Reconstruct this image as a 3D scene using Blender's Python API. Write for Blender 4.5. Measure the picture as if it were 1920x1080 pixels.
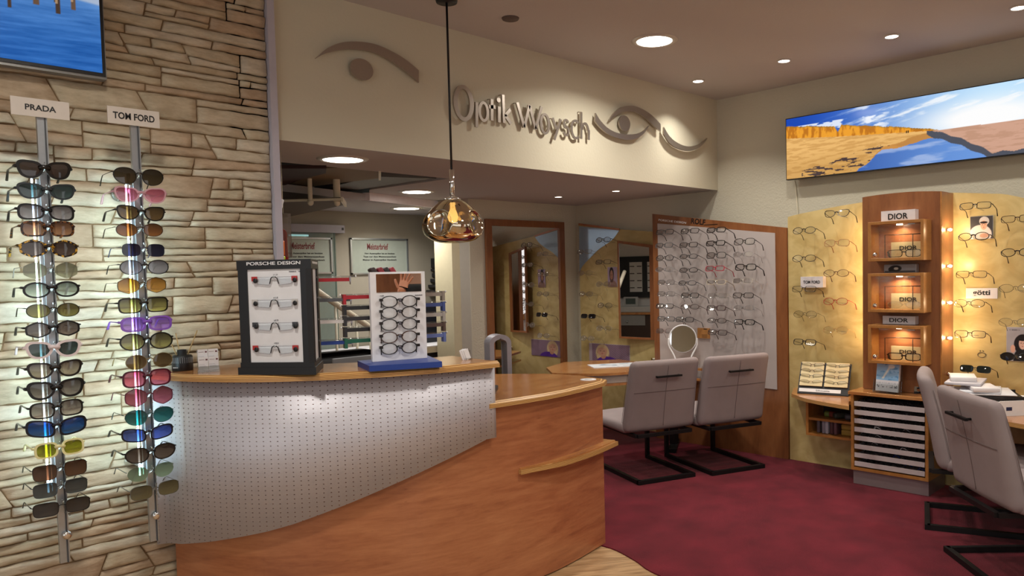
import bpy, bmesh, math, random
from mathutils import Vector, Matrix
import numpy as np
rnd = random.Random(7)
for o in list(bpy.data.objects): bpy.data.objects.remove(o)
S = bpy.context.scene
COL = S.collection

# ------------------------------------------------------------------ camera
YAW, PIT, ROL, FPX, CX, CY, EYE = 0.766497, 0.0448757, 0.0226792, 1427.6, 1075.3, 579.1, 1.35
def _axes():
    f = Vector((math.cos(YAW)*math.cos(PIT), math.sin(YAW)*math.cos(PIT), -math.sin(PIT)))
    r = Vector((math.sin(YAW), -math.cos(YAW), 0)); d = f.cross(r)
    return math.cos(ROL)*r+math.sin(ROL)*d, -math.sin(ROL)*r+math.cos(ROL)*d, f
AR, AD, AF = _axes()
CAM = Vector((0, 0, EYE))
cd = bpy.data.cameras.new('camera'); cam = bpy.data.objects.new('camera', cd); COL.objects.link(cam)
m = Matrix.Identity(4)
for i in range(3):
    m[i][0] = AR[i]; m[i][1] = -AD[i]; m[i][2] = -AF[i]; m[i][3] = CAM[i]
cam.matrix_world = m
cd.sensor_width = 36; cd.lens = FPX/1920*36; cd.shift_x = (960-CX)/1920; cd.shift_y = (CY-540)/1920
cd.clip_start = .05
S.camera = cam
# surveying helpers: where the sight line through a photo pixel meets a real plane of the shop
def ray(px, py): return AR*((px-CX)/FPX)+AD*((py-CY)/FPX)+AF
def on(ax, v, px, py):
    d = ray(px, py); return CAM+d*((v-CAM[ax])/d[ax])
def onX(x, px, py): return on(0, x, px, py)
def onY(y, px, py): return on(1, y, px, py)
def onZ(z, px, py): return on(2, z, px, py)
def onP(p0, n, px, py):
    d = ray(px, py); return CAM+d*((p0-CAM).dot(n)/d.dot(n))

# ------------------------------------------------------------------ world, exposure
S.view_settings.view_transform = 'Standard'; S.view_settings.look = 'None'
S.view_settings.exposure = -0.16; S.view_settings.gamma = 1.0; S.view_settings.use_curve_mapping = False
w = bpy.data.worlds.new('world'); S.world = w; w.use_nodes = True
w.node_tree.nodes['Background'].inputs[0].default_value = (.75, .85, 1, 1)
w.node_tree.nodes['Background'].inputs[1].default_value = .15

def area(name, loc, size, power, col, direc=(0, 0, -1), sy=None, spread=180, shape=None):
    l = bpy.data.lights.new(name, 'AREA'); l.energy = power; l.color = col; l.size = size
    l.shape = shape or ('RECTANGLE' if sy else 'DISK')
    if sy: l.size_y = sy
    l.spread = math.radians(spread)
    o = bpy.data.objects.new(name, l); COL.objects.link(o); o.location = loc
    o.rotation_euler = Vector(direc).to_track_quat('-Z', 'Y').to_euler()
    return o
def point(name, loc, power, col, r=.02):
    l = bpy.data.lights.new(name, 'POINT'); l.energy = power; l.color = col; l.shadow_soft_size = r
    o = bpy.data.objects.new(name, l); COL.objects.link(o); o.location = loc; return o
WARM = (1, .94, .84); NEUT = (1, .96, .91); COOL = (.60, .88, .96)
ZC, ZS, ZL = 2.69, 1.988, 1.93     # main ceiling, soffit over the opening, lab ceiling
XR, YW = 5.15, 3.35                # right wall, stone wall / bulkhead
# added cool fill lamps, no window modelled, behind and left of the viewer
area('added_left_fill', (-2.75, .4, 1.45), 4.2, 32, (.90, .95, 1), (1, 0, -.05), sy=1.9)
area('added_rear_fill', (1.2, -2.75, 1.4), 4.0, 27, (.94, .96, 1), (0, 1, -.05), sy=1.9)
BIG = [onZ(ZC, 1227, 76)]; SMALL = [onZ(ZC, 1470, 113), onZ(ZC, 1672, 67), onZ(ZC, 1309, 151), onZ(ZC, 1910, 13)]
SBIG = [onZ(ZS, 643, 298), onZ(ZS, 781, 359)]; SSM = [onZ(ZS, 1047, 368), onZ(ZS, 1155, 357)]; LB = onZ(ZL, 762, 390)
OUT = [Vector((2.3, 1.2, ZC)), Vector((.6, 2.1, ZC)), Vector((3.4, .2, ZC)), Vector((1, 0, ZC)), Vector((-.9, -.5, ZC))]  # last entry is an added unseen lamp that brightens the peach partition
for p in BIG+OUT: area('downlight_lamp', p-Vector((0, 0, .02)), .17, 15, WARM, spread=150)
for p in SMALL: area('spot_lamp', p-Vector((0, 0, .02)), .06, 4.2, WARM, spread=110)
for p in SBIG: area('downlight_lamp', p-Vector((0, 0, .02)), .17, 5, NEUT, spread=150)
for p in SSM: area('spot_lamp', p-Vector((0, 0, .02)), .06, 2.5, WARM, spread=110)
area('downlight_lamp', LB-Vector((0, 0, .02)), .17, 7, NEUT, spread=150)

# ------------------------------------------------------------------ materials
def lin(c):
    if isinstance(c, str): c = [int(c[i:i+2], 16)/255 for i in (0, 2, 4)]
    return tuple((x/12.92 if x <= .04045 else ((x+.055)/1.055)**2.4) for x in c[:3])
class NT:
    def __init__(s, name):
        s.m = bpy.data.materials.new(name); s.m.use_nodes = True; s.t = s.m.node_tree; s.b = s.t.nodes['Principled BSDF']; s.o = s.t.nodes['Material Output']
    def n(s, t, **k):
        x = s.t.nodes.new(t)
        for a, b in k.items():
            if a.startswith('i_'):
                key = a[2:]; key = int(key) if key.isdigit() else key.replace('_', ' ')
                x.inputs[key].default_value = b
            else: setattr(x, a, b)
        return x
    def l(s, a, b): s.t.links.new(a, b)
    def coord(s, scale=(1, 1, 1), rot=(0, 0, 0), kind='Object'):
        c = s.n('ShaderNodeTexCoord'); mp = s.n('ShaderNodeMapping'); s.l(c.outputs[kind], mp.inputs[0])
        mp.inputs['Scale'].default_value = scale; mp.inputs['Rotation'].default_value = rot; return mp.outputs[0]
    def bump(s, h, st, dist=.01):
        b = s.n('ShaderNodeBump'); b.inputs['Strength'].default_value = st; b.inputs['Distance'].default_value = dist
        s.l(h, b.inputs['Height']); s.l(b.outputs[0], s.b.inputs['Normal'])
_mc = {}
def plain(name, col, rough=.5, metal=0, noise=.06, nscale=30, bump=0, spec=None, alpha=None, emit=None, es=1, coat=0, trans=0):
    if name in _mc: return _mc[name]
    a = NT(name); c = lin(col); b = a.b
    b.inputs['Roughness'].default_value = rough; b.inputs['Metallic'].default_value = metal
    if spec is not None: b.inputs['Specular IOR Level'].default_value = spec
    if coat: b.inputs['Coat Weight'].default_value = coat
    if trans: b.inputs['Transmission Weight'].default_value = trans
    tx = a.n('ShaderNodeTexNoise'); tx.inputs['Scale'].default_value = nscale; tx.inputs['Detail'].default_value = 3
    a.l(a.coord(), tx.inputs['Vector'])
    mx = a.n('ShaderNodeMix', data_type='RGBA'); mx.inputs['A'].default_value = (*[x*(1-noise) for x in c], 1); mx.inputs['B'].default_value = (*[min(1, x*(1+noise)) for x in c], 1)
    a.l(tx.outputs['Fac'], mx.inputs['Factor']); a.l(mx.outputs['Result'], b.inputs['Base Color'])
    if bump: a.bump(tx.outputs['Fac'], bump)
    if alpha is not None: b.inputs['Alpha'].default_value = alpha
    if emit: b.inputs['Emission Color'].default_value = (*lin(emit), 1); b.inputs['Emission Strength'].default_value = es
    _mc[name] = a.m; return a.m
def wood(name, c1, c2, c3=None, scale=(1.2, 1.2, 9), rough=.32, coat=.25, bump=.03, blot=.5):
    if name in _mc: return _mc[name]
    a = NT(name)
    v = a.coord(scale)
    n1 = a.n('ShaderNodeTexNoise'); n1.inputs['Scale'].default_value = 1.6; n1.inputs['Detail'].default_value = 5; n1.inputs['Distortion'].default_value = 1.2; a.l(v, n1.inputs['Vector'])
    n2 = a.n('ShaderNodeTexNoise'); n2.inputs['Scale'].default_value = 9; n2.inputs['Detail'].default_value = 8; n2.inputs['Roughness'].default_value = .7; a.l(v, n2.inputs['Vector'])
    ad = a.n('ShaderNodeMath', operation='MULTIPLY_ADD'); a.l(n2.outputs['Fac'], ad.inputs[0]); ad.inputs[1].default_value = .45; 
    m2 = a.n('ShaderNodeMath', operation='MULTIPLY'); a.l(n1.outputs['Fac'], m2.inputs[0]); m2.inputs[1].default_value = .6; a.l(m2.outputs[0], ad.inputs[2])
    r = a.n('ShaderNodeValToRGB'); e = r.color_ramp.elements; e[0].position = .36; e[0].color = (*lin(c1), 1); e[1].position = .68; e[1].color = (*lin(c2), 1)
    x = e.new(.5); x.color = (*lin(c3 or [(p+q)/2 for p, q in zip(hexf(c1), hexf(c2))]), 1)
    a.l(ad.outputs[0], r.inputs[0])
    # scattered small dark flecks of the veneer
    vf = a.coord((scale[0]*4, scale[1]*4, scale[2]*3)); n3 = a.n('ShaderNodeTexNoise'); n3.inputs['Scale'].default_value = 5; n3.inputs['Detail'].default_value = 2; a.l(vf, n3.inputs['Vector'])
    r3 = a.n('ShaderNodeValToRGB'); r3.color_ramp.elements[0].position = .68; r3.color_ramp.elements[0].color = (1, 1, 1, 1); r3.color_ramp.elements[1].position = .8; r3.color_ramp.elements[1].color = (.55, .5, .45, 1); a.l(n3.outputs['Fac'], r3.inputs[0])
    mx = a.n('ShaderNodeMix', data_type='RGBA', blend_type='MULTIPLY'); mx.inputs['Factor'].default_value = blot; a.l(r.outputs[0], mx.inputs['A']); a.l(r3.outputs[0], mx.inputs['B'])
    a.l(mx.outputs['Result'], a.b.inputs['Base Color'])
    a.b.inputs['Roughness'].default_value = rough; a.b.inputs['Coat Weight'].default_value = coat; a.b.inputs['Coat Roughness'].default_value = .2
    a.bump(n2.outputs['Fac'], bump); _mc[name] = a.m; return a.m
def hexf(c): return [int(c[i:i+2], 16)/255 for i in (0, 2, 4)] if isinstance(c, str) else list(c)
def ply(name, scale=90):
    a = NT(name); v = a.coord((1, 1, 1)); sp = a.n('ShaderNodeSeparateXYZ'); a.l(v, sp.inputs[0])
    nz = a.n('ShaderNodeTexNoise'); nz.inputs['Scale'].default_value = 9; a.l(v, nz.inputs['Vector'])
    q = a.n('ShaderNodeMath', operation='MULTIPLY_ADD'); a.l(nz.outputs['Fac'], q.inputs[0]); q.inputs[1].default_value = .006; a.l(sp.outputs['Z'], q.inputs[2])
    s = a.n('ShaderNodeMath', operation='MULTIPLY'); a.l(q.outputs[0], s.inputs[0]); s.inputs[1].default_value = scale*12
    si = a.n('ShaderNodeMath', operation='SINE'); a.l(s.outputs[0], si.inputs[0])
    r = a.n('ShaderNodeValToRGB'); r.color_ramp.elements[0].position = .1; r.color_ramp.elements[0].color = (*lin('a06f3c'), 1); r.color_ramp.elements[1].position = .75; r.color_ramp.elements[1].color = (*lin('e0b877'), 1)
    a.l(si.outputs[0], r.inputs[0]); a.l(r.outputs[0], a.b.inputs['Base Color']); a.b.inputs['Roughness'].default_value = .35; return a.m
def clear(name, tint='ffffff', gloss=.08, rough=.02, fac=None):
    """thin clear or tinted sheet: passes light through, reflects a little"""
    if name in _mc: return _mc[name]
    a = NT(name); t = a.n('ShaderNodeBsdfTransparent'); t.inputs[0].default_value = (*lin(tint), 1)
    g = a.n('ShaderNodeBsdfGlossy'); g.inputs['Roughness'].default_value = rough
    lw = a.n('ShaderNodeLayerWeight'); lw.inputs['Blend'].default_value = .35
    ma = a.n('ShaderNodeMath', operation='MULTIPLY_ADD'); a.l(lw.outputs['Fresnel'], ma.inputs[0]); ma.inputs[1].default_value = .5; ma.inputs[2].default_value = gloss
    mx = a.n('ShaderNodeMixShader'); a.l(ma.outputs[0], mx.inputs[0]); a.l(t.outputs[0], mx.inputs[1]); a.l(g.outputs[0], mx.inputs[2])
    a.l(mx.outputs[0], a.o.inputs[0]); _mc[name] = a.m; return a.m
def lens_mat(c1, c2=None, alpha=.0):
    key = 'lens_'+c1+(c2 or ''); 
    if key in _mc: return _mc[key]
    a = NT(key)
    g = a.n('ShaderNodeTexCoord'); sp = a.n('ShaderNodeSeparateXYZ'); a.l(g.outputs['Generated'], sp.inputs[0])
    mx = a.n('ShaderNodeMix', data_type='RGBA'); a.l(sp.outputs['Z'], mx.inputs['Factor']); mx.inputs['A'].default_value = (*[min(.95, q*1.75+.02) for q in lin(c2 or c1)], 1); mx.inputs['B'].default_value = (*[min(.95, q*1.5+.01) for q in lin(c1)], 1)
    t = a.n('ShaderNodeBsdfTransparent'); a.l(mx.outputs['Result'], t.inputs[0])
    gl = a.n('ShaderNodeBsdfGlossy'); gl.inputs['Roughness'].default_value = .03
    df = a.n('ShaderNodeBsdfDiffuse'); a.l(mx.outputs['Result'], df.inputs[0])
    m1 = a.n('ShaderNodeMixShader'); m1.inputs[0].default_value = .22; a.l(t.outputs[0], m1.inputs[1]); a.l(df.outputs[0], m1.inputs[2])
    m2 = a.n('ShaderNodeMixShader'); m2.inputs[0].default_value = .07; a.l(m1.outputs[0], m2.inputs[1]); a.l(gl.outputs[0], m2.inputs[2])
    a.l(m2.outputs[0], a.o.inputs[0]); _mc[key] = a.m; return a.m
def emit(name, col, s):
    if name in _mc: return _mc[name]
    a = NT(name); e = a.n('ShaderNodeEmission'); e.inputs[0].default_value = (*lin(col), 1); e.inputs[1].default_value = s
    a.l(e.outputs[0], a.o.inputs[0]); _mc[name] = a.m; return a.m
def plaster(name, col, bump=.25, scale=60):
    if name in _mc: return _mc[name]
    a = NT(name); v = a.coord(); n = a.n('ShaderNodeTexNoise'); n.inputs['Scale'].default_value = scale; n.inputs['Detail'].default_value = 4; a.l(v, n.inputs['Vector'])
    c = lin(col); n2 = a.n('ShaderNodeTexNoise'); n2.inputs['Scale'].default_value = 1.5; a.l(v, n2.inputs['Vector'])
    mx = a.n('ShaderNodeMix', data_type='RGBA'); mx.inputs['A'].default_value = (*[x*.96 for x in c], 1); mx.inputs['B'].default_value = (*[x*1.04 for x in c], 1)
    a.l(n2.outputs['Fac'], mx.inputs['Factor']); a.l(mx.outputs['Result'], a.b.inputs['Base Color']); a.b.inputs['Roughness'].default_value = .9; a.b.inputs['Specular IOR Level'].default_value = .2
    a.bump(n.outputs['Fac'], bump, .006); _mc[name] = a.m; return a.m
def vcol(name, rough=.6, es=0, spec=.3):
    if name in _mc: return _mc[name]
    a = NT(name); at = a.n('ShaderNodeAttribute'); at.attribute_name = 'Col'
    if es:
        e = a.n('ShaderNodeEmission'); e.inputs[1].default_value = es; a.l(at.outputs['Color'], e.inputs[0])
        g = a.n('ShaderNodeBsdfGlossy'); g.inputs['Roughness'].default_value = .12; g.inputs[0].default_value = (.03, .03, .03, 1); ad = a.n('ShaderNodeAddShader')
        a.l(e.outputs[0], ad.inputs[0]); a.l(g.outputs[0], ad.inputs[1]); a.l(ad.outputs[0], a.o.inputs[0])
    else:
        a.l(at.outputs['Color'], a.b.inputs['Base Color']); a.b.inputs['Roughness'].default_value = rough; a.b.inputs['Specular IOR Level'].default_value = spec
    _mc[name] = a.m; return a.m
M = {}
M['cream'] = plaster('cream_plaster', 'd2ccb8', .18)
M['cream2'] = plaster('rough_cream_plaster', 'cfcab8', .6, 90)
M['ceil'] = plaster('ceiling_paint', 'c4bfbe', .25, 110)
M['soff'] = plaster('soffit_paint', 'b8b3b3', .1, 110)
M['greige'] = plaster('grey_plaster', 'a9a292', .05)
M['pear'] = wood('pear_veneer', '94583a', 'ba7c54', 'a96a46')
M['pearv'] = wood('pear_veneer_upright', '74462a', '94603a', '865432', scale=(4, 4, .8))
M['top'] = wood('pear_worktop', '9c6238', 'c08a54', 'af7644', scale=(1.2, 6, 4), rough=.22, coat=.5, blot=.25)
M['edge'] = ply('beech_multiplex_edge')
M['oakbox'] = wood('honey_veneer', '9a6633', 'bb8548', 'ab7439', scale=(5, 2, 5), rough=.4)
M['black'] = plain('satin_black', '141417', .4)
M['blackm'] = plain('black_powder_coat', '121113', .5, .3)
M['white'] = plain('white_gloss', 'ececee', .3, noise=.02)
M['paper'] = plain('white_paper', 'e2e1e4', .8, noise=.03)
M['alu'] = plain('brushed_aluminium', 'b3b9be', .32, .85, nscale=80)
M['alug'] = plain('grey_anodised', '9a97a0', .45, .35)
M['chrome'] = plain('polished_chrome', 'e8e6e3', .06, 1, noise=.01)
M['suede'] = plain('grey_suede', '948888', .95, noise=.10, nscale=9, bump=.12, spec=.15)
M['seam'] = plain('seam_thread', '6b5c5a', .9)
M['acrylic'] = clear('clear_acrylic', 'f4f6f6', .08)
M['mirror'] = plain('silvered_glass', 'f2f2f2', .01, 1, noise=.0)
M['ivory'] = plain('ivory_paint', 'e6dfc8', .4)
M['redtape'] = plain('red_plastic', 'b01820', .35)

# ------------------------------------------------------------------ mesh builder
class MB:
    def __init__(s): s.v = []; s.f = []; s.mi = []; s.mats = []; s.sm = []
    def _m(s, mat):
        if mat not in s.mats: s.mats.append(mat)
        return s.mats.index(mat)
    def add(s, vs, fs, mat, smooth=False):
        b = len(s.v); s.v += [tuple(v) for v in vs]; k = s._m(mat)
        for f in fs: s.f.append([b+i for i in f]); s.mi.append(k); s.sm.append(smooth)
    def box(s, c, d, mat, M4=None):
        x, y, z = [q/2 for q in d]; vs = [Vector((c[0]+i*x, c[1]+j*y, c[2]+k*z)) for i in (-1, 1) for j in (-1, 1) for k in (-1, 1)]
        if M4: vs = [M4@v for v in vs]
        s.add(vs, [(0, 1, 3, 2), (4, 6, 7, 5), (0, 4, 5, 1), (2, 3, 7, 6), (0, 2, 6, 4), (1, 5, 7, 3)], mat)
    def box2(s, a, b, mat): s.box([(p+q)/2 for p, q in zip(a, b)], [abs(q-p) for p, q in zip(a, b)], mat)
    def prism(s, pts, z0, z1, mat, top=None):
        n = len(pts); vs = [(p[0], p[1], z0) for p in pts]+[(p[0], p[1], z1) for p in pts]
        s.add(vs, [(i, (i+1) % n, n+(i+1) % n, n+i) for i in range(n)], mat)
        s.add(vs, [tuple(range(n, 2*n)), tuple(reversed(range(n)))], top or mat)
    def slab(s, pts, off, mat, back=None):
        """planar polygon given by 3D points, thickened by vector off"""
        n = len(pts); off = Vector(off); P = [Vector(p) for p in pts]; vs = P+[p+off for p in P]
        s.add(vs, [tuple(range(n)), tuple(reversed(range(n, 2*n)))]+[(i, n+i, n+(i+1) % n, (i+1) % n) for i in range(n)], mat)
    def tube(s, pts, r, mat, n=8, cap=True, closed=False, flat=None):
        P = [Vector(p) for p in pts]; rings = []; L = len(P); up = Vector((0, 0, 1)); prev = None
        for i, p in enumerate(P):
            if closed: t = (P[(i+1) % L]-P[i-1])
            else: t = (P[min(i+1, L-1)]-P[max(i-1, 0)])
            t.normalize()
            if prev is None:
                a = t.cross(up)
                if a.length < .01: a = t.cross(Vector((1, 0, 0)))
                a.normalize()
            else:
                a = prev-t*prev.dot(t); a.normalize()
            prev = a; b = t.cross(a); rr = r[i] if isinstance(r, (list, tuple)) else r
            rings.append([p+(a*math.cos(2*math.pi*k/n)+b*math.sin(2*math.pi*k/n)*(flat or 1))*rr for k in range(n)])
        vs = [q for g in rings for q in g]; fs = []
        for i in range(L if closed else L-1):
            j = (i+1) % L
            fs += [(i*n+k, i*n+(k+1) % n, j*n+(k+1) % n, j*n+k) for k in range(n)]
        if cap and not closed: fs += [tuple(reversed(range(n))), tuple(range((L-1)*n, L*n))]
        s.add(vs, fs, mat, True)
    def bar(s, a, b, w, h, mat, up=(0, 0, 1)):
        a = Vector(a); b = Vector(b); t = (b-a); L = t.length; t.normalize(); u = Vector(up); x = t.cross(u)
        if x.length < .01: x = t.cross(Vector((1, 0, 0)))
        x.normalize(); u = x.cross(t)
        vs = [p+x*(i*w/2)+u*(j*h/2) for p in (a, b) for i, j in ((-1, -1), (1, -1), (1, 1), (-1, 1))]
        s.add(vs, [(3, 2, 1, 0), (4, 5, 6, 7), (0, 1, 5, 4), (1, 2, 6, 5), (2, 3, 7, 6), (3, 0, 4, 7)], mat)
    def lathe(s, prof, c, mat, n=24, axis=None, smooth=True, cap=True):
        Q = Vector((0, 0, 1)).rotation_difference(Vector(axis)) if axis else None; c = Vector(c); vs = []
        for r, z in prof:
            for k in range(n):
                v = Vector((r*math.cos(2*math.pi*k/n), r*math.sin(2*math.pi*k/n), z)); vs.append(c+(Q@v if Q else v))
        fs = [(i*n+k, i*n+(k+1) % n, (i+1)*n+(k+1) % n, (i+1)*n+k) for i in range(len(prof)-1) for k in range(n)]
        if cap: fs += [tuple(reversed(range(n))), tuple(range((len(prof)-1)*n, len(prof)*n))]
        s.add(vs, fs, mat, smooth)
    def mesh(s, name):
        me = bpy.data.meshes.new(name); me.from_pydata(s.v, [], s.f)
        for mt in s.mats: me.materials.append(mt)
        me.polygons.foreach_set('material_index', s.mi); me.polygons.foreach_set('use_smooth', s.sm); me.update()
        return me
    def build(s, name, parent=None, M4=None, bevel=0):
        o = bpy.data.objects.new(name, s.mesh(name)); COL.objects.link(o)
        if parent: o.parent = parent
        if M4: o.matrix_local = M4
        if bevel:
            b = o.modifiers.new('b', 'BEVEL'); b.width = bevel; b.segments = 2; b.limit_method = 'ANGLE'
        return o
def tag(o, label, cat, group=None, kind=None):
    o['label'] = label; o['category'] = cat
    if len(label.split()) > 16: print('LONG', len(label.split()), label)
    if group: o['group'] = group
    if kind: o['kind'] = kind
    return o
def thing(name, label, cat, loc=(0, 0, 0), rz=0, group=None, M4=None):
    o = bpy.data.objects.new(name, None); COL.objects.link(o); o.empty_display_size = .05
    if M4: o.matrix_world = M4
    else: o.location = loc; o.rotation_euler = (0, 0, rz)
    return tag(o, label, cat, group)
def struct(mb, name, **k):
    o = mb.build(name, **k); o['kind'] = 'structure'; return o
def T(*v): return Matrix.Translation(v)
def RZ(a): return Matrix.Rotation(a, 4, 'Z')
def RX(a): return Matrix.Rotation(a, 4, 'X')
def RY(a): return Matrix.Rotation(a, 4, 'Y')
def smooth_curve(P, n=8):
    P = [Vector(p) for p in P]; Q = [2*P[0]-P[1]]+P+[2*P[-1]-P[-2]]; out = []
    for i in range(1, len(Q)-2):
        for k in range(n):
            t = k/n; a, b, c, d = Q[i-1:i+3]
            out.append(.5*((2*b)+(c-a)*t+(2*a-5*b+4*c-d)*t*t+(3*b-a-3*c+d)*t**3))
    out.append(P[-1]); return out
def rbox(w, d, h, r, seg, mat, name, parent, fn=None, M4=None, sub=(1, 1, 1)):
    """rounded box centred at origin; fn bends its vertices"""
    bm = bmesh.new(); bmesh.ops.create_cube(bm, size=1)
    for v in bm.verts: v.co = Vector((v.co.x*w, v.co.y*d, v.co.z*h))
    bmesh.ops.bevel(bm, geom=list(bm.edges), offset=r, segments=seg, affect='EDGES', profile=.5)
    if fn:
        for ax, cnt, L in ((0, sub[0], w), (2, sub[2], h)):
            for k in range(1, cnt):
                x = -L/2+L*k/cnt; no = [0, 0, 0]; no[ax] = 1; co = [0, 0, 0]; co[ax] = x
                bmesh.ops.bisect_plane(bm, geom=list(bm.verts)+list(bm.edges)+list(bm.faces), plane_co=co, plane_no=no)
        for v in bm.verts: v.co = fn(v.co)
    bmesh.ops.recalc_face_normals(bm, faces=bm.faces)
    me = bpy.data.meshes.new(name); bm.to_mesh(me); bm.free(); me.materials.append(mat)
    for p in me.polygons: p.use_smooth = True
    o = bpy.data.objects.new(name, me); COL.objects.link(o); o.parent = parent
    if M4: o.matrix_local = M4
    return o
def text_mesh(body, W, H, mat, ext=.0008, name='lettering', bold=0, sx=None):
    """letters in the XZ plane, centred, front towards -Y"""
    cu = bpy.data.curves.new('t', 'FONT'); cu.body = body; cu.size = 1; cu.extrude = .5; cu.align_x = 'CENTER'; cu.align_y = 'CENTER'; cu.resolution_u = 3
    cu.offset = bold
    ob = bpy.data.objects.new('t', cu); COL.objects.link(ob)
    bpy.context.view_layer.update(); dg = bpy.context.evaluated_depsgraph_get()
    me = bpy.data.meshes.new_from_object(ob.evaluated_get(dg)); bpy.data.objects.remove(ob)
    X = [v.co.x for v in me.vertices]; Y = [v.co.y for v in me.vertices]
    x0, x1, y0, y1 = min(X), max(X), min(Y), max(Y); 
    for v in me.vertices:
        x, y, z = v.co; v.co = ((x-(x0+x1)/2)/(x1-x0)*W, -z*2*ext, (y-(y0+y1)/2)/(y1-y0)*H)
    me.materials.clear(); me.materials.append(mat); me.name = name; return me
def put(me, name, parent, M4):
    o = bpy.data.objects.new(name, me); COL.objects.link(o); o.parent = parent; o.matrix_local = M4; return o
def paint(w, h, nx, ny, fn, mat, name, parent=None, M4=None, thick=.001, backmat=None):
    """flat picture in the XZ plane facing -Y, origin at its centre; fn(u,v)->sRGB arrays, u right, v up"""
    u, v = np.meshgrid(np.linspace(0, 1, nx+1), np.linspace(0, 1, ny+1))
    c = np.clip(np.stack(fn(u, v), -1), 0, 1).reshape(-1, 3)
    c = np.where(c <= .04045, c/12.92, ((c+.055)/1.055)**2.4)
    vs = np.stack([(u-.5)*w, u*0, (v-.5)*h], -1).reshape(-1, 3)
    i = np.arange(nx)[None, :]+(nx+1)*np.arange(ny)[:, None]; i = i.reshape(-1)
    fs = np.stack([i, i+1, i+nx+2, i+nx+1], -1)
    me = bpy.data.meshes.new(name); me.from_pydata(vs.tolist(), [], fs.tolist())
    ca = me.color_attributes.new('Col', 'FLOAT_COLOR', 'POINT'); ca.data.foreach_set('color', np.hstack([c, np.ones((len(c), 1))]).astype(np.float32).ravel())
    me.materials.append(mat); me.update()
    o = bpy.data.objects.new(name, me); COL.objects.link(o)
    if parent: o.parent = parent
    if M4: o.matrix_local = M4
    return o
def sstep(a, b, x):
    t = np.clip((x-a)/(b-a+1e-9), 0, 1); return t*t*(3-2*t)
def fbm(x, y, seed=0, octv=5):
    r = np.random.RandomState(seed); out = np.zeros_like(x); amp = .5
    for o in range(octv):
        g = r.rand(64, 64); X = x*2**o; Y = y*2**o; xi = np.floor(X).astype(int); yi = np.floor(Y).astype(int); fx = X-xi; fy = Y-yi
        fx = fx*fx*(3-2*fx); fy = fy*fy*(3-2*fy); a = g[yi % 64, xi % 64]; b = g[yi % 64, (xi+1) % 64]; c = g[(yi+1) % 64, xi % 64]; d = g[(yi+1) % 64, (xi+1) % 64]
        out += amp*((a*(1-fx)+b*fx)*(1-fy)+(c*(1-fx)+d*fx)*fy); amp *= .5
    return out
def lay(base, mask, col):
    c = hexf(col); return tuple(b*(1-mask)+k*mask for b, k in zip(base, c))

# ------------------------------------------------------------------ the setting
X0, Y0 = -3.0, -3.0
mb = MB(); 
wf = NT('oak_planks'); v = wf.coord((1, 1, 1), (0, 0, .6)); br = wf.n('ShaderNodeTexBrick'); br.offset = .5
br.inputs['Scale'].default_value = 1; br.inputs['Brick Width'].default_value = 1.3; br.inputs['Row Height'].default_value = .19; br.inputs['Mortar Size'].default_value = .0015
br.inputs['Color1'].default_value = (*lin('c3a27a'), 1); br.inputs['Color2'].default_value = (*lin('b08c64'), 1); br.inputs['Mortar'].default_value = (*lin('6b4f36'), 1); wf.l(v, br.inputs['Vector'])
n = wf.n('ShaderNodeTexNoise'); n.inputs['Scale'].default_value = 3; n.inputs['Detail'].default_value = 8; n.inputs['Distortion'].default_value = 1.5
mp = wf.n('ShaderNodeMapping'); mp.inputs['Scale'].default_value = (1, 9, 1); wf.l(v, mp.inputs[0]); wf.l(mp.outputs[0], n.inputs['Vector'])
mx = wf.n('ShaderNodeMix', data_type='RGBA', blend_type='MULTIPLY'); mx.inputs['Factor'].default_value = .8; wf.l(br.outputs[0], mx.inputs['A'])
rp = wf.n('ShaderNodeValToRGB'); rp.color_ramp.elements[0].position = .35; rp.color_ramp.elements[0].color = (.45, .38, .3, 1); rp.color_ramp.elements[1].position = .65; rp.color_ramp.elements[1].color = (1, 1, 1, 1); wf.l(n.outputs['Fac'], rp.inputs[0]); wf.l(rp.outputs[0], mx.inputs['B'])
wf.l(mx.outputs['Result'], wf.b.inputs['Base Color']); wf.b.inputs['Roughness'].default_value = .4
mb.box2((X0, Y0, -.1), (5.6, 6.2, -.006), wf.m); struct(mb, 'floor')
ca = NT('red_carpet'); v = ca.coord(); n = ca.n('ShaderNodeTexNoise'); n.inputs['Scale'].default_value = 260; n.inputs['Detail'].default_value = 2; ca.l(v, n.inputs['Vector'])
n2 = ca.n('ShaderNodeTexNoise'); n2.inputs['Scale'].default_value = 5; n2.inputs['Detail'].default_value = 5; ca.l(v, n2.inputs['Vector'])
ad = ca.n('ShaderNodeMath', operation='MULTIPLY_ADD'); ca.l(n.outputs['Fac'], ad.inputs[0]); ad.inputs[1].default_value = .55; m2 = ca.n('ShaderNodeMath', operation='MULTIPLY'); ca.l(n2.outputs['Fac'], m2.inputs[0]); m2.inputs[1].default_value = .5; ca.l(m2.outputs[0], ad.inputs[2])
rp = ca.n('ShaderNodeValToRGB'); rp.color_ramp.elements[0].position = .35; rp.color_ramp.elements[0].color = (*lin('480e1a'), 1); rp.color_ramp.elements[1].position = .7; rp.color_ramp.elements[1].color = (*lin('741e2c'), 1); ca.l(ad.outputs[0], rp.inputs[0])
ca.l(rp.outputs[0], ca.b.inputs['Base Color']); ca.b.inputs['Roughness'].default_value = 1; ca.b.inputs['Specular IOR Level'].default_value = .05; ca.b.inputs['Sheen Weight'].default_value = .1; ca.bump(n.outputs['Fac'], .6, .004)
mb = MB()
edge = [onZ(0, 1128, 1022), onZ(0, 1155, 1031), onZ(0, 1190, 1050), onZ(0, 1240, 1080)]
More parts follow.
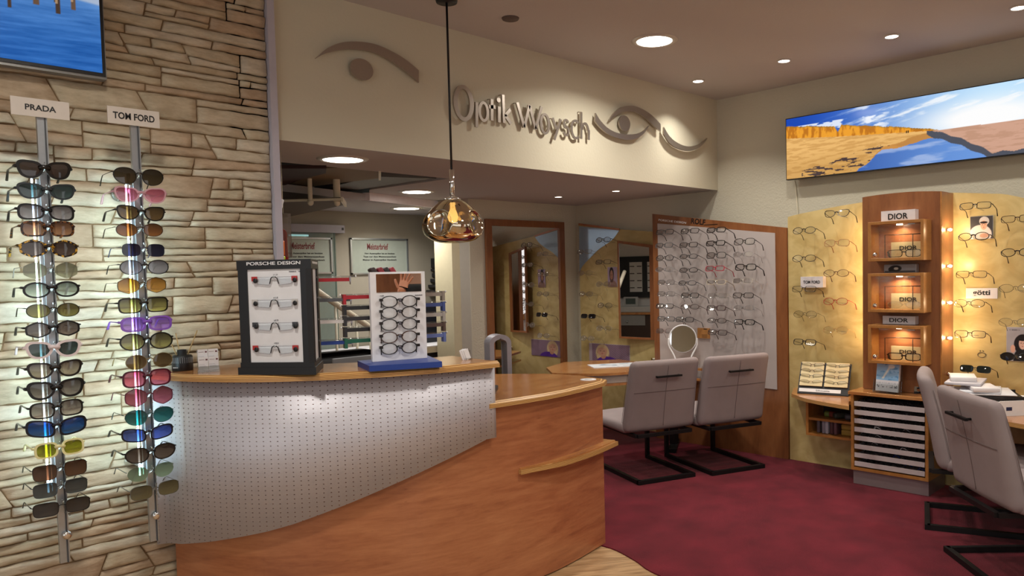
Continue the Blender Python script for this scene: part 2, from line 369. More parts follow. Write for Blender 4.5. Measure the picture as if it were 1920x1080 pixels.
edge = smooth_curve([(p.x, p.y, 0) for p in edge]+[(2.62, 1.5, 0), (3.0, .6, 0), (3.2, -.8, 0), (3.2, Y0, 0)], 5)
pts = [(p.x, p.y) for p in edge]+[(XR, Y0), (XR, 4.93), (3.0, 4.93), (2.6, 3.4), (2.75, 2.6)]
mb.prism(pts, -.006, 0, ca.m); c = struct(mb, 'floor'); c['label'] = 'dark red fitted carpet'

# ceilings, bulkhead and walls
mb = MB(); mb.box2((X0, Y0, ZC), (XR+.1, YW+.1, ZC+.1), M['ceil']); struct(mb, 'ceiling')
XE = 1.573                                                    # end of the stone cladding
mb = MB(); mb.box2((XE-.2, YW, ZS), (XR, YW+.12, ZC), M['cream']); struct(mb, 'wall_front').name = 'wall_bulkhead'
mb = MB()
so = [(XE-.1, YW+.12), (XR, YW+.12), (XR, 4.97), (3.85, 4.97), (3.78, 5.2), (3.036, 4.985), (2.945, 4.83), (3.029, 4.002), (XE-.1, 3.96)]
mb.prism(so, ZS, ZS+.06, M['soff']); mb.box2((XE-.1, YW, ZS-.0005), (XR, YW+.12, ZS), M['soff']); 
struct(mb, 'ceiling')
mb = MB(); st = M['soff']
mb.prism([(3.036, 4.981), (3.85, 5.222), (3.83, 5.262), (3.0, 5.02)], ZL, ZS, plain('step_paint', 'f0e8ec', .6)); mb.prism([(.9, 4.3), (2.2, 4.75), (3.0, 5.0), (3.85, 5.26), (4.8, 5.3), (4.8, 6.0), (.9, 6.0)], ZL, ZL+.05, st); struct(mb, 'ceiling')
mb = MB(); mb.box2((XE-1.0, 3.4, ZS+1.3), (3.2, 5.2, ZS+1.35), plain('stairwell_dark', '4a443e', .9)); mb.box2((XE-1, 5.2, ZL+.05), (3.4, 5.25, ZS+1.35), M['greige']); mb.box2((3.06, 3.98, ZS+.06), (3.12, 5.2, ZS+1.35), M['greige']); struct(mb, 'wall_stairwell')
# right wall
mb = MB(); mb.box2((XR, Y0, 0), (XR+.12, 5.0, ZC), M['cream2']); struct(mb, 'wall_right')
# back wall of the niche with the tall mirror, and its jamb
W1a, W1b = Vector((3.9, 4.932, 0)), Vector((XR, 4.899, 0))
mb = MB(); mb.prism([(3.915, 4.932), (XR, 4.899), (XR, 5.02), (4.02, 5.1), (3.86, 5.04)], 0, ZS, M['cream2']); struct(mb, 'wall_back')
mb = MB(); mb.prism([(3.86, 5.0), (3.913, 4.936), (3.99, 5.3), (3.9, 5.3)], 0, ZS, plain('jamb_paint', 'b6b0a4', .8)); mb.prism([(3.80, 5.02), (3.862, 4.998), (3.9, 5.3), (3.83, 5.3)], 0, ZS, plain('door_jamb_cream', 'c9bfa0', .6)); struct(mb, 'trim_1')
# lab room behind
mb = MB(); mb.box2((.4, 5.9, 0), (5.2, 6.0, ZS+.3), M['greige']); struct(mb, 'wall_lab_back')
mb = MB(); mb.box2((4.6, 5.0, 0), (4.7, 5.9, ZS+.1), M['greige']); struct(mb, 'wall_lab_right')
mb = MB(); mb.box2((.9, 3.55, 0), (1.0, 5.9, ZS+1.3), M['greige']); struct(mb, 'wall_lab_left')
# shop front side (behind the viewer) and left
mb = MB(); mb.box2((X0-.1, Y0, 0), (X0, YW, ZC), M['cream']); struct(mb, 'wall_left')
mb = MB(); mb.box2((X0, Y0-.1, 0), (XR, Y0, ZC), M['cream']); struct(mb, 'wall_street')

# ---- natural stone cladding (real relief, course by course)
sn = NT('ledge_stone'); v = sn.coord(); at = sn.n('ShaderNodeAttribute'); at.attribute_name = 'Col'
n = sn.n('ShaderNodeTexNoise'); n.inputs['Scale'].default_value = 22; n.inputs['Detail'].default_value = 7; n.inputs['Roughness'].default_value = .65; mp = sn.n('ShaderNodeMapping'); mp.inputs['Scale'].default_value = (.6, 1, 1.8); sn.l(v, mp.inputs[0]); sn.l(mp.outputs[0], n.inputs['Vector'])
r = sn.n('ShaderNodeValToRGB'); r.color_ramp.elements[0].position = .3; r.color_ramp.elements[0].color = (.72, .68, .62, 1); r.color_ramp.elements[1].position = .7; r.color_ramp.elements[1].color = (1.08, 1.06, 1.03, 1); sn.l(n.outputs['Fac'], r.inputs[0])
mx = sn.n('ShaderNodeMix', data_type='RGBA', blend_type='MULTIPLY'); mx.inputs['Factor'].default_value = 1; sn.l(at.outputs['Color'], mx.inputs['A']); sn.l(r.outputs[0], mx.inputs['B']); sn.l(mx.outputs['Result'], sn.b.inputs['Base Color'])
sn.b.inputs['Roughness'].default_value = .85; sn.b.inputs['Specular IOR Level'].default_value = .25
n2 = sn.n('ShaderNodeTexNoise'); n2.inputs['Scale'].default_value = 60; n2.inputs['Detail'].default_value = 6; sn.l(mp.outputs[0], n2.inputs['Vector']); sn.bump(n2.outputs['Fac'], .45, .006)
rs = random.Random(11)
vs, fs, cols = [], [], []
def stone(p):                     # p: four corners (x,z) bl, br, tr, tl
    wd = math.hypot(p[1][0]-p[0][0], p[1][1]-p[0][1]); hg = math.hypot(p[3][0]-p[0][0], p[3][1]-p[0][1])
    if wd < .012 or hg < .008: return
    nx, nz = max(4, min(14, int(wd/.025)+3)), 6; b = len(vs); dep = rs.uniform(.008, .019); g = .0016
    tl, tt = rs.uniform(-.006, .006), rs.uniform(-.004, .004); ph = rs.uniform(0, 99); cr = rs.uniform(.2, .4)
    c0 = rs.choice(['c9bda6', 'cfc4b0', 'bfb098', 'c8baa2', 'c4b6a0', 'd2c8b6', 'bca68e', 'c4b098']); c0 = lin(c0)
    for j in range(nz+1):
        for i in range(nx+1):
            u = i/nx; w_ = j/nz
            u = .5-.5*math.cos(math.pi*u) if i in (0, 1, nx-1, nx) else u; w_ = .5-.5*math.cos(math.pi*w_)
            uu = (g+u*(wd-2*g))/wd; ww = (g+w_*(hg-2*g))/hg
            x = (p[0][0]*(1-uu)+p[1][0]*uu)*(1-ww)+(p[3][0]*(1-uu)+p[2][0]*uu)*ww
            z = (p[0][1]*(1-uu)+p[1][1]*uu)*(1-ww)+(p[3][1]*(1-uu)+p[2][1]*uu)*ww
            ed = min(u*wd, (1-u)*wd, w_*hg, (1-w_)*hg); k = min(1, ed/.007)**.5
            ro = .0035*math.sin(x*37+ph)+.003*math.sin(z*160+x*20+ph*2)+rs.uniform(-.0012, .0012)
            wob = .0022*math.sin(x*60+ph) if j in (0, nz) else 0
            d = (dep+tl*(u-.5)+tt*(w_-.5)*2+ro)*k if ed > 0 else -.002
            vs.append((x, YW-d, z+wob)); cols.append((*c0, 1))
    for j in range(nz):
        for i in range(nx):
            a = b+j*(nx+1)+i; fs.append((a, a+1, a+nx+2, a+nx+1))
SX0, SX1 = -.75, XE-.03
z = 0.0; drift = [0.0]*80
def course(zb, zt, x0, x1, dep=0):
    x = x0; lastL = 0
    while x < x1-.001:
        L = rs.uniform(.14, .5) if zt-zb < .055 else rs.uniform(.12, .34)
        xe = min(x1, x+L)
        if x1-xe < .06: xe = x1
        sl = rs.choice([0, 0, 0, .4, -.5, .2])*(zt-zb) if xe < x1-.001 else 0
        H = zt-zb
        if H > .05 and rs.random() < .7:       # split into two or three thin layers with slanted joints
            k = rs.uniform(.35, .65); a, b_ = zb+H*k+rs.uniform(-.006, .006), zb+H*k+rs.uniform(-.010, .010)
            xm = x+(xe-x)*rs.uniform(.3, .7); 
            stone([(x, zb), (xe, zb), (xe+sl*k, b_), (x+lastL*k, a)])
            if rs.random() < .5: stone([(x+lastL*k, a), (xe+sl*k, b_), (xe+sl, zt), (x+lastL, zt)])
            else:
                am = a+(b_-a)*(xm-x)/(xe-x); q = rs.uniform(-.01, .01)
                stone([(x+lastL*k, a), (xm, am), (xm+q, zt), (x+lastL, zt)]); stone([(xm, am), (xe+sl*k, b_), (xe+sl, zt), (xm+q, zt)])
        else: stone([(x, zb), (xe, zb), (xe+sl, zt), (x+lastL, zt)])
        x = xe; lastL = sl
while z < ZC:
    h = rs.choice([.03, .036, .045, .055, .065, .078, .09, .1]); zt = min(ZC, z+h)
    if ZC-zt < .03: zt = ZC
    course(z, zt, SX0, SX1); z = zt
me = bpy.data.meshes.new('stone_cladding'); nb = len(vs); me.from_pydata(vs, [], fs)
cat_ = me.color_attributes.new('Col', 'FLOAT_COLOR', 'POINT'); cat_.data.foreach_set('color', np.array(cols, dtype=np.float32).ravel())
me.materials.append(sn.m)
for p in me.polygons: p.use_smooth = True
o = bpy.data.objects.new('wall_stone_cladding', me); COL.objects.link(o); o['kind'] = 'structure'
mb = MB(); mb.box2((X0, YW, 0), (SX1, YW+.18, ZC), plain('stone_joints', '80694e', .95, noise=.2, nscale=40)); mb.box2((SX1, YW, 0), (XE-.001, YW+.18, ZS), M['cream']); struct(mb, 'wall_stone_backing')
mb = MB(); mb.box2((SX1-.002, YW-.035, 0), (XE, YW-.001, ZC), plain('corner_profile', 'b9b4c0', .4)); struct(mb, 'trim_2')

# ------------------------------------------------------------------ ceiling lights
LAMP = emit('lamp_diffuser', 'fff4e4', 14)
RIM = plain('fitting_rim', 'c9c2bc', .35, .3)
def downlight(p, r, label, group, small=False):
    t = thing('ceiling_downlight', label, 'ceiling light', p, group=group)
    mb = MB(); q = r*1.28; mb.lathe([(r*.98, 0), (r*1.0, -.008), (q*.9, -.008), (q, -.001), (q, 0)], (0, 0, 0), RIM, 32); mb.build('rim', t)
    mb = MB(); mb.lathe([(.001, -.006), (r*.97, -.006), (r*.97, -.002), (.001, -.002)], (0, 0, 0), LAMP, 32); mb.build('diffuser', t)
downlight(BIG[0], .105, 'large round recessed ceiling light, lit, in the high ceiling above the lettered wall', 'recessed ceiling lights')
nm = ['small lit spot in the high ceiling, nearest the large round light on its right', 'small lit spot in the high ceiling, above the left half of the beach screen', 'small lit spot in the high ceiling closest to the corner of the cream walls', 'small lit ceiling spot cut by the right edge of the photo']
for p, s in zip(SMALL, nm): downlight(p, .036, s, 'recessed ceiling lights')
downlight(SBIG[0], .105, 'large round lit downlight in the lowered ceiling beside the stone wall edge', 'recessed ceiling lights')
downlight(SBIG[1], .105, 'large round lit downlight in the lowered ceiling just behind the pendant lamp', 'recessed ceiling lights')
downlight(LB, .105, 'round lit downlight furthest back, below the bright ceiling step left of the pendant', 'recessed ceiling lights')
downlight(SSM[0], .03, 'small lit spot in the lowered ceiling above the tall wood-framed mirror', 'recessed ceiling lights')
downlight(SSM[1], .03, 'small lit spot in the lowered ceiling above the framed eyeglass board', 'recessed ceiling lights')
for p, s in zip(OUT, ('above the wooden floor before the counter', 'nearest the stone wall', 'above the nearest grey chair', 'closest above the viewer', 'added behind the viewer to light the partition')): downlight(p, .105, 'large round ceiling light outside the frame, '+s, 'ceiling lights outside the frame')
p = onZ(ZC, 957, 34); mb = MB(); mb.lathe([(.001, -.008), (.042, -.008), (.046, 0), (.001, 0)], (0, 0, 0), plain('sensor_brown', '5e4f49', .6), 24)
o = mb.build('ceiling_sensor'); o.location = p; tag(o, 'dark flat round ceiling disc between the pendant cord and the large light', 'sensor')

# ------------------------------------------------------------------ pendant lamp
Yp = 3.0; pc = onY(Yp, 849.5, 415); ct = ZC
t = thing('pendant_lamp', 'dimpled gold mirrored glass pendant lamp on a black cord above the counter', 'lamp', (pc.x, Yp, 0))
mb = MB(); mb.tube([(0, 0, ZC), (0, 0, onY(Yp, 846, 318).z)], .0055, M['black']); mb.build('cord', t)
mb = MB(); zt = onY(Yp, 846, 318).z; zb = onY(Yp, 848, 373).z; mb.tube([(0, 0, zt), (0, 0, zb)], .012, M['chrome'], 12); mb.lathe([(.012, zb+.012), (.03, zb+.006), (.045, zb-.004), (.03, zb-.006)], (0, 0, 0), M['chrome'], 24); mb.build('stem', t)
mb = MB(); mb.lathe([(.001, ZC-.02), (.05, ZC-.02), (.055, ZC), (.001, ZC)], (0, 0, 0), M['black'], 24); mb.build('ceiling_rose', t)
zT, zB = onY(Yp, 849, 374).z, onY(Yp, 850, 456).z; H_ = zT-zB; Rr = 57.5/FPX*((pc-CAM).dot(AF))*.985
prof = [(0, 1), (.24, .992), (.40, .95), (.60, .84), (.80, .70), (.93, .56), (.995, .42), (.985, .30), (.90, .17), (.70, .07), (.4, .015), (0, 0)]
def prad(h):
    for (r0, z0), (r1, z1) in zip(prof, prof[1:]):
        if z1 <= h <= z0: k = (h-z1)/(z0-z1+1e-9); return r1+(r0-r1)*k
    return 0
bm = bmesh.new(); bmesh.ops.create_uvsphere(bm, u_segments=144, v_segments=110, radius=1)
toc = math.atan2(-Yp, -pc.x)
dim = [(toc-.50, .36), (toc+1.02, .36), (toc+2.9, .36), (toc-2.0, .36)]
pp = smooth_curve([(a, 0, b) for a, b in prof], 8)
for v in bm.verts:
    th = math.acos(max(-1, min(1, v.co.z)))/math.pi; k = th*(len(pp)-1); i = min(int(k), len(pp)-2); q = pp[i].lerp(pp[i+1], k-i)
    a = math.atan2(v.co.y, v.co.x); rr, zz = max(q.x, 0), q.z
    P = Vector((rr*math.cos(a)*Rr, rr*math.sin(a)*Rr, (zz-.45)*H_))
    for da, s in dim:
        D = Vector((math.cos(da)*.97*Rr, math.sin(da)*.97*Rr, (.45-.45)*H_)); d = (P-D).length/(Rr*.43)
        if d < 1: P -= D.normalized()*Rr*(.26*(1-d**2)**.75); 
        elif d < 1.2: P += D.normalized()*Rr*.02*math.sin((d-1)/.2*math.pi)
    v.co = P
gm = NT('gold_mirror_glass'); g = gm.n('ShaderNodeBsdfGlossy'); g.inputs[0].default_value = (*lin('d9cfbc'), 1); g.inputs['Roughness'].default_value = .015
tr = gm.n('ShaderNodeBsdfTransparent'); tr.inputs[0].default_value = (*lin('ecdcb8'), 1); lw = gm.n('ShaderNodeLayerWeight'); lw.inputs[0].default_value = .3
ma = gm.n('ShaderNodeMath', operation='MULTIPLY_ADD'); gm.l(lw.outputs['Facing'], ma.inputs[0]); ma.inputs[1].default_value = .12; ma.inputs[2].default_value = .88; mx = gm.n('ShaderNodeMixShader'); gm.l(ma.outputs[0], mx.inputs[0]); gm.l(tr.outputs[0], mx.inputs[1]); gm.l(g.outputs[0], mx.inputs[2]); gm.l(mx.outputs[0], gm.o.inputs[0])
me = bpy.data.meshes.new('glass_shade'); bm.to_mesh(me); bm.free(); me.materials.append(gm.m)
for p in me.polygons: p.use_smooth = True
o = bpy.data.objects.new('glass_shade', me); COL.objects.link(o); o.parent = t; o.location = (0, 0, zB+.45*H_)
mb = MB(); mb.lathe([(.001, -.03), (.02, -.022), (.027, 0), (.02, .022), (.012, .04), (.012, .07)], (0, 0, zB+.6*H_), emit('warm_bulb', 'ffcf80', 14), 16); mb.build('bulb', t)

# ------------------------------------------------------------------ wall emblems and lettering (bulkhead)
ST = plain('brushed_steel', 'b0a69c', .3, .8, nscale=200)
def ribbon(px_top, px_bot, y, off=.02, th=.012, name='arc', parent=None):
    A = smooth_curve([onY(y, *p) for p in px_top], 6); B = smooth_curve([onY(y, *p) for p in px_bot], 6)
    mb = MB(); vs = []
    for a, b in zip(A, B):
        for p in (a, b): vs += [(p.x, y-off, p.z), (p.x, y-off-th, p.z)]
    n = len(A); fs = []
    for i in range(n-1):
        k = i*4; fs += [(k+1, k+3, k+7, k+5), (k, k+4, k+6, k+2), (k, k+1, k+5, k+4), (k+2, k+6, k+7, k+3)]
    fs += [(0, 2, 3, 1), ((n-1)*4, (n-1)*4+1, (n-1)*4+3, (n-1)*4+2)]
    mb.add(vs, fs, ST)
    for i in (n//4, 3*n//4): c = (A[i]+B[i])/2; mb.tube([(c.x, y, c.z), (c.x, y-off, c.z)], .004, ST)
    return mb.build(name, parent)
def Z1(u, v): return (500+u/3.857, v/3.857)
def Z2(u, v): return (900+u/3.6, v/3.6)
t = thing('eye_emblem', 'brushed steel single eyebrow arc over a round pupil, nearest the stone wall', 'wall emblem', (0, 0, 0))
ribbon([Z1(*p) for p in ((333, 430), (420, 358), (520, 318), (640, 312), (760, 330), (870, 375), (980, 440), (1075, 518))],
       [Z1(*p) for p in ((334, 432), (400, 398), (500, 372), (600, 366), (740, 385), (860, 440), (970, 515), (1075, 606))], YW, parent=t, name='brow_arc')
c = onY(YW-.03, *Z1(688, 502)); mb = MB(); mb.lathe([(.001, 0), (.062, 0), (.062, .012), (.001, .012)], c+Vector((0, .01, 0)), ST, 48, (0, -1, 0), False); mb.tube([c, c+Vector((0, .03, 0))], .004, ST)
o = mb.build('pupil', t); 
for v in o.data.vertices: v.co.z = c.z+(v.co.z-c.z)*.83; v.co.x = c.x+(v.co.x-c.x)*1.0
t = thing('eye_emblem', 'brushed steel winking pair of curved arcs with round pupil, right of the steel letters', 'wall emblem', (0, 0, 0))
ribbon([Z2(*p) for p in ((848, 818), (880, 770), (930, 730), (1000, 718), (1060, 735), (1120, 770), (1160, 805), (1195, 842))],
       [Z2(*p) for p in ((850, 820), (885, 790), (930, 765), (1000, 757), (1060, 778), (1110, 815), (1155, 860), (1196, 892))], YW, parent=t, name='upper_arc')
ribbon([Z2(*p) for p in ((757, 768), (790, 820), (840, 870), (900, 900), (970, 912), (1040, 905), (1090, 880), (1118, 852))],
       [Z2(*p) for p in ((752, 822), (790, 868), (840, 908), (900, 935), (970, 949), (1030, 940), (1080, 908), (1120, 853))], YW, parent=t, name='lower_arc')
ribbon([Z2(*p) for p in ((1218, 862), (1250, 915), (1290, 955), (1340, 982), (1390, 992), (1440, 982), (1480, 960), (1512, 935))],
       [Z2(*p) for p in ((1217, 910), (1250, 962), (1290, 995), (1340, 1015), (1390, 1022), (1440, 1010), (1480, 980), (1514, 936))], YW, parent=t, name='closed_lid_arc')
c = onY(YW-.03, *Z2(976, 832)); mb = MB(); mb.lathe([(.001, 0), (.058, 0), (.058, .012), (.001, .012)], c+Vector((0, .01, 0)), ST, 48, (0, -1, 0), False); mb.tube([c, c+Vector((0, .03, 0))], .004, ST)
o = mb.build('pupil', t)
for v in o.data.vertices: v.co.z = c.z+(v.co.z-c.z)*.9
# letters: (kind, photo position) -> real size on the wall
t = thing('wall_lettering', 'brushed steel shop name letters standing off the cream bulkhead', 'lettering', (0, 0, 0))
def letter(strokes, sw=.019, off=.018, th=.010, name='letter'):
    mb = MB()
    for st in strokes:
        if st[0] == 'ring' or st[0] == 'arc':
            _, px, py, rx, rz, a0, a1 = st; c = onY(YW-.024, px, py); n = 40; vs = []; fs = []
            for i in range(n+1):
                a = math.radians(a0+(a1-a0)*i/n)
                for q in (0, 1):
                    ox = rx-(sw if q else 0); oz = rz-(sw*.8 if q else 0)
                    for dy in (0, th): vs.append((c.x+ox*math.cos(a), YW-off-dy, c.z+oz*math.sin(a)))
            for i in range(n): k = 4*i; fs += [(k+1, k+3, k+7, k+5), (k, k+4, k+6, k+2), (k, k+1, k+5, k+4), (k+2, k+6, k+7, k+3)]
            if a1-a0 < 359: fs += [(0, 2, 3, 1), (4*n, 4*n+1, 4*n+3, 4*n+2)]
            mb.add(vs, fs, ST)
        elif st[0] == 'dot':
            c = onY(YW-.024, st[1], st[2]); mb.lathe([(.001, 0), (.014, 0), (.014, th), (.001, th)], (c.x, YW-off, c.z), ST, 20, (0, -1, 0), False)
        else:
            P = [onY(YW-.024, *p) for p in st]
            for a, b in zip(P, P[1:]): mb.bar((a.x, YW-off-th/2, a.z), (b.x, YW-off-th/2, b.z), th, sw if abs(a.x-b.x) > .001 else sw, ST, up=(0, 0, 1)) if abs(a.z-b.z) < abs(a.x-b.x) else mb.bar((a.x, YW-off-th/2, a.z), (b.x, YW-off-th/2, b.z), sw, th, ST, up=(0, 1, 0))
    first = mb.v[0]; mb.tube([(first[0], YW, first[2]), (first[0], YW-off, first[2])], .003, ST)
    return mb.build(name, t)
def cm(px, py, dx):  # metres per photo pixel along the wall at this point
    return (onY(YW, px+dx, py)-onY(YW, px, py)).length
def A1(u, v): return (500+u/3.857, v/3.857)
letter([('ring', 869, 193.5, cm(869, 193, 18.5), .098, 0, 360)], 0.0282)                                            # O
letter([[A1(1517, 742), A1(1517, 920)], ('ring', *A1(1567, 808), cm(905, 208, 10), .057, 0, 360)], 0.0192)
letter([[A1(1627, 718), A1(1627, 872)], [A1(1606, 772), A1(1652, 776)]], 0.0205)
letter([[A1(1680, 772), A1(1680, 886)], ('dot', *A1(1675, 724))], 0.0205)
letter([[A1(1708, 686), A1(1715, 890)], [A1(1760, 792), A1(1722, 838)], [A1(1722, 832), A1(1765, 896)]], 0.0192)
letter([[Z2(250, 692), Z2(297, 860)], [Z2(297, 860), Z2(332, 712)], [Z2(332, 712), Z2(374, 872)], [Z2(374, 872), Z2(414, 722)]], 0.0192)
letter([('ring', *Z2(437, 836), cm(1023, 231, 9.3), .064, 0, 360)], 0.0192)
letter([[Z2(488, 796), Z2(514, 872)], [Z2(544, 806), Z2(500, 942)]], 0.0179)
letter([('arc', *Z2(580, 836), cm(1061, 232, 5.5), .030, 20, 270), ('arc', *Z2(580, 884), cm(1061, 245, 6), .034, -160, 90)], 0.0154)
letter([('arc', *Z2(645, 874), cm(1078, 243, 9.5), .062, 50, 310)], 0.0179)
letter([[Z2(682, 756), Z2(682, 936)], ('arc', *Z2(709, 880), cm(1096, 241, 7), .050, 0, 180), [Z2(733, 878), Z2(733, 944)]], 0.0166)

# ------------------------------------------------------------------ screens
def sea_posts(u, v):
    c = lay(tuple(np.zeros_like(u) for _ in range(3)), np.ones_like(u), '3a7ac8'); 
    k = sstep(0, 1, v); base = tuple((1-k)*a+k*b for a, b in zip(hexf('2a68b8'), hexf('8fb6e8')))
    n = fbm(u*9+v*14, v*70-u*10, 3, 4); base = tuple(b+(n-.5)*.22 for b in base)
    sky = sstep(.47, .49, v-.1*(1-u)-.02+u*.06); base = lay(base, sky*.9, 'b9c4d8')
    for i in range(16):
        x = .06+i*.058+.012*math.sin(i*5); L = .12+.08*((i*7) % 5)/5; wd = .007+.004*((i*3) % 4)/4
        m_ = (np.abs(u-x) < wd*(1-.5*sstep(.5, .2, v)))*(v > .5-L)*(v < .78); base = lay(base, m_*1.0, '6b5240' if i % 2 else '4a3a30')
        m2 = (np.abs(u-x+wd*.4) < wd*.3)*(v > .5-L*.6)*(v < .78); base = lay(base, m2*.7, 'd8b48a')
    return base
br = onY(YW-.08, 200.5, 150)
Wt, Ht = 1.15, .60
t = thing('wall_screen', 'flat screen showing wooden posts in blue water, high on the stone wall', 'screen', (br.x-Wt/2, YW-.08, br.z+Ht/2))
mb = MB(); mb.box((0, .02, 0), (Wt, .04, Ht), plain('screen_bezel_silver', '8e8e8c', .35, .6)); mb.box((0, -.002, 0), (Wt-.008, .006, Ht-.02), M['black']); mb.build('housing', t)
paint(Wt-.03, Ht-.035, 300, 160, sea_posts, vcol('screen_sea', es=1.0), 'display_panel', t, T(.0, -.0065, .004))
mb = MB(); mb.box((0, .062, 0), (.4, .055, .3), M['black']); mb.build('wall_bracket', t)

def beach(u, v):
    I = lambda xs, ys: np.interp(u, xs, ys)
    g = sstep(.0, .85, u)
    sky = tuple(a*(1-g)+b*g for a, b in zip(hexf('1848b4'), hexf('bfe4ff')))
    sky = lay(sky, np.clip(np.exp(-(((u-.80)/.24)**2+((v-.56)/.26)**2))*1.25, 0, 1), 'ffffff')
    rx, ry = u*3.2+v*1.2, (v*1.4-u*1.1)*9
    sky = lay(sky, sstep(.50, .68, fbm(rx*2.2+5, ry+20, 9, 5))*sstep(.12, .4, u)*sstep(.62, .74, v)*.8, 'ffffff')
    sky = lay(sky, sstep(.54, .66, fbm(u*22, v*16, 21, 5))*(v > .6)*(v < .86)*sstep(.5, .4, u)*sstep(.02, .06, u)*.9, 'f2f6ff')
    out = sky
    base = I([0, .24, .62, 1], [.68, .587, .47, .45]); topc = I([0, .22, .235, .25, .45, .62, 1], [.885, .765, .66, .765, .63, .49, .40])+.016*(fbm(u*40, u*0+1, 2, 4)-.5)*2
    wv = fbm(u*7, v*11, 33, 5); water = tuple(a*(1-g)+b*g for a, b in zip(hexf('284c9c'), hexf('6f9ce0'))); water = lay(water, sstep(.48, .66, wv)*.7, 'b4c4e8')
    below = v < base; out = tuple(np.where(below, b, a) for a, b in zip(out, water))
    cl = (v >= base)*(v < topc)*(u < .63)*1.0; out = lay(out, cl, 'f0a232'); out = lay(out, cl*sstep(.42, .62, fbm(u*90, v*8, 12, 4))*.75, 'b0661c'); out = lay(out, cl*sstep(.03, 0, topc-v)*.6, '8c7430')
    edge_ = I([.30, .36, .42, .52, .62], [-.02, .12, .32, .41, .465])+.03*(fbm(u*22, v*20, 4, 3)-.5)*2
    lb = below*((u < .305)+(v > edge_))*(u < .62) > 0
    sand = lay(lay(out, np.ones_like(u), 'eebb72'), sstep(.42, .62, fbm(u*24, v*50, 6, 5))*.5, 'c08a48'); sand = lay(sand, sstep(.5, .05, v)*.35, 'a87838'); out = tuple(np.where(lb, a, b) for a, b in zip(sand, out))
    rf = below*(u > .38)*(u < .62)*(v < edge_)*(v > edge_-.10*sstep(.36, .5, u)); out = lay(out, rf*.8, 'dc8a28')
    out = lay(out, lb*(v < .40-.2*np.abs(u-.35)*3)*(u > .07)*sstep(.56, .59, fbm(u*30, v*34, 17, 4))*(v < .05+u*.8)*.9, '3c3038')
    rim = I([.59, .62, .69, .76, .82], [.43, .36, .25, .10, -.05])+.012*np.sin(u*90); bank = below*(u > .59)*(v > rim)
    b2 = lay(lay(out, np.ones_like(u), 'd2a48c'), sstep(.45, .6, fbm(u*20, v*40, 8, 4))*.4, 'b08468'); out = tuple(np.where(bank, a, b) for a, b in zip(b2, out))
    out = lay(out, below*(u > .59)*(v > rim)*(v < rim+.10)*.85, '3a4658')
    return lay(out, ((np.abs(u-.515) < .0022)+(np.abs(u-.521) < .0022))*(v > .49)*(v < .525)*1.0, '2a2020')
a, b = onX(XR-.1, 1473, 223), onX(XR-.1, 1475, 338); r_ = onX(XR-.1, 1920, 148)
Wt = (a.y-r_.y)*1.09; Ht = a.z-b.z
t = thing('wall_screen', 'long lit panel showing a sunlit beach, orange cliffs and a river, right wall', 'screen', (XR-.1, a.y-Wt/2, (a.z+b.z)/2), -math.pi/2)
mb = MB(); mb.box((0, .018, 0), (Wt, .036, Ht), M['black']); mb.build('housing', t)
paint(Wt-.012, Ht-.012, 460, 130, beach, vcol('screen_beach', es=1.1), 'display_panel', t, T(0, -.003, 0))
mb = MB(); mb.box((0, .064, 0), (.6, .065, .2), M['black']); mb.build('wall_bracket', t)
cb = [onX(XR-.006, *p) for p in ((1489, 338), (1492, 350), (1496, 400), (1497, 450))]; mb = MB(); mb.tube(smooth_curve([(XR-.008, p.y, p.z) for p in cb], 4), .004, M['ivory'], 6); tag(mb.build('power_cable'), 'thin pale cable running down the wall below the left end of the beach screen', 'cable')

# ------------------------------------------------------------------ glasses
def outline(shape, a, b, side, n=36):
    P = []
    for k in range(n):
        t = 2*math.pi*k/n; c, s = math.cos(t), math.sin(t)      # c=+1 outer side
        ex = {'rect': 4.2, 'sq': 3.2, 'cat': 2.25, 'hex': 2.6, 'round': 2.0, 'oval': 2.1, 'avi': 2.3, 'wrap': 3.2, 'fly': 3.0}[shape]
        r = (abs(c)**ex+abs(s)**ex)**(-1/ex); x, z = r*c*a, r*s*b
        if shape == 'cat': z += b*.42*max(0, c)**1.5*(1 if s > 0 else max(0, 1+s*1.6)); x *= 1-.2*max(0, -s)
        if shape == 'avi': x *= 1-.14*max(0, -s)*(1 if c < 0 else .6); z += b*.12*c*(s < 0)
        if shape == 'rect': x *= 1-.06*max(0, -s)
        if shape == 'fly': x *= 1+.07*c*0-.10*max(0, -s)*(c < 0); z *= 1+.12*c
        if shape == 'hex':
            kk = round(t/(math.pi/3))*math.pi/3; q = math.cos(math.pi/6)/math.cos(((t+math.pi/6) % (math.pi/3))-math.pi/6); x, z = (.55*q+.45)*c*a*1.05, (.55*q+.47)*s*b*1.08
        if shape == 'wrap': z += b*.25*c; 
        if shape == 'round': x *= 1
        P.append((side*x, z))
    return P if side > 0 else P[::-1]
_gm = {}
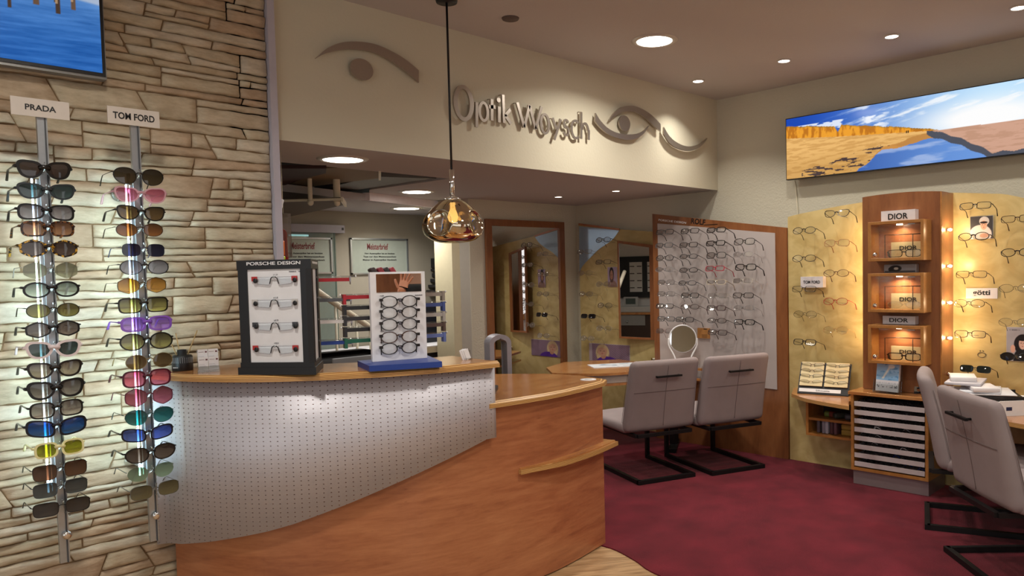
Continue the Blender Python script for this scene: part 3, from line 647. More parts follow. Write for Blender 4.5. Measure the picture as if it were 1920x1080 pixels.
def glass_parts(shape, W, h, rim, fw, fmat, lmat, tmat, brow=0, tlen=.155, tw=None, spread=1.0):
    key = (shape, W, h, rim, fw, fmat.name, lmat.name, tmat.name, brow, tlen, tw)
    if key in _gm: return _gm[key]
    rimr = rim if rim > 0 else .0006; gap = .014
    a = (W-2*gap*.7)/4-rimr*.5-.001; c = W/2-a-rimr; b = h/2-rimr*.7
    fr = MB(); L = {}
    for sd in (-1, 1):
        inn = outline(shape, a, b, sd); out = outline(shape, a+rimr, b+rimr*.8, sd); n = len(inn)
        if brow: out = [(x, z+(brow if z > b*.3 else 0)) for x, z in out]
        d = max(.0022, fw); vs = []; bow = lambda x: .10*(abs(x)/(W/2))**2*W*.35
        for P, k in ((inn, 0), (out, 1)):
            for x, z in P: X_ = x+sd*c; vs.append((X_, bow(X_)-d/2, z)); vs.append((X_, bow(X_)+d/2, z))
        fs = []
        for i in range(n):
            j = (i+1) % n; I0, I1, J0, J1 = 2*i, 2*i+1, 2*j, 2*j+1; o = 2*n
            fs += [(I0, J0, o+J0, o+I0), (I1, o+I1, o+J1, J1), (I0, I1, J1, J0), (o+I0, o+J0, o+J1, o+I1)]
        if rim > 0: fr.add(vs, fs, fmat, False)
        lb = MB(); il = outline(shape, a*1.01, b*1.01, sd); m_ = len(il); vv = [(x+sd*c, bow(x+sd*c)-.0006, z) for x, z in il]+[(x+sd*c, bow(x+sd*c)+.0006, z) for x, z in il]+[(sd*c, bow(c)-.0022, 0)]
        lb.add(vv, [(i, (i+1) % m_, 2*m_) for i in range(m_)]+[tuple(reversed(range(m_, 2*m_)))], lmat, True); L[sd] = lb.mesh('lens')
    br_ = max(rimr*.9, .0016); zb = b*.25
    fr.tube([(-(c-a)-rimr*.4, .001, zb), (-gap*.35, -.002, zb+b*.18), (gap*.35, -.002, zb+b*.18), ((c-a)+rimr*.4, .001, zb)], br_, fmat, 6)
    for sd in (-1, 1): fr.tube([(sd*(W/2-rimr*1.2), .006+.03*W, b*.42), (sd*(W/2+.001), .012, b*.45), (sd*(W/2+.002), .018, b*.45)], max(rimr*.7, .0014), fmat, 6)
    for sd in (-1, 1): fr.tube([(sd*(c-a), .002, -b*.05), (sd*(c-a-.002), .009, -b*.15)], .0014, fmat, 5)
    res = [('frame', fr.mesh('frame')), ('lens', L[-1]), ('lens', L[1])]
    tw = tw or max(.0022, rimr*1.3)
    for sd in (-1, 1):
        tb = MB(); X_ = W/2+.002; P = [(sd*X_, .014, b*.45), (sd*X_*.99, tlen*.55, b*.42), (sd*X_*.96, tlen*.78, b*.3), (sd*X_*.93, tlen, -max(b*.8, .022))]
        P = smooth_curve(P, 4); tb.tube(P, [tw*(.95-.25*math.sin(i/len(P)*3.0)) for i in range(len(P))], tmat, 6, flat=.5); res.append(('temple', tb.mesh('temple')))
    _gm[key] = res; return res
def glasses(M4, label, kind, shape='rect', W=.165, h=.036, rim=.003, fw=.003, fcol='161518', lcol=None, lcol2=None, tcol=None, group=None, tlen=.155, brow=0, met=0, tw=None):
    fm = plain('frame_'+fcol+('m' if met else ''), fcol, .25, met, noise=.0) if fcol not in ('tort', 'tortdk', 'clear', 'clearpink', 'clearyel', 'palepink', 'purple', 'claryt') else SPECIAL[fcol]
    tm = fm if not tcol else plain('frame_'+tcol, tcol, .25, 0, noise=0)
    lm = lens_mat(lcol, lcol2) if lcol else M['demo']
    t = thing('sunglasses' if kind == 'sun' else 'eyeglasses', label, 'sunglasses' if kind == 'sun' else 'eyeglasses', M4=M4, group=group)
    for nm_, me in glass_parts(shape, W, h, rim, fw, fm, lm, tm, brow, tlen, tw): 
        o = bpy.data.objects.new(nm_, me); COL.objects.link(o); o.parent = t
    return t
M['demo'] = clear('demo_lens', 'fbfcfc', .05)
def tort(name, c1, c2):
    a = NT(name); n = a.n('ShaderNodeTexVoronoi'); n.inputs['Scale'].default_value = 110; a.l(a.coord(), n.inputs['Vector'])
    n2 = a.n('ShaderNodeTexNoise'); n2.inputs['Scale'].default_value = 90; a.l(a.coord(), n2.inputs['Vector'])
    r = a.n('ShaderNodeValToRGB'); r.color_ramp.elements[0].position = .5; r.color_ramp.elements[0].color = (*lin(c1), 1); r.color_ramp.elements[1].position = .6; r.color_ramp.elements[1].color = (*lin(c2), 1)
    a.l(n2.outputs['Fac'], r.inputs[0]); a.l(r.outputs[0], a.b.inputs['Base Color']); a.b.inputs['Roughness'].default_value = .2; return a.m
SPECIAL = {'tort': tort('tortoise_brown', '2a1810', '7a4a20'), 'tortdk': tort('tortoise_yellow', '1c130c', 'c89a30'), 'clear': plain('frame_crystal', 'b9b2ac', .15, alpha=.55), 'clearpink': plain('frame_clear_pink', 'd8a8b4', .15, alpha=.6),
           'clearyel': plain('frame_pale_yellow', 'e6dfa8', .2), 'palepink': plain('frame_pale_pink', 'e0d2d4', .3), 'purple': plain('frame_purple', '8a5ac8', .2, alpha=.85)}

def ordn(i): return ['topmost', 'second', 'third', 'fourth', 'fifth', 'sixth', 'seventh', 'eighth', 'ninth', 'tenth', 'eleventh', 'twelfth', 'thirteenth', 'fourteenth', 'fifteenth', 'sixteenth', 'seventeenth', 'lowest'][i]
# ---- the two display rods on the stone wall
YG, YR = 3.125, 3.17
R1 = [(32, 135, 319, 31, 'cat', .0075, '15120f', '6a5f58', '3c3430', 'black', 'oval', 'grey brown'),
 (33, 143, 359, 28, 'cat', .0055, '2c3236', '3a4f52', '56686a', 'smoky grey', 'cat-eye', 'slate'),
 (34, 141, 398, 28, 'fly', .0055, '131316', '6e6b6e', '98969a', 'black', 'butterfly-shaped', 'grey'),
 (40, 141, 429, 28, 'sq', .0055, 'tort', '6e5340', 'a08770', 'brown tortoiseshell', 'square', 'brown'),
 (37, 148, 466, 29, 'hex', .0055, 'tortdk', '4c4440', '6a605a', 'yellow-flecked tortoiseshell', 'hexagonal', 'dark brown'),
 (44, 148, 507, 27, 'hex', .0, '9a958c', '7e8070', 'a3a597', 'rimless', 'hexagonal', 'olive grey'),
 (44, 151, 543, 28, 'oval', .0055, '131316', '707a76', 'b4beb8', 'black', 'soft square', 'pale grey'),
 (50, 151, 582, 25, 'oval', .0025, '2c281c', '6e6a4c', '8c8860', 'thin dark', 'oval', 'olive'),
 (48, 152, 617, 26, 'hex', .0045, '131316', '5e5a58', '86807c', 'black', 'angular', 'smoke grey'),
 (49, 154, 655, 30, 'cat', .0075, 'palepink', '3c4f52', '5c6c6c', 'pale pink', 'cat-eye', 'teal grey'),
 (52, 156, 693, 29, 'cat', .006, '1c1612', '6a625a', 'a09a8e', 'black tortoiseshell', 'cat-eye', 'taupe'),
 (52, 160, 730, 32, 'cat', .0075, '111113', '5a5856', '8e8a86', 'thick black', 'winged', 'smoke grey'),
 (57, 157, 767, 29, 'sq', .0045, '15130f', '6e6a66', 'a6a29c', 'slim black', 'rectangular', 'grey'),
 (50, 164, 801, 30, 'wrap', .0055, '101420', '1c4a8c', '2c6c94', 'black wrap', 'sporty', 'mirror blue'),
 (66, 159, 841, 28, 'sq', .0055, 'clearyel', '7c7c1c', '9a9a34', 'pale yellow', 'square', 'olive yellow'),
 (63, 164, 882, 28, 'rect', .0015, '2c2824', '4a3224', '6e5240', 'thin-rimmed', 'rectangular', 'brown'),
 (64, 165, 915, 26, 'rect', .0015, '3c3e40', '38444a', '586468', 'thin grey-rimmed', 'rectangular', 'slate'),
 (64, 170, 951, 25, 'rect', .002, '17171a', '1e1f22', '4c4c4e', 'dark', 'rectangular', 'black')]
R2 = [(214, 308, 331, 30, 'avi', .003, '191610', '3c3424', '584e36', 'black', 'aviator', 'dark olive'),
 (216, 314, 366, 28, 'cat', .005, 'clearpink', 'a86478', 'd494a4', 'clear pink', 'cat-eye', 'rose'),
 (220, 311, 400, 26, 'cat', .004, '15120f', '5a4c34', '7e6c4c', 'black', 'cat-eye', 'brown'),
 (219, 307, 431, 24, 'oval', .002, '3c2c20', '6e5034', '946e48', 'slim brown', 'oval', 'brown'),
 (230, 310, 469, 23, 'sq', .0, '4c5068', '1e2440', '2c3456', 'rimless', 'square', 'navy'),
 (226, 318, 501, 26, 'oval', .003, '131316', '7c7e88', 'a6a8b0', 'slim black', 'rounded', 'grey'),
 (221, 314, 535, 26, 'hex', .002, '4c3c28', '8a6a2c', 'bea468', 'slim brown', 'geometric', 'golden'),
 (223, 317, 572, 27, 'rect', .004, '15130f', '5c5a3c', 'aaa878', 'black', 'rectangular', 'olive'),
 (228, 324, 607, 26, 'sq', .006, 'purple', '8a6ab0', 'a890c8', 'purple', 'flat-topped', 'lilac'),
 (226, 326, 640, 31, 'round', .004, '131210', '54523c', 'a6a47c', 'large black', 'round', 'olive green'),
 (237, 325, 677, 27, 'round', .0013, '8a7448', '5c4c30', '7a6a4c', 'thin gold', 'round', 'brown'),
 (231, 322, 709, 30, 'sq', .005, '4a1224', 'a05468', 'd08c9c', 'burgundy', 'winged square', 'pink'),
 (235, 326, 743, 30, 'hex', .0025, '581830', '7c4450', 'a87884', 'burgundy', 'hexagonal', 'rosewood'),
 (236, 327, 780, 28, 'avi', .0013, '2c3c40', '1c5a5c', '388080', 'thin dark', 'teardrop', 'teal'),
 (230, 326, 813, 24, 'wrap', .004, '111216', '3c5488', '5c74a4', 'black', 'narrow wrap', 'blue grey'),
 (236, 331, 850, 28, 'avi', .004, '111113', '4a4038', '68605a', 'black', 'flat-topped', 'dark brown'),
 (241, 327, 885, 26, 'avi', .0, '6c7068', '6e8070', '90a494', 'rimless', 'teardrop', 'pale green'),
 (247, 336, 919, 25, 'sq', .0013, '5c5a54', '5a563c', '7e7a5c', 'thin silver', 'browline', 'olive')]
for lst, side, topx, botx, signc in ((R1, 'left', (78, 215), (124, 1055), 0), (R2, 'right', (255, 235), (290, 1015), 1)):
    px, pz = (onY(YR, *topx)+onY(YR, *botx)).x/2, 0
    zt, zb = onY(YR, *topx).z, onY(YR, *botx).z
    t = thing('sunglasses_display_rod', 'tall aluminium sunglasses rod with light tube, the %s one on the stone wall' % side, 'display rod', (px, YR, 0))
    mb = MB(); mb.box((0, .012, (zt+zb)/2), (.03, .018, zt-zb), M['alu']); mb.box((.008, .001, (zt+zb)/2), (.004, .006, zt-zb), plain('rod_groove', '44474c', .5)); mb.build('profile', t)
    mb = MB(); z1, z2 = onY(YR, 66, 335).z, onY(YR, 95, 925).z
    mb.tube([(-.036, .02, z1), (-.036, .02, z2)], .003, emit('cool_light_tube', 'd4f0ff', 22), 8); mb.build('light_tube', t)
    area('light_tube_lamp', (px-.036, YR+.028, (z1+z2)/2), .02, 1.5, COOL, (0, 1, 0), sy=abs(z1-z2), spread=170)
    area('light_tube_lamp', (px-.028, YR+.022, (z1+z2)/2), .02, 1.2, COOL, (1, -.25, 0), sy=abs(z1-z2), spread=170)
    mb = MB(); mb.box((-.020, .020, (z1+z2)/2), (.008, .008, z1-z2), M['alu']); mb.build('tube_holder', t)
    mb = MB()
    for zz in (z2+.03, z1-.02):
        mb = MB(); mb.tube([(-.02, .02, zz), (-.02, YW-YR-.012, zz)], .009, M['alu'], 10); mb.lathe([(.03, 0), (.03, .008), (.012, .01)], (-.02, YW-YR-.022, zz), M['acrylic'], 20, (0, 1, 0)); mb.build('wall_bracket', t)
    zl = zb+.10; mb = MB(); mb.lathe([(.001, 0), (.014, 0), (.014, .01), (.006, .012), (.001, .012)], (.006, -.004, zl), M['chrome'], 16, (0, -1, 0)); mb.build('lock', t)
    mb = MB()
    mb.tube([(.006, -.001, zl+.08), (.012, -.016, zl+.085), (.016, -.016, zl+.07)], .003, M['acrylic'], 6); mb.build('nose_hook', t)
    for g in lst: mb = MB(); c = onY(YG, (g[0]+g[1])/2+1, g[2]-2); mb.tube([(c.x-px, 0, c.z-.012), (c.x-px, -.030, c.z-.004), (c.x-px, -.052, c.z+.012), (c.x-px, -.046, c.z+.022)], .0035, M['acrylic'], 6); mb.build('nose_hook', t)
    # sign plate
    A = ((18, 180), (129, 192), (21, 216), (130, 224)) if signc == 0 else ((200, 197), (298, 211), (202, 230), (299, 241))
    q = [onY(YR-.005, *p) for p in A]; c = sum(q, Vector())/4; W_ = ((q[1]-q[0]).length+(q[3]-q[2]).length)/2; H_ = ((q[0]-q[2]).length+(q[1]-q[3]).length)/2
    s = thing('sign_plate', ('frosted brand plate with wide serif capitals on the left sunglasses rod' if signc == 0 else 'frosted brand plate with two words in sans capitals on the right sunglasses rod'), 'sign', (c.x, YR-.006, c.z))
    mb = MB(); mb.box((0, 0, 0), (W_, .004, H_), plain('frosted_plate', 'cfc6bd', .4)); mb.build('plate', s)
    put(text_mesh('PRADA' if signc == 0 else 'TOM FORD', W_*(.53 if signc == 0 else .8), .018*1.1 if signc == 0 else .025, M['black'], bold=.02), 'lettering', s, T(0, -.0025, 0))
    for i, g in enumerate(lst):
        xl, xr, yc, hp, sh, rim, fc, l1, l2, d1, d2, d3 = g
        P1, P2 = onY(YG, xl, yc), onY(YG, xr, yc); W_ = (P2-P1).length; cen = onY(YG, (xl+xr)/2, yc)
        hz = (onY(YG, xl, yc-hp/2)-onY(YG, xl, yc+hp/2)).length
        lean = rnd.uniform(-.02, .02)
        lab = '%s %s sunglasses with %s lenses, %s on the %s rod' % (d1, d2, d3, (ordn(i)+' from the top' if 0 < i < 17 else ordn(i)), side)
        glasses(T(cen.x, YG, cen.z)@RY(lean), lab, 'sun', sh, round(W_, 3), round(hz*1.06, 3), rim*1.25 if rim > .003 else rim, .004, fc, l1, l2, group='sunglasses on the %s rod' % side, tlen=.185, tw=.0052 if rim > .003 else .0026)

# ------------------------------------------------------------------ reception counter
ZD, ZU = .80, .973        # underside of the low desk top, underside of the high top
arc = smooth_curve([(1.062, 3.30, 0), (1.13, 3.10, 0), (1.25, 2.90, 0), (1.42, 2.735, 0), (1.67, 2.58, 0), (1.85, 2.515, 0), (2.03, 2.48, 0), (2.314, 2.452, 0), (2.53, 2.468, 0), (2.808, 2.518, 0)], 8)
def offset(P, d):
    out = []
    for i, p in enumerate(P):
        t = (P[min(i+1, len(P)-1)]-P[max(i-1, 0)]).normalized(); out.append(p+Vector((t.y, -t.x, 0))*d)
    return out
def upto(P, x): return [p for p in P if p.x <= x+1e-4]
def wall_strip(mb, P, Q, z0, z1, mat):
    n = len(P); f0 = z0 if callable(z0) else (lambda p: z0); vs = []
    for p, q in zip(P, Q): vs += [(p.x, p.y, f0(p)), (p.x, p.y, z1), (q.x, q.y, z1), (q.x, q.y, f0(p))]
    fs = []
    for i in range(n-1): k = 4*i; fs += [(k, k+4, k+5, k+1), (k+1, k+5, k+6, k+2), (k+2, k+6, k+7, k+3), (k+3, k+7, k+4, k)]
    fs += [(0, 1, 2, 3), (4*n-1, 4*n-2, 4*n-3, 4*n-4)]; mb.add(vs, fs, mat)
ctr = thing('reception_counter', 'curved reception counter in orange pear wood with perforated metal front', 'counter', (2.0, 2.7, 0))
IC = Matrix.Translation((-2.0, -2.7, 0))
inner = offset(arc, -.03)
mb = MB(); wall_strip(mb, arc, inner, 0, ZD, M['pear']); mb.build('front_panel', ctr, IC)
mb = MB(); hi = [p for p in arc if p.x <= 2.035]; hin = offset(hi, -.03); wall_strip(mb, hi, hin, ZD, ZU, M['pear']); 
back = offset(hi, -.26); wall_strip(mb, [p for p in back], offset(back, -.02), .0, ZU, M['pearv']); mb.build('high_body', ctr, IC)
# low desk top with multiplex nose
lowf = offset([p for p in arc if p.x >= 2.02], .035)
tip = onZ(.812, 1138, 714)
lowf[-1] = Vector((tip.x, tip.y, 0))
bk = [(2.85, 2.72), (2.80, 2.92), (2.62, 3.16), (2.2, 3.2), (1.95, 2.75)]
mb = MB(); pts = [(p.x, p.y) for p in lowf]+bk
mb.prism(pts, ZD, ZD+.016, M['edge'], M['edge']); ins = [(p.x, p.y) for p in offset(lowf, -.02)]; ins[-1] = (tip.x-.03, tip.y+.015)
n = len(lowf); A = [(p.x, p.y, ZD+.016) for p in lowf]; B = [(x, y, ZD+.026) for x, y in ins]
mb.add(A+B, [(i, i+1, n+i+1, n+i) for i in range(n-1)], M['edge']); mb.build('desk_nosing', ctr, IC)
mb = MB(); mb.prism(ins+bk, ZD+.0162, ZD+.026, M['top']); mb.build('desk_top', ctr, IC)
mb = MB(); mb.box2((2.772, 2.53, 0), (2.80, 3.1, ZD), M['pearv']); mb.build('end_panel', ctr, IC)
# high top ribbon
f = offset(hi, .065); f = [Vector((1.0, 3.318, 0))]+[p for p in f if p.x > 1.02]
tipu = onZ(ZU+.012, 937, 683); f[-1] = Vector((tipu.x, tipu.y, 0))
b_ = offset(hi, -.28); b_ = [Vector((1.33, 3.318, 0))]+[p for p in b_ if p.y < 3.28 and p.x < 2.2]
endp = onZ(ZU+.03, 915, 673); 
poly = [(p.x, p.y) for p in f]+[(endp.x, endp.y)]+[(p.x, p.y) for p in reversed(b_) if p.x < 2.1]
mb = MB(); mb.prism(poly, ZU, ZU+.016, M['edge'])
g = offset(f, -.018); n = len(f); A = [(p.x, p.y, ZU+.016) for p in f]; B = [(p.x, p.y, ZU+.026) for p in g]
mb.add(A+B, [(i, i+1, n+i+1, n+i) for i in range(n-1)], M['edge']); mb.build('high_top_nosing', ctr, IC)
poly2 = [(p.x, p.y) for p in g]+[(endp.x-.01, endp.y-.004)]+[(p.x, p.y) for p in reversed(b_) if p.x < 2.1]
mb = MB(); mb.prism(poly2, ZU+.0162, ZU+.026, M['top']); mb.build('high_top', ctr, IC)
ZT = ZU+.026
# perforated metal sheet
pa = NT('perforated_metal'); uv = pa.n('ShaderNodeUVMap'); sp = pa.n('ShaderNodeSeparateXYZ'); pa.l(uv.outputs[0], sp.inputs[0])
def cell(out, hw):
    a = pa.n('ShaderNodeMath', operation='FRACT'); pa.l(out, a.inputs[0]); b = pa.n('ShaderNodeMath', operation='SUBTRACT'); pa.l(a.outputs[0], b.inputs[0]); b.inputs[1].default_value = .5
    c = pa.n('ShaderNodeMath', operation='ABSOLUTE'); pa.l(b.outputs[0], c.inputs[0]); d = pa.n('ShaderNodeMath', operation='LESS_THAN'); pa.l(c.outputs[0], d.inputs[0]); d.inputs[1].default_value = hw; return d.outputs[0]
hx, hz_ = cell(sp.outputs[0], .085), cell(sp.outputs[1], .085)
mm = pa.n('ShaderNodeMath', operation='MULTIPLY'); pa.l(hx, mm.inputs[0]); pa.l(hz_, mm.inputs[1])
pa.b.inputs['Base Color'].default_value = (*lin('cac8d0'), 1); pa.b.inputs['Metallic'].default_value = .35; pa.b.inputs['Roughness'].default_value = .48
nn = pa.n('ShaderNodeTexNoise'); nn.inputs['Scale'].default_value = 260; pa.l(pa.coord(), nn.inputs['Vector']); pa.bump(nn.outputs['Fac'], .08, .002)
tb = pa.n('ShaderNodeBsdfTransparent'); mx = pa.n('ShaderNodeMixShader'); pa.l(mm.outputs[0], mx.inputs[0]); pa.l(pa.b.outputs[0], mx.inputs[1]); pa.l(tb.outputs[0], mx.inputs[2]); pa.l(mx.outputs[0], pa.o.inputs[0])
PD = .032
pf = [p for p in offset(arc, PD) if p.x <= 2.035]; e0 = onZ(ZU, 291, 711); pf = [Vector((1.0, 3.318, 0))]+[p for p in pf if p.x > 1.015]
pf[-1] = Vector((onZ(ZU-.005, 915, 688).x, pf[-1].y, 0))
def seg_ray_z(px, py):           # where a photo sight line meets the curved sheet
    d = ray(px, py); best = None
    for a, b in zip(pf, pf[1:]):
        den = d.x*(b.y-a.y)-d.y*(b.x-a.x)
        if abs(den) < 1e-9: continue
        t = (a.x*(b.y-a.y)-a.y*(b.x-a.x))/den; q = CAM+d*t; s = ((q.x-a.x)*(b.x-a.x)+(q.y-a.y)*(b.y-a.y))/((b-a).length**2)
        if -.001 <= s <= 1.001: best = q
    return best
bz = [seg_ray_z(*p) for p in ((296, 1021), (340, 1020), (400, 1015), (450, 1007), (500, 997), (550, 983), (600, 965), (650, 946), (700, 925), (750, 903), (800, 880), (850, 856), (912, 824))]
bz = [p for p in bz if p]
Lc = [0]
for a, b in zip(pf, pf[1:]): Lc.append(Lc[-1]+(b-a).length)
def arclen(q):
    bs, bd = 0, 9
    for i, (a, b) in enumerate(zip(pf, pf[1:])):
        s = max(0, min(1, ((q.x-a.x)*(b.x-a.x)+(q.y-a.y)*(b.y-a.y))/((b-a).length**2))); c = a+(b-a)*s; d = math.hypot(c.x-q.x, c.y-q.y)
        if d < bd: bd = d; bs = Lc[i]+s*(b-a).length
    return bs
BZ = sorted((arclen(q), q.z) for q in bz)
def zbot(s): return float(np.interp(s, [b[0] for b in BZ], [b[1] for b in BZ]))
def pos(s):
    i = max(0, min(len(pf)-2, int(np.searchsorted(Lc, s))-1)); k = (s-Lc[i])/(Lc[i+1]-Lc[i]); return pf[i]+(pf[i+1]-pf[i])*k
N = 120; vs = []; uvs = []; PITX, PITZ = .0275, .0172
for i in range(N+1):
    s = Lc[-1]*i/N; p = pos(s); zb = zbot(s)
    for j, z in ((0, zb), (1, ZU-.002)): vs.append((p.x, p.y, z)); uvs.append((s/PITX+.2, (ZU-z)/PITZ))
me = bpy.data.meshes.new('perforated_sheet'); me.from_pydata(vs, [], [(2*i, 2*i+2, 2*i+3, 2*i+1) for i in range(N)])
ul = me.uv_layers.new(name='UVMap')
for l in me.loops: ul.data[l.index].uv = uvs[l.vertex_index]
me.materials.append(pa.m)
for p in me.polygons: p.use_smooth = True
o = bpy.data.objects.new('perforated_sheet', me); COL.objects.link(o); o.parent = ctr; o.matrix_local = IC
so_ = o.modifiers.new('s', 'SOLIDIFY'); so_.thickness = .002
# handbag shelf on the front
q = [onZ(.512, 941, 866), onZ(.512, 977, 880), onZ(.512, 1060, 863), onZ(.512, 1120, 843), onZ(.512, 1159, 826), onZ(.512, 1109, 816)]
fr_ = smooth_curve([(p.x, p.y, 0) for p in q[1:5]], 5)
bkp = [(p.x, p.y+.004) for p in reversed([p for p in arc if q[0].x < p.x < 2.81])]
poly = [(q[0].x, q[0].y-.0)]+[(p.x, p.y) for p in fr_]+[(2.86, 2.56), (2.815, 2.56), (2.812, 2.522)]+bkp
t = thing('handbag_shelf', 'narrow curved wooden bag shelf with striped multiplex edge on the counter front', 'shelf', (0, 0, 0))
mb = MB(); mb.prism(poly, .488, .508, M['edge']); mb.build('nosing', t)
cxs = sum(p[0] for p in poly)/len(poly); 
ins = [(p[0]+(cxs-p[0])*.02, p[1]+.014*(1 if i < 20 and p[1] < 2.52 else 0)) for i, p in enumerate(poly)]
mb = MB(); mb.prism(ins, .508, .514, M['top']); mb.build('shelf_top', t)

# ---- things on the counter
def at(px, py, z=ZT): p = onZ(z, px, py); return Vector((p.x, p.y, z))
p = at(341, 694); p.y -= .01
t = thing('reed_diffuser', 'round black scent diffuser with white dots and wooden reeds at the stone wall', 'reed diffuser', p)
mb = MB(); mb.lathe([(.001, 0), (.037, 0), (.039, .003), (.039, .055), (.034, .062), (.017, .064), (.017, .084), (.013, .084), (.013, .06)], (0, 0, 0), M['black'], 32); mb.build('jar', t)
wd = M['white']; mb = MB()
for r_ in range(5):
    for k in range(30):
        a = 2*math.pi*k/30; mb.box((0, 0, 0), (.0014, .0014, .0014), wd, T(.0392*math.cos(a), .0392*math.sin(a), .034+.0045*r_)@RZ(a))
o = mb.build('dot_pattern', t); o['kind'] = 'stuff'
put(text_mesh('RIVIERA O', .022, .004, wd), 'lettering', t, RZ(-1.02+math.radians(0))@T(0, -.0397, .015)@Matrix.Identity(4))
for a, b in (((-.004, 0, .02), (-.055, .0, .155)), ((.004, 0, .02), (.05, -.035, .16)), ((0, .005, .02), (-.01, .03, .15))):
    mb = MB(); mb.tube([a, b], .0024, plain('reed', 'a98a5c', .7), 6); mb.build('reed', t)
# business card holder
p = at(391, 697); YAWC = math.atan2(p.y, p.x)-math.pi/2+.12
t = thing('card_holder', 'clear stand with two rows of white business cards with tiny maroon emblems', 'card holder', p, YAWC)
mb = MB(); mb.box((0, .004, .046), (.078, .002, .084), M['acrylic']); mb.box((0, -.016, .012), (.078, .002, .024), M['acrylic']); mb.box((0, -.006, .002), (.078, .024, .003), M['acrylic']); mb.build('acrylic_stand', t)
mr = plain('maroon_print', '6a3a44', .6); gr = plain('grey_print', '9a98a4', .7)
for r_ in range(2):
    for c_ in range(2):
        mb = MB(); x = -.0185+.037*c_; z = .032+.030*r_; y = -.011+.010*r_; mb.box((x, y, z+.003), (.0355, .006, .052 if r_ == 0 else .05), M['paper'])
        mb.box((x+.0115, y-.0034, z+.018), (.007, .0006, .006), mr); mb.box((x-.006, y-.0034, z+.018), (.018, .0006, .0012), mr); mb.box((x-.006, y-.0034, z+.0), (.02, .0006, .0008), gr); mb.box((x-.004, y-.0034, z-.006), (.024, .0006, .0008), gr); mb.box((x-.002, y-.0034, z-.010), (.028, .0006, .0008), gr)
        mb.build('card_stack', t)
# black three-sided display of reading glasses
A_, B_, C3 = Vector((1.184, 2.911, 0)), Vector((1.368, 2.657, 0)), Vector((1.50, 2.852, 0)); ux = (B_-A_).normalized(); uy = Vector((-ux.y, ux.x, 0)); az = math.atan2(ux.y, ux.x)
Wd = (B_-A_).length; org = (A_+B_)/2
t = thing('reading_glasses_display', 'black three-sided display with framed white faces holding slim reading glasses', 'display stand', org+Vector((0, 0, ZT)), az)
def lc(P, z=0): r = P-org; return (r.dot(ux), r.dot(uy))
tri = [lc(A_), lc(B_), lc(C3)]; cen = (sum(q[0] for q in tri)/3, sum(q[1] for q in tri)/3)
def shr(k): return [(cen[0]+(x-cen[0])*k, cen[1]+(y-cen[1])*k) for x, y in tri]
mb = MB(); mb.prism(tri, .0, .028, M['black']); mb.build('base', t)
def local(px, py): # photo pixel -> x,z on the front face
    q = onP(org+uy*.006, uy, px, py); r = q-org; return r.dot(ux), q.z-ZT
fx0, fz1 = local(463, 506); fx1, fz0 = local(569.5, 679); Hd = local(515, 487)[1]
tr_ = shr(.95); mb = MB(); mb.prism(tr_, .028, fz0, M['black']); mb.prism(tr_, fz1, Hd, M['black']); yf = tr_[0][1]
mb.box2((tr_[0][0]+.004, yf, fz0), (fx0, yf+.02, fz1), M['black']); mb.box2((fx1, yf, fz0), (tr_[1][0]-.004, yf+.02, fz1), M['black'])
sd_ = Vector((tr_[2][0]-tr_[1][0], tr_[2][1]-tr_[1][1], 0)); sl = sd_.length; sd_.normalize(); P1 = Vector((tr_[1][0], tr_[1][1], 0)); sn_ = Vector((sd_.y, -sd_.x, 0))
for k0, k1 in ((0, .17), (.80, 1.0)): q0, q1 = P1+sd_*sl*k0-sn_*.010, P1+sd_*sl*k1-sn_*.010; mb.bar(q0+Vector((0, 0, (fz0+fz1)/2)), q1+Vector((0, 0, (fz0+fz1)/2)), .02, fz1-fz0, M['black'])
mb.build('frame', t)
dw_ = plain('display_white', 'e6e6ea', .35)
mb = MB(); mb.box2((fx0, yf+.005, fz0), (fx1, yf+.012, fz1), dw_); mb.build('front_face', t)
q0, q1 = P1+sd_*sl*.16-sn_*.010, P1+sd_*sl*.82-sn_*.010; mb = MB(); mb.bar(q0+Vector((0, 0, (fz0+fz1)/2)), q1+Vector((0, 0, (fz0+fz1)/2)), .008, fz1-fz0, dw_); mb.build('side_face', t)
zt3 = local(515, 493.5)[1]
put(text_mesh('PORSCHE DESIGN', .215, .0125, M['white'], bold=.012), 'lettering', t, T((fx0+fx1)/2+.002, yf-.0006, zt3))
pc3 = P1+sd_*sl*.5+sn_*.0008; put(text_mesh('PORSCHE DESIGN', .15, .009, M['white'], bold=.012), 'lettering', t, T(pc3.x, pc3.y, zt3)@RZ(math.atan2(sd_.y, sd_.x)))
dgr = plain('print_dark', '3c3c44', .6)
for k, (px, py) in enumerate(((515.5, 515), (516, 558), (517, 600.5), (517.5, 643.5))): put(text_mesh('+%.1f' % (1+.5*k), .018, .0052, dgr), 'lettering', t, T(local(px, py)[0], yf+.0045, local(px, py)[1]))
put(text_mesh('READING    DPT', .05, .004, dgr), 'lettering', t, T(local(553, 509)[0], yf+.0045, local(553, 509)[1]))
TM = T(*t.location)@RZ(az)
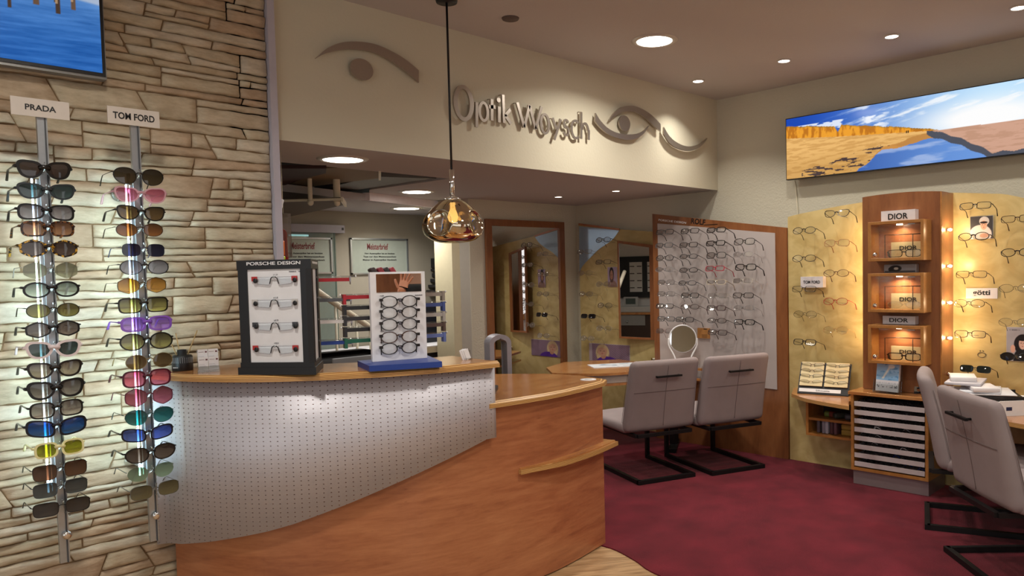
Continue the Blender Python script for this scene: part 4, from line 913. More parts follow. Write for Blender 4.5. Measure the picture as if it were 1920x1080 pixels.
def reader(M4, label, col, group):
    """slim half-eye readers with coloured hinge blocks and black bridge"""
    g = thing('reading_glasses', label, 'reading glasses', M4=M4, group=group)
    cm_ = plain('reader_'+col, col, .3); mb = MB()
    mb.tube([(-.018, -.002, -.014), (-.012, -.003, .004), (-.006, -.003, .008), (.006, -.003, .008), (.012, -.003, .004), (.018, -.002, -.014)], .0019, M['black'], 6); mb.lathe([(.001, 0), (.004, 0), (.004, .004), (.001, .004)], (0, -.002, .008), M['alu'], 12, (0, -1, 0)); mb.build('bridge', g)
    for s in (-1, 1):
        mb = MB(); P = [(s*.012, 0, .008), (s*.07, 0, .008), (s*.074, 0, .0), (s*.066, 0, -.014), (s*.022, 0, -.018)]; vs = P+[(x, .001, z) for x, y, z in P]; mb.add(vs, [(0, 1, 2, 3, 4), (9, 8, 7, 6, 5)], M['demo']); mb.tube(P, .0008, M['alug'], 5, closed=True); mb.build('lens', g)
        mb = MB(); mb.box((s*.080, .001, .003), (.022, .004, .015), cm_); mb.lathe([(.001, 0), (.008, 0), (.008, .006), (.001, .006)], (s*(.079+.004*s), 0, -.003), M['black'], 14, (0, -1, 0)); mb.build('hinge', g)
    return g
for (px, py), col, d in (((515, 524), 'b02420', 'red-tipped'), ((515.5, 567), 'c8c4c0', 'pale-tipped'), ((516.5, 610), '38383c', 'grey-tipped'), ((517, 653.5), 'b02420', 'red-tipped')):
    x, z = local(px, py); pl = {524: 'topmost', 567: 'second', 610: 'third', 653.5: 'lowest'}[py]
    g = reader(TM@T(x, yf-.001, z)@Matrix.Diagonal((1.0, .8, 1.15, 1)), 'slim %s reading glasses, %s on the front of the black display' % (d, pl), col, 'readers on the black display')
# folded readers sticking out on rods from the right side of the display
for (py, col, d) in ((523, 'a01c28', 'dark red'), (563, '54565c', 'grey'), (606, 'd4d0d0', 'white'), (648, '1c3c8c', 'blue')):
    z = local(560, py)[1]; ro = P1+sd_*sl*.70
    L4 = T(ro.x, ro.y, z)@RZ(math.atan2(sn_.y, sn_.x)+.12)
    g = thing('reading_glasses', '%s folded reading glasses sticking out right of the black display' % d, 'reading glasses', M4=TM@L4, group='readers on the black display')
    cm_ = plain('reader_'+d, col, .3)
    mb = MB(); mb.box((.065, .01, -.006), (.115, .004, .014), cm_); mb.build('temple', g); mb = MB(); mb.box((.065, -.012, -.006), (.115, .004, .012), cm_); mb.build('temple', g)
    mb = MB(); mb.box((.126, 0, -.004), (.006, .03, .020), M['alug']); mb.tube([(.126, -.014, -.012), (.126, 0, -.024), (.126, .014, -.012)], .002, M['alug'], 6); mb.build('frame', g)
    g2 = MB(); g2.tube([(0, 0, .006), (.148, 0, .006)], .003, M['acrylic'], 8); g2.lathe([(.001, 0), (.005, 0), (.005, .004), (.001, .004)], (.146, 0, .006), M['white'], 10, (1, 0, 0)); o = g2.build('clear_rod', t); o.matrix_local = L4

# white display with five reading glasses on a blue base
q = [Vector((x, y, 0)) for x, y in ((1.548, 2.583), (1.792, 2.455), (1.998, 2.735), (1.76, 2.90))]
cq = sum(q, Vector())/4
a_, b_ = Vector((1.707, 2.817, 0)), Vector((1.885, 2.684, 0))
ux2 = (b_-a_).normalized(); uy2 = Vector((-ux2.y, ux2.x, 0)); az2 = math.atan2(ux2.y, ux2.x)
# move the panel forward onto the middle of the blue base
pA, pB = onZ(ZT+.022, 699, 679), onZ(ZT+.022, 801.5, 671); ux2 = (pB-pA).normalized(); ux2.z = 0; uy2 = Vector((-ux2.y, ux2.x, 0)); az2 = math.atan2(ux2.y, ux2.x); pm = (pA+pB)/2; pm.z = 0; W2 = (pB-pA).length
t = thing('reading_glasses_display', 'white upright reading glasses display with small top mirror on a blue base', 'display stand', pm+Vector((0, 0, ZT)), az2)
blue = plain('royal_blue', '1c3c8e', .4); mb = MB()
ql = []
for px, py in ((692, 686), (829, 678), (826, 663), (681, 663)):
    w_ = onZ(ZT+.022, px, py); r = w_-pm; ql.append((r.dot(ux2), r.dot(uy2)))
ql[2] = (W2/2+.035, .10); ql[3] = (-W2/2-.035, .10)
mb.prism(ql, .0, .022, blue); mb.build('base', t, bevel=.002)
def loc2(px, py): r = onP(pm, uy2, px, py)-pm; return r.dot(ux2), r.z-ZT
ht = loc2(747, 509.5)[1]
mb = MB(); mb.box((0, .012, (.022+ht)/2), (W2, .022, ht-.022), plain('display_white', 'e6e6ea', .35)); mb.build('front_panel', t, bevel=.001)
mb = MB(); mb.box((0, .055, (.022+ht)/2-.01), (W2*.8, .06, ht-.05), plain('display_white', 'e6e6ea', .35)); mb.build('core', t)
x0, z1 = loc2(704.5, 514); x1, z0 = loc2(790, 546)
mb = MB(); mb.box(((x0+x1)/2, .0, (z0+z1)/2), (x1-x0, .003, z1-z0), M['mirror']); mb.build('mirror', t)
TM2 = T(*t.location)@RZ(az2)
for i, (py, lab) in enumerate(((565, 'topmost'), (586, 'second'), (608, 'third'), (631.5, 'fourth'), (652.5, 'lowest'))):
    x, z = loc2(748, py)
    g = glasses(TM2@T(x, -.009, z), 'black oval reading glasses, %s of five on the white display' % lab, 'eye', 'oval', .150, .046, .0040, .003, '1a1517' if i != 3 else '4a3026', 'f8f4e6' if i != 3 else 'f8f8f6', 'dfe8f6' if i < 3 else 'f8f4e6', group='readers on the white display', tlen=.0105)
    mb = MB(); mb.lathe([(.001, 0), (.006, 0), (.006, .006), (.001, .006)], (0, -.004, .004), plain('magnet_grey', '50505a', .3), 16, (0, -1, 0)); mb.build('bridge_button', g)
    for s in (-1, 1): mb = MB(); mb.box((s*.076, -.003, .008), (.014, .008, .011), plain('hinge_black', '1c1a1c', .25)); mb.build('hinge', g)
    put(text_mesh('+%.1f' % (1+.5*i), .014, .005, dgr), 'lettering', t, T(loc2(716, py)[0], -.0006, loc2(716, py-10.5)[1]))
put(text_mesh('Eschenbach', .03, .004, dgr), 'lettering', t, T(loc2(785, 553)[0], -.0006, loc2(785, 553)[1]))
for i, (py, col, d) in enumerate(((553.7, 'a81828', 'red'), (574, '1a1a1e', 'black'), (594, '26262a', 'charcoal'), (615, '1c1c20', 'glossy black'), (636, '0c5c48', 'green'))):
    z = loc2(697, py)[1]
    for sd, rg in ((-1, 'left'), (1, 'right')):
        if sd == 1: col2, dd = (('8a8078', 'pale brown'), ('3c4c84', 'dark blue'), ('a09a96', 'silver'), ('52403c', 'brown'), ('5c6ca4', 'violet'))[i]; z = loc2(800, (550, 570, 589, 608.6, 629)[i])[1]
        else: col2, dd = col, d
        cm_ = plain('reader_side_'+dd, col2, .3)
        g = thing('reading_glasses', '%s folded reading glasses hung at the %s side of the white display' % (dd, rg), 'reading glasses', M4=TM2@T(sd*(W2/2-.02), .05, z), group='readers on the white display')
        for dy in (-.010, .010):
            mb = MB(); mb.box((sd*.06, dy, -.006), (.10, .004, .015 if dy < 0 else .012), cm_); mb.build('temple', g)
        mb = MB(); mb.box((sd*.112, 0, -.014), (.011, .03, .040), cm_); mb.build('frame', g)
        r_ = MB(); r_.tube([(0, 0, .004), (sd*.125, 0, .004)], .0026, M['acrylic'], 8); r_.lathe([(.001, 0), (.005, 0), (.005, .004), (.001, .004)], (sd*.124, 0, .004), M['white'], 10, (sd, 0, 0)); o = r_.build('clear_rod', t); o.matrix_local = T(sd*(W2/2-.02), .05, z)
for i, (dx, col, d) in enumerate(((-.085, '2a1c1c', 'black-brown'), (-.055, '7a1c28', 'wine red'), (-.032, '1e1a1c', 'black'), (-.008, '8a2430', 'crimson'), (.062, '34343a', 'anthracite'), (.09, '3c3c3e', 'dark grey'))):
    hh = .028 if i < 4 else .014
    o = rbox(.022, .05, hh*1.6, .006, 2, plain('case_'+d, col, .5), 'glasses_case', None, M4=TM2@T(dx, .045, ht-.025+hh*.8)@RY(-.55 if i < 4 else .2)); tag(o, '%s slim glasses case on top of the white display' % d, 'glasses case', 'cases on the white display')
# card dispenser right end
p = at(877, 674); t = thing('card_dispenser', 'small clear dispenser with slanted white cards at the right end of the high counter', 'card holder', p, math.atan2(p.y, p.x)-math.pi/2+.3)
mb = MB(); mb.box((0, 0, .004), (.034, .03, .006), M['acrylic']); mb.box((0, .012, .02), (.034, .002, .036), M['acrylic']); mb.build('acrylic_foot', t)
for i in range(3): mb = MB(); mb.box((0, 0, .024), (.026, .004, .044), M['paper'], T(-.014+.009*i, -.004, 0)@RY(-.32)@RZ(.5)); mb.build('card', t)
# card terminal on the low desk
p = onZ(ZD+.027, 934, 741); t = thing('card_terminal', 'dark grey payment card terminal lying on the low counter top', 'card terminal', (p.x-.02, p.y+.05, ZD+.031), math.radians(-50))
dg = plain('terminal_grey', '2c2a2e', .4); mb = MB(); mb.box((0, 0, .014), (.075, .15, .022), dg, T(0, 0, 0)@RX(.05)); mb.box((0, -.05, .03), (.07, .05, .018), dg); mb.build('body', t, bevel=.004)
mb = MB(); mb.box((0, .01, .0275), (.055, .04, .002), plain('terminal_screen', '5c6258', .2), RX(.05)); mb.build('screen', t)
put(text_mesh('vx 520', .03, .007, M['paper']), 'lettering', t, RZ(math.pi)@RX(0)@T(0, -.0752+.0, .012))
mb = MB()
for i in range(4):
    for j in range(3): mb.box((-.018+.018*j, -.02-.012*i, .040), (.012, .007, .003), plain('keys', '8a8a8e', .5))
mb.build('keypad', t)
p = onZ(ZD+.027, 1103, 711.5); mb = MB(); mb.lathe([(.001, 0), (.04, 0), (.04, .0015), (.001, .0015)], (0, 0, 0), M['paper'], 32); mb.lathe([(.001, 0), (.02, 0), (.02, .002), (.001, .002)], (0, 0, 0), plain('tick_grey', 'b8b4b0', .6), 24); o = mb.build('round_sticker'); o.location = (p.x, p.y, ZD+.0265); tag(o, 'round white sticker lying flat at the right end of the low counter top', 'sticker')
# grey arch-shaped fan behind the counter
p = Vector((2.66, 3.28, 0)); pl = onP(p, Vector((-.6, -.8, 0)), 908, 660); pr = onP(p, Vector((-.6, -.8, 0)), 959, 660)
tz = onP(p, Vector((-.6, -.8, 0)), 933, 623).z; Wf = (pr-pl).length; c = (pl+pr)/2; az3 = math.atan2((pr-pl).y, (pr-pl).x)
t = thing('loop_fan', 'tall grey arch-shaped bladeless fan behind the low counter top', 'fan', (c.x, c.y, 0), az3+.30)
R_ = Wf/2; ringp = [(-R_+.012, 0, .45)]+[((R_-.012)*-math.cos(a), 0, tz-R_*.8+(R_*.8-.01)*math.sin(a)) for a in [math.pi*i/20 for i in range(21)]]+[(R_-.012, 0, .45)]
mb = MB(); th_ = .026; inner_ = [((abs(x)-th_)*(1 if x > 0 else -1) if abs(x) > th_ else x*.4, 0, z-(th_ if z > tz-R_*.8 else 0)*min(1, (z-(tz-R_*.8))/(R_*.8)+.0)) for x, _, z in ringp]
vs = []
for (x, _, z), (x2, _, z2) in zip(ringp, inner_): vs += [(x, -.045, z), (x, .045, z), (x2, .045, z2), (x2, -.045, z2)]
fs = [(k+a, k+4+a, k+4+(a+1) % 4, k+(a+1) % 4) for k in range(0, 4*(len(ringp)-1), 4) for a in range(4)]
mb.add(vs, fs, M['alug'])
mb.build('loop', t); mb = MB(); mb.lathe([(.001, 0), (.07, 0), (.07, .38), (.06, .45), (.001, .45)], (0, 0, .0), M['alug'], 32); mb.build('base', t)

# ------------------------------------------------------------------ chairs
def make_chair():
    t = thing('cantilever_chair', 'x', 'chair')
    BW, BL, s = .43, .60, .026          # floor frame
    mb = MB(); z = s/2; h = BW/2-s/2
    mb.bar((-h-s/2, 0, z), (h+s/2, 0, z), s, s, M['blackm'])
    for sx in (-1, 1):
        mb.bar((sx*h, 0, z), (sx*h, BL, z), s, s, M['blackm']); mb.bar((sx*h, BL-s/2, z), (sx*h, BL-s/2, .315), s, s, M['blackm'], up=(0, 1, 0))
        mb.bar((sx*h, BL, .305), (sx*h, .02, .305), s, s*.8, M['blackm'])
    mb.bar((-h, .02, .305), (h, .02, .305), s, s*.8, M['blackm']); mb.bar((-h, .45, .305), (h, .45, .305), s, s*.8, M['blackm'])
    mb.build('frame', t)
    def sf(v): return Vector((v.x*(1+.03*(v.y < 0)), v.y, v.z+.010*(v.z > 0)*(1-(v.x/.26)**2)-.012*(v.y > .2)*(v.z > 0)))
    rbox(.52, .56, .072, .028, 3, M['suede'], 'seat', t, sf, T(0, .36, .352), (6, 1, 1))
    def bf(v):
        k = (v.z+.235)/.47; lean = -.075*k-.03*k*k+.01; wx = 1-.05*k
        return Vector((v.x*wx, v.y*(1.0-.20*k)+lean+.018*(1-(v.x/.26)**2)*-1*.8, v.z))
    b = rbox(.53, .085, .47, .036, 4, M['suede'], 'backrest', t, bf, T(0, .085, .557), (6, 1, 8))
    mb = MB()
    def bp(x, z, y=-1): v = bf(Vector((x, y*.0425, z))); return (v.x, v.y+(-.0012 if y < 0 else .0012), v.z)
    mb.tube([bp(-.262+.0262*i, .03) for i in range(1, 20)], .0016, M['seam'], 5)
    mb.tube([bp(0, -.22+.02*i) for i in range(1, 22)], .0014, M['seam'], 5)
    for sx in (-1, 1): mb.tube([(lambda v: (v.x+sx*.0015, v.y, v.z))(bf(Vector((sx*.265, .022, -.19+.02*i)))) for i in range(1, 19)], .0014, M['seam'], 5)
    mb.build('seam', t, T(0, .085, .557))
    mb = MB(); A, B = bp(-.085, .13), bp(.085, .13)
    for P in (A, B): mb.tube([P, (P[0], P[1]-.022, P[2])], .006, M['blackm'], 8)
    mb.bar((A[0]-.012, A[1]-.024, A[2]), (B[0]+.012, B[1]-.024, B[2]), .014, .012, M['blackm']); mb.build('handle', t, T(0, .085, .557))
    return t
def copy_tree(o, parent=None):
    c = o.copy(); COL.objects.link(c); c.parent = parent
    for ch in o.children: copy_tree(ch, c)
    return c
def place(o, P, Q, fwd_sign=1):
    """P,Q: floor corners of the rear bar"""
    c = (P+Q)/2; d = (Q-P).normalized(); o.location = (c.x, c.y, .0015); o.rotation_euler = (0, 0, math.atan2(d.y, d.x))
ch0 = make_chair(); G = 'grey suede cantilever chairs'
specs = [(onZ(0, 1195, 910), onZ(0, 1303, 893), 'grey suede cantilever chair at the consultation desk, the one next to the wooden counter'),
         (onZ(0, 1334, 892), onZ(0, 1432, 877), 'grey suede cantilever chair at the consultation desk, in front of the framed eyeglass board'),
         (onZ(0, 1738, 949), onZ(0, 1739, 994), 'grey chair seen edge-on beside the drawer cabinet, partly hidden by the nearer chair'),
         (Vector((3.765, 1.21, 0)), Vector((3.45, .92, 0)), 'nearest grey suede chair, big back turned to the viewer at the right edge')]
for i, (P, Q, lab) in enumerate(specs):
    c = ch0 if i == 0 else copy_tree(ch0); place(c, P, Q); c['label'] = lab; c['group'] = G

# ------------------------------------------------------------------ consultation desk
ZK = .615
Q_ = [onZ(ZK, *p) for p in ((1035, 699), (1090, 700.5), (1137, 700), (1185, 697), (1260, 692), (1327, 687))]
fc = smooth_curve([(p.x, p.y, 0) for p in Q_], 4); bkd = [(4.83, 3.20), (4.885, 3.55), (4.88, 3.85), (4.95, 4.25), (4.55, 4.5), (4.2, 4.36)]
fc = [p for p in fc if p.x < 4.84]
t = thing('consultation_desk', 'curved wooden consultation desk with a grey fascia in front of the mirror niche', 'desk', (4.5, 3.8, 0)); ID = T(-4.5, -3.8, 0)
pts = [(p.x, p.y) for p in fc]+bkd
mb = MB(); mb.prism(pts, ZK-.018, ZK, M['top'], M['top']); mb.build('desk_top', t, ID)
fi = offset(fc, -.03); fi = [p for p in fi if p.x > fc[0].x+.03]
mb = MB(); wall_strip(mb, fi, offset(fi, -.015), ZK-.078, ZK-.018, plain('fascia_grey', 'b4aaa4', .45)); mb.build('fascia', t, ID)
fb = offset(fc, -.015); mb = MB(); mb.prism([(p.x, p.y) for p in fb if p.x > fc[0].x+.06]+bkd, ZK-.098, ZK-.080, M['top']); mb.build('lower_shelf', t, ID)
mb = MB()
for x, y in ((4.12, 4.22), (4.72, 3.5)):
    mb.bar((x, y, .03), (x, y, ZK-.098), .05, .05, M['blackm'], up=(0, 1, 0)); mb.bar((x-.16, y-.1, .015), (x+.16, y+.1, .015), .06, .03, M['blackm'])
    mb.bar((x-.15, y-.1, ZK-.12), (x+.15, y+.1, ZK-.12), .05, .04, M['blackm'])
mb.build('leg', t, ID)
def on_desk(px, py): p = onZ(ZK, px, py); return Vector((p.x, p.y, ZK))
# magazine
c4 = [onZ(ZK+.002, *p) for p in ((1094, 684.5), (1206, 679), (1214, 681), (1124, 695))]
def mag(u, v):
    c = lay(tuple(np.zeros_like(u) for _ in range(3)), np.ones_like(u), 'dfe2e8'); n = fbm(u*8, v*8, 2, 4)
    a = (u > .07)*(u < .46)*(v > .15)*(v < .85); c = lay(c, a*.8*sstep(.35, .6, n), '5c7c9c'); b = (u > .54)*(u < .93)*(v > .45)*(v < .85); c = lay(c, b*.8*sstep(.4, .6, n), '86a0b4')
    tx = (u > .54)*(u < .9)*(v < .4)*(v > .1)*(np.sin(v*140) > .2); return lay(c, tx*.4, '707680')
d1 = (c4[1]-c4[0]); d1.z = 0; tm = thing('magazine', 'open magazine with blue pictures lying on the consultation desk', 'magazine', (c4[0]+c4[1]+c4[2]+c4[3])/4+Vector((0, 0, -.0015)), math.atan2(d1.y, d1.x))
w_, h_ = d1.length*.92, .235; mb = MB(); mb.box((0, 0, .002), (w_, h_, .004), M['paper']); mb.build('pages', tm)
paint(w_-.004, h_-.004, 60, 40, mag, vcol('printed', .5), 'printed_spread', tm, T(0, 0, .0045)@RX(-math.pi/2))
# magnifier pen
p = on_desk(1240, 675); t = thing('rolled_pen', 'white and brass pen-like tube lying at the back of the consultation desk', 'pen', (p.x, p.y, ZK+.010), math.radians(-46))
br_ = plain('brass', 'b08a48', .25, 1); mb = MB(); mb.tube([(-.075, 0, 0), (.05, 0, 0)], .0085, M['ivory'], 12); mb.build('barrel', t)
for x0_, x1_ in ((-.085, -.075), (.05, .064), (.07, .085)): mb = MB(); mb.tube([(x0_, 0, 0), (x1_, 0, 0)], .0092, br_ if x1_ < .08 else M['black'], 12); mb.build('ferrule', t)
# table mirror with two curved legs
p = on_desk(1281, 691); azm = math.atan2(p.y, p.x)-math.pi/2
t = thing('table_mirror', 'round white-rimmed table mirror on two curved white legs on the desk', 'mirror', (p.x, p.y, ZK), azm)
nm_ = Vector((math.sin(azm), -math.cos(azm), 0)); cz = onP(Vector((p.x, p.y, 0)), nm_, 1281, 635); rz_ = (onP(p, nm_, 1281, 609)-onP(p, nm_, 1281, 661)).length/2; rx_ = (onP(p, nm_, 1255, 634)-onP(p, nm_, 1307.5, 634)).length/2
mb = MB(); n = 48; zc = cz.z-ZK
mb.tube([(rx_*.97*math.cos(a), 0, zc+rz_*.97*math.sin(a)) for a in [2*math.pi*i/n for i in range(n)]], .005, M['white'], 8, closed=True); mb.build('rim', t)
mb = MB(); mb.add([(rx_*.95*math.cos(a), -.001, zc+rz_*.95*math.sin(a)) for a in [2*math.pi*i/n for i in range(n)]]+[(rx_*.95*math.cos(a), .003, zc+rz_*.95*math.sin(a)) for a in [2*math.pi*i/n for i in range(n)]], [tuple(range(n)), tuple(reversed(range(n, 2*n)))]+[(i, n+i, n+(i+1) % n, (i+1) % n) for i in range(n)], M['mirror'])
o = mb.build('mirror_glass', t); o.matrix_local = T(0, 0, zc)@RX(-.10)@T(0, 0, -zc)
for s in (-1, 1): mb = MB(); mb.tube(smooth_curve([(s*rx_, 0, zc+.004), (s*rx_*1.0, -.002, zc-rz_*.5), (s*rx_*.62, -.012, zc-rz_*1.25), (s*rx_*.46, -.02, zc-rz_*1.9), (s*rx_*.48, -.025, .006)], 5), .0065, M['white'], 8); mb.build('leg', t)
mb = MB(); mb.lathe([(.001, 0), (.055, 0), (.055, .006), (.001, .006)], (0, -.01, 0), M['white'], 32); mb.build('foot', t)
p = on_desk(1272, 686); tgd = glasses(T(p.x, p.y, ZK+.016)@RZ(math.radians(-60)), 'small thin wire eyeglasses lying on the desk behind the table mirror legs', 'eye', 'oval', .15, .028, .0013, .002, '3c3c3e', group=None)

# ------------------------------------------------------------------ framed eyeglass board on the right
XP = 4.915
def Z3(u, v): return (1200+u/4.153, 380+v/4.153)
t = thing('eyeglass_board', 'tall wood-framed eyeglass board with a pale acrylic sheet behind the two chairs', 'display board', (XP, 3.2, 0)); IB = T(-XP, -3.2, 0)
tl, tr, = onX(XP, 1223, 401), onX(XP, 1474, 427); ybl, ybr = tl.y, tr.y
def topz(y): return tl.z+(tr.z-tl.z)*(ybl-y)/(ybl-ybr)
mb = MB(); mb.slab([(XP, ybl, 0), (XP, ybr, 0), (XP, ybr, tr.z), (XP, ybl, tl.z)], (.04, 0, 0), M['pearv']); mb.build('board', t, IB)
s0, s1 = onX(XP, 1234, 419), onX(XP, 1454, 437); s2, s3 = onX(XP, 1458, 730), onX(XP, 1238, 713)
ac = NT('milky_acrylic'); ac.b.inputs['Base Color'].default_value = (*lin('b9b0ae'), 1); ac.b.inputs['Roughness'].default_value = .18; 
mb = MB(); mb.slab([(XP-.004, s0.y, s0.z), (XP-.004, s1.y, s1.z), (XP-.004, s2.y, s2.z), (XP-.004, s0.y-.005, s2.z+.01)], (-.006, 0, 0), ac.m); mb.build('acrylic_sheet', t, IB)
c = onX(XP-.002, 1260, 415); put(text_mesh('PORSCHE DESIGN', .27, .016, M['white'], bold=.01), 'lettering', t, IB@T(XP-.0008, c.y, c.z)@RZ(-math.pi/2)@RY(math.radians(8.7)))
c = onX(XP-.002, 1309, 415.5); put(text_mesh('ROLF', .13, .042, M['black'], bold=.02), 'lettering', t, IB@T(XP-.0008, c.y, c.z)@RZ(-math.pi/2)@RY(math.radians(8.7)))
c = onX(XP-.002, 1333, 421); mb = MB(); mb.box((c.x, c.y, c.z), (.001, .12, .004), M['black']); mb.build('printed_line', t, IB)
P3 = [[(190, 228, 'rect', '131316', 'black'), (385, 220, 'rect', '1a1718', 'dark grey'), (590, 212, 'rect', '0f0f11', 'bold black')],
 [(185, 332, 'rect', '4a4c50', 'grey'), (375, 328, 'rect', '1e1a1c', 'dark'), (585, 315, 'rect', '101012', 'bold black'), (810, 303, 'sq', '141416', 'black')],
 [(190, 430, 'round', '26262a', 'dark'), (375, 418, 'oval', '2c2c30', 'slim dark'), (590, 410, 'sq', '1c1c20', 'black'), (800, 402, 'oval', '8e8c90', 'thin silver')],
 [(185, 520, 'oval', '8a8a92', 'thin silver'), (375, 525, 'oval', '18181c', 'black'), (580, 512, 'rect', 'b01838', 'bright red'), (820, 502, 'sq', '0e0e10', 'thick black')],
 [(200, 620, 'rect', '6a6468', 'thin grey'), (365, 625, 'oval', '3a3c44', 'slate'), (590, 618, 'rect', 'b0a494', 'thin gold'), (795, 608, 'rect', 'c4bcb0', 'thin pale')],
 [(200, 710, 'rect', '58545c', 'thin grey'), (385, 722, 'rect', '1a1c20', 'black'), (600, 725, 'rect', '9a948c', 'thin silver'), (800, 722, 'rect', '1e1618', 'black')],
 [(190, 805, 'rect', '2c2c30', 'dark'), (385, 810, 'oval', '4c3c3a', 'brown'), (590, 820, 'rect', '3a1c22', 'dark wine'), (805, 820, 'oval', '8c8c90', 'thin silver')],
 [(200, 905, 'rect', '4a484c', 'grey'), (345, 910, 'rect', '26262c', 'dark'), (595, 918, 'oval', '3a2e2c', 'brown'), (810, 930, 'rect', '101012', 'thick black')],
 [(190, 1000, 'rect', '7a5854', 'thin rose'), None, (600, 1010, 'rect', '2c1216', 'dark red')]]
cols4 = ['first column from the left', 'second column', 'third column', 'right-hand column']; rows9 = ['top', 'second', 'third', 'fourth', 'fifth', 'sixth', 'seventh', 'eighth', 'lowest']
XF = XP-.165
for r_, row in enumerate(P3):
    for c_, e in enumerate(row):
        if not e: continue
        u, v, sh, col, d = e; p = onX(XF, *Z3(u, v))
        thick = .0056 if 'old' in d or 'thick' in d else (.0015 if 'thin' in d else .0038)
        glasses(T(XF, p.y, p.z)@RZ(-math.pi/2+rnd.uniform(-.05, .05))@RX(-.30), '%s %s eyeglasses, %s row, %s of the framed board' % (d, {'rect': 'rectangular', 'sq': 'square', 'oval': 'oval', 'round': 'round'}[sh], rows9[r_], cols4[c_]), 'eye', sh, .165, .040 if sh in ('rect', 'oval') else .048, thick, .003, col, group='eyeglasses on the framed board', tlen=.15, tw=(.0055 if thick > .004 else .0042 if thick > .002 else .002))
        mb = MB(); mb.tube([(XP-.001, p.y, p.z-.02), (XP-.150, p.y, p.z-.012), (XP-.172, p.y, p.z+.002)], .0035, M['acrylic'], 6); mb.lathe([(.001, 0), (.008, 0), (.008, .004), (.001, .004)], (XP-.174, p.y, p.z+.002), M['acrylic'], 10, (-1, 0, 0)); mb.build('clear_peg', t, IB)
c = onX(XP-.02, 1329, 625.5); a1 = onX(XP-.02, 1304, 622); a2 = onX(XP-.02, 1327, 622)
p = onX(XP-.04, 1317, 625); t = thing('brown_card', 'small brown cardboard leaflet with dark print hanging low on the framed board', 'leaflet', (XP-.030, p.y, p.z), -math.pi/2)
mb = MB(); mb.box((0, .008, 0), (.105, .016, .078), plain('kraft', 'a8743c', .8)); mb.build('card', t); mb = MB()
for i in range(4): mb.box((.012, -.0006, -.01-.007*i), (.05, .001, .0016), plain('kraft_print', '50341c', .8))
mb.box((.02, -.0006, .033), (.03, .001, .006), M['black']); mb.build('print', t)

# ------------------------------------------------------------------ honey panels behind and beside the column
ym = NT('marbled_honey_veneer'); v = ym.coord((1, 1.4, 2)); n = ym.n('ShaderNodeTexNoise'); n.inputs['Scale'].default_value = 3.5; n.inputs['Detail'].default_value = 6; n.inputs['Distortion'].default_value = 1.8; ym.l(v, n.inputs['Vector'])
r = ym.n('ShaderNodeValToRGB'); r.color_ramp.elements[0].position = .35; r.color_ramp.elements[0].color = (*lin('b9a26a'), 1); r.color_ramp.elements[1].position = .65; r.color_ramp.elements[1].color = (*lin('ccb880'), 1); ym.l(n.outputs['Fac'], r.inputs[0]); ym.l(r.outputs[0], ym.b.inputs['Base Color']); ym.b.inputs['Roughness'].default_value = .35
YM = ym.m
XY = 4.93
def back_panel(pxs, bottom, label, x=XY, mat=YM, th=.02, name='display_panel'):
    P = smooth_curve([(x, onX(x, *p).y, onX(x, *p).z) for p in pxs], 5)
    q = [tuple(p) for p in P]+[(x, P[-1].y, bottom), (x, P[0].y, bottom)]
    mb = MB(); mb.slab(q, (th, 0, 0), mat); o = mb.build(name); tag(o, label, 'display panel'); return o
PANL = back_panel([(1477, 407), (1500, 401), (1560, 389), (1600, 382), (1640, 376), (1700, 369)], 0, 'honey-coloured marbled display panel with arched top left of the wooden column')
P = [(1760, 361), (1800, 361.5), (1850, 363), (1905, 368)]; pr_ = [(XY, onX(XY, *p).y, onX(XY, *p).z) for p in P]+[(XY, .85, 1.60), (XY, .5, 1.38), (XY, .1, 1.1)]
pp_ = smooth_curve(pr_, 5); mb = MB(); mb.slab([tuple(p) for p in pp_]+[(XY, .1, 0), (XY, pp_[0].y, 0)], (.02, 0, 0), YM); PANR = mb.build('display_panel'); tag(PANR, 'honey-coloured marbled display panel with arched top right of the wooden column', 'display panel')
def wall_glasses(lst, xpanel, group, where, t):
    xf = xpanel-.16
    for px, py, sh, col, thick, d, lc in lst:
        p = onX(xf, px, py)
        glasses(T(xf, p.y, p.z)@RZ(-math.pi/2+rnd.uniform(-.06, .06))@RX(-.26), '%s on the %s' % (d, where), 'sun' if lc else 'eye', sh, .168, .041 if sh in ('rect',) else .048, thick, .003, col, lc, group=group, tlen=.15, tw=.0036 if thick > .002 else .002)
        mb = MB(); mb.tube([(xpanel, p.y, p.z-.02), (xf+.012, p.y, p.z-.010), (xf-.008, p.y, p.z+.004)], .0035, M['acrylic'], 6); mb.build('clear_peg', t)
def Z4(u, v): return (1460+u/4.153, 340+v/4.153)
def Z5(u, v): return (1460+u/4.909, 580+v/4.909)
def Z6(u, v): return (1700+u/3.086, 350+v/3.086)
L = [(*Z4(450, 250), 'cat', '1c1210', .004, 'black angular cat-eye eyeglasses, highest pair', None), (*Z4(195, 382), 'round', '161214', .0036, 'black round eyeglasses, highest of the left row', None),
 (*Z4(450, 480), 'sq', '8a5a3c', .0022, 'pale brown square eyeglasses', None), (*Z4(195, 600), 'oval', '1c1618', .0032, 'black oval eyeglasses above the white brand plate', None),
 (*Z4(445, 715), 'oval', '4a1a1a', .0028, 'dark red oval eyeglasses', None), (*Z4(195, 838), 'rect', '1a1a1e', .0024, 'thin dark eyeglasses over the brand plate', None),
 (*Z4(440, 935), 'oval', '9a2428', .003, 'bright red eyeglasses', None), (*Z5(240, 45), 'round', '3c3028', .0014, 'thin round wire eyeglasses', None),
 (*Z5(520, 192), 'hex', 'a07c4c', .0014, 'thin gold geometric eyeglasses', None), (*Z5(235, 302), 'rect', '17141a', .004, 'black rectangular eyeglasses, lowest pair', None)]
wall_glasses(L, XY, 'eyeglasses left of the column', 'honey panel left of the column', PANL)
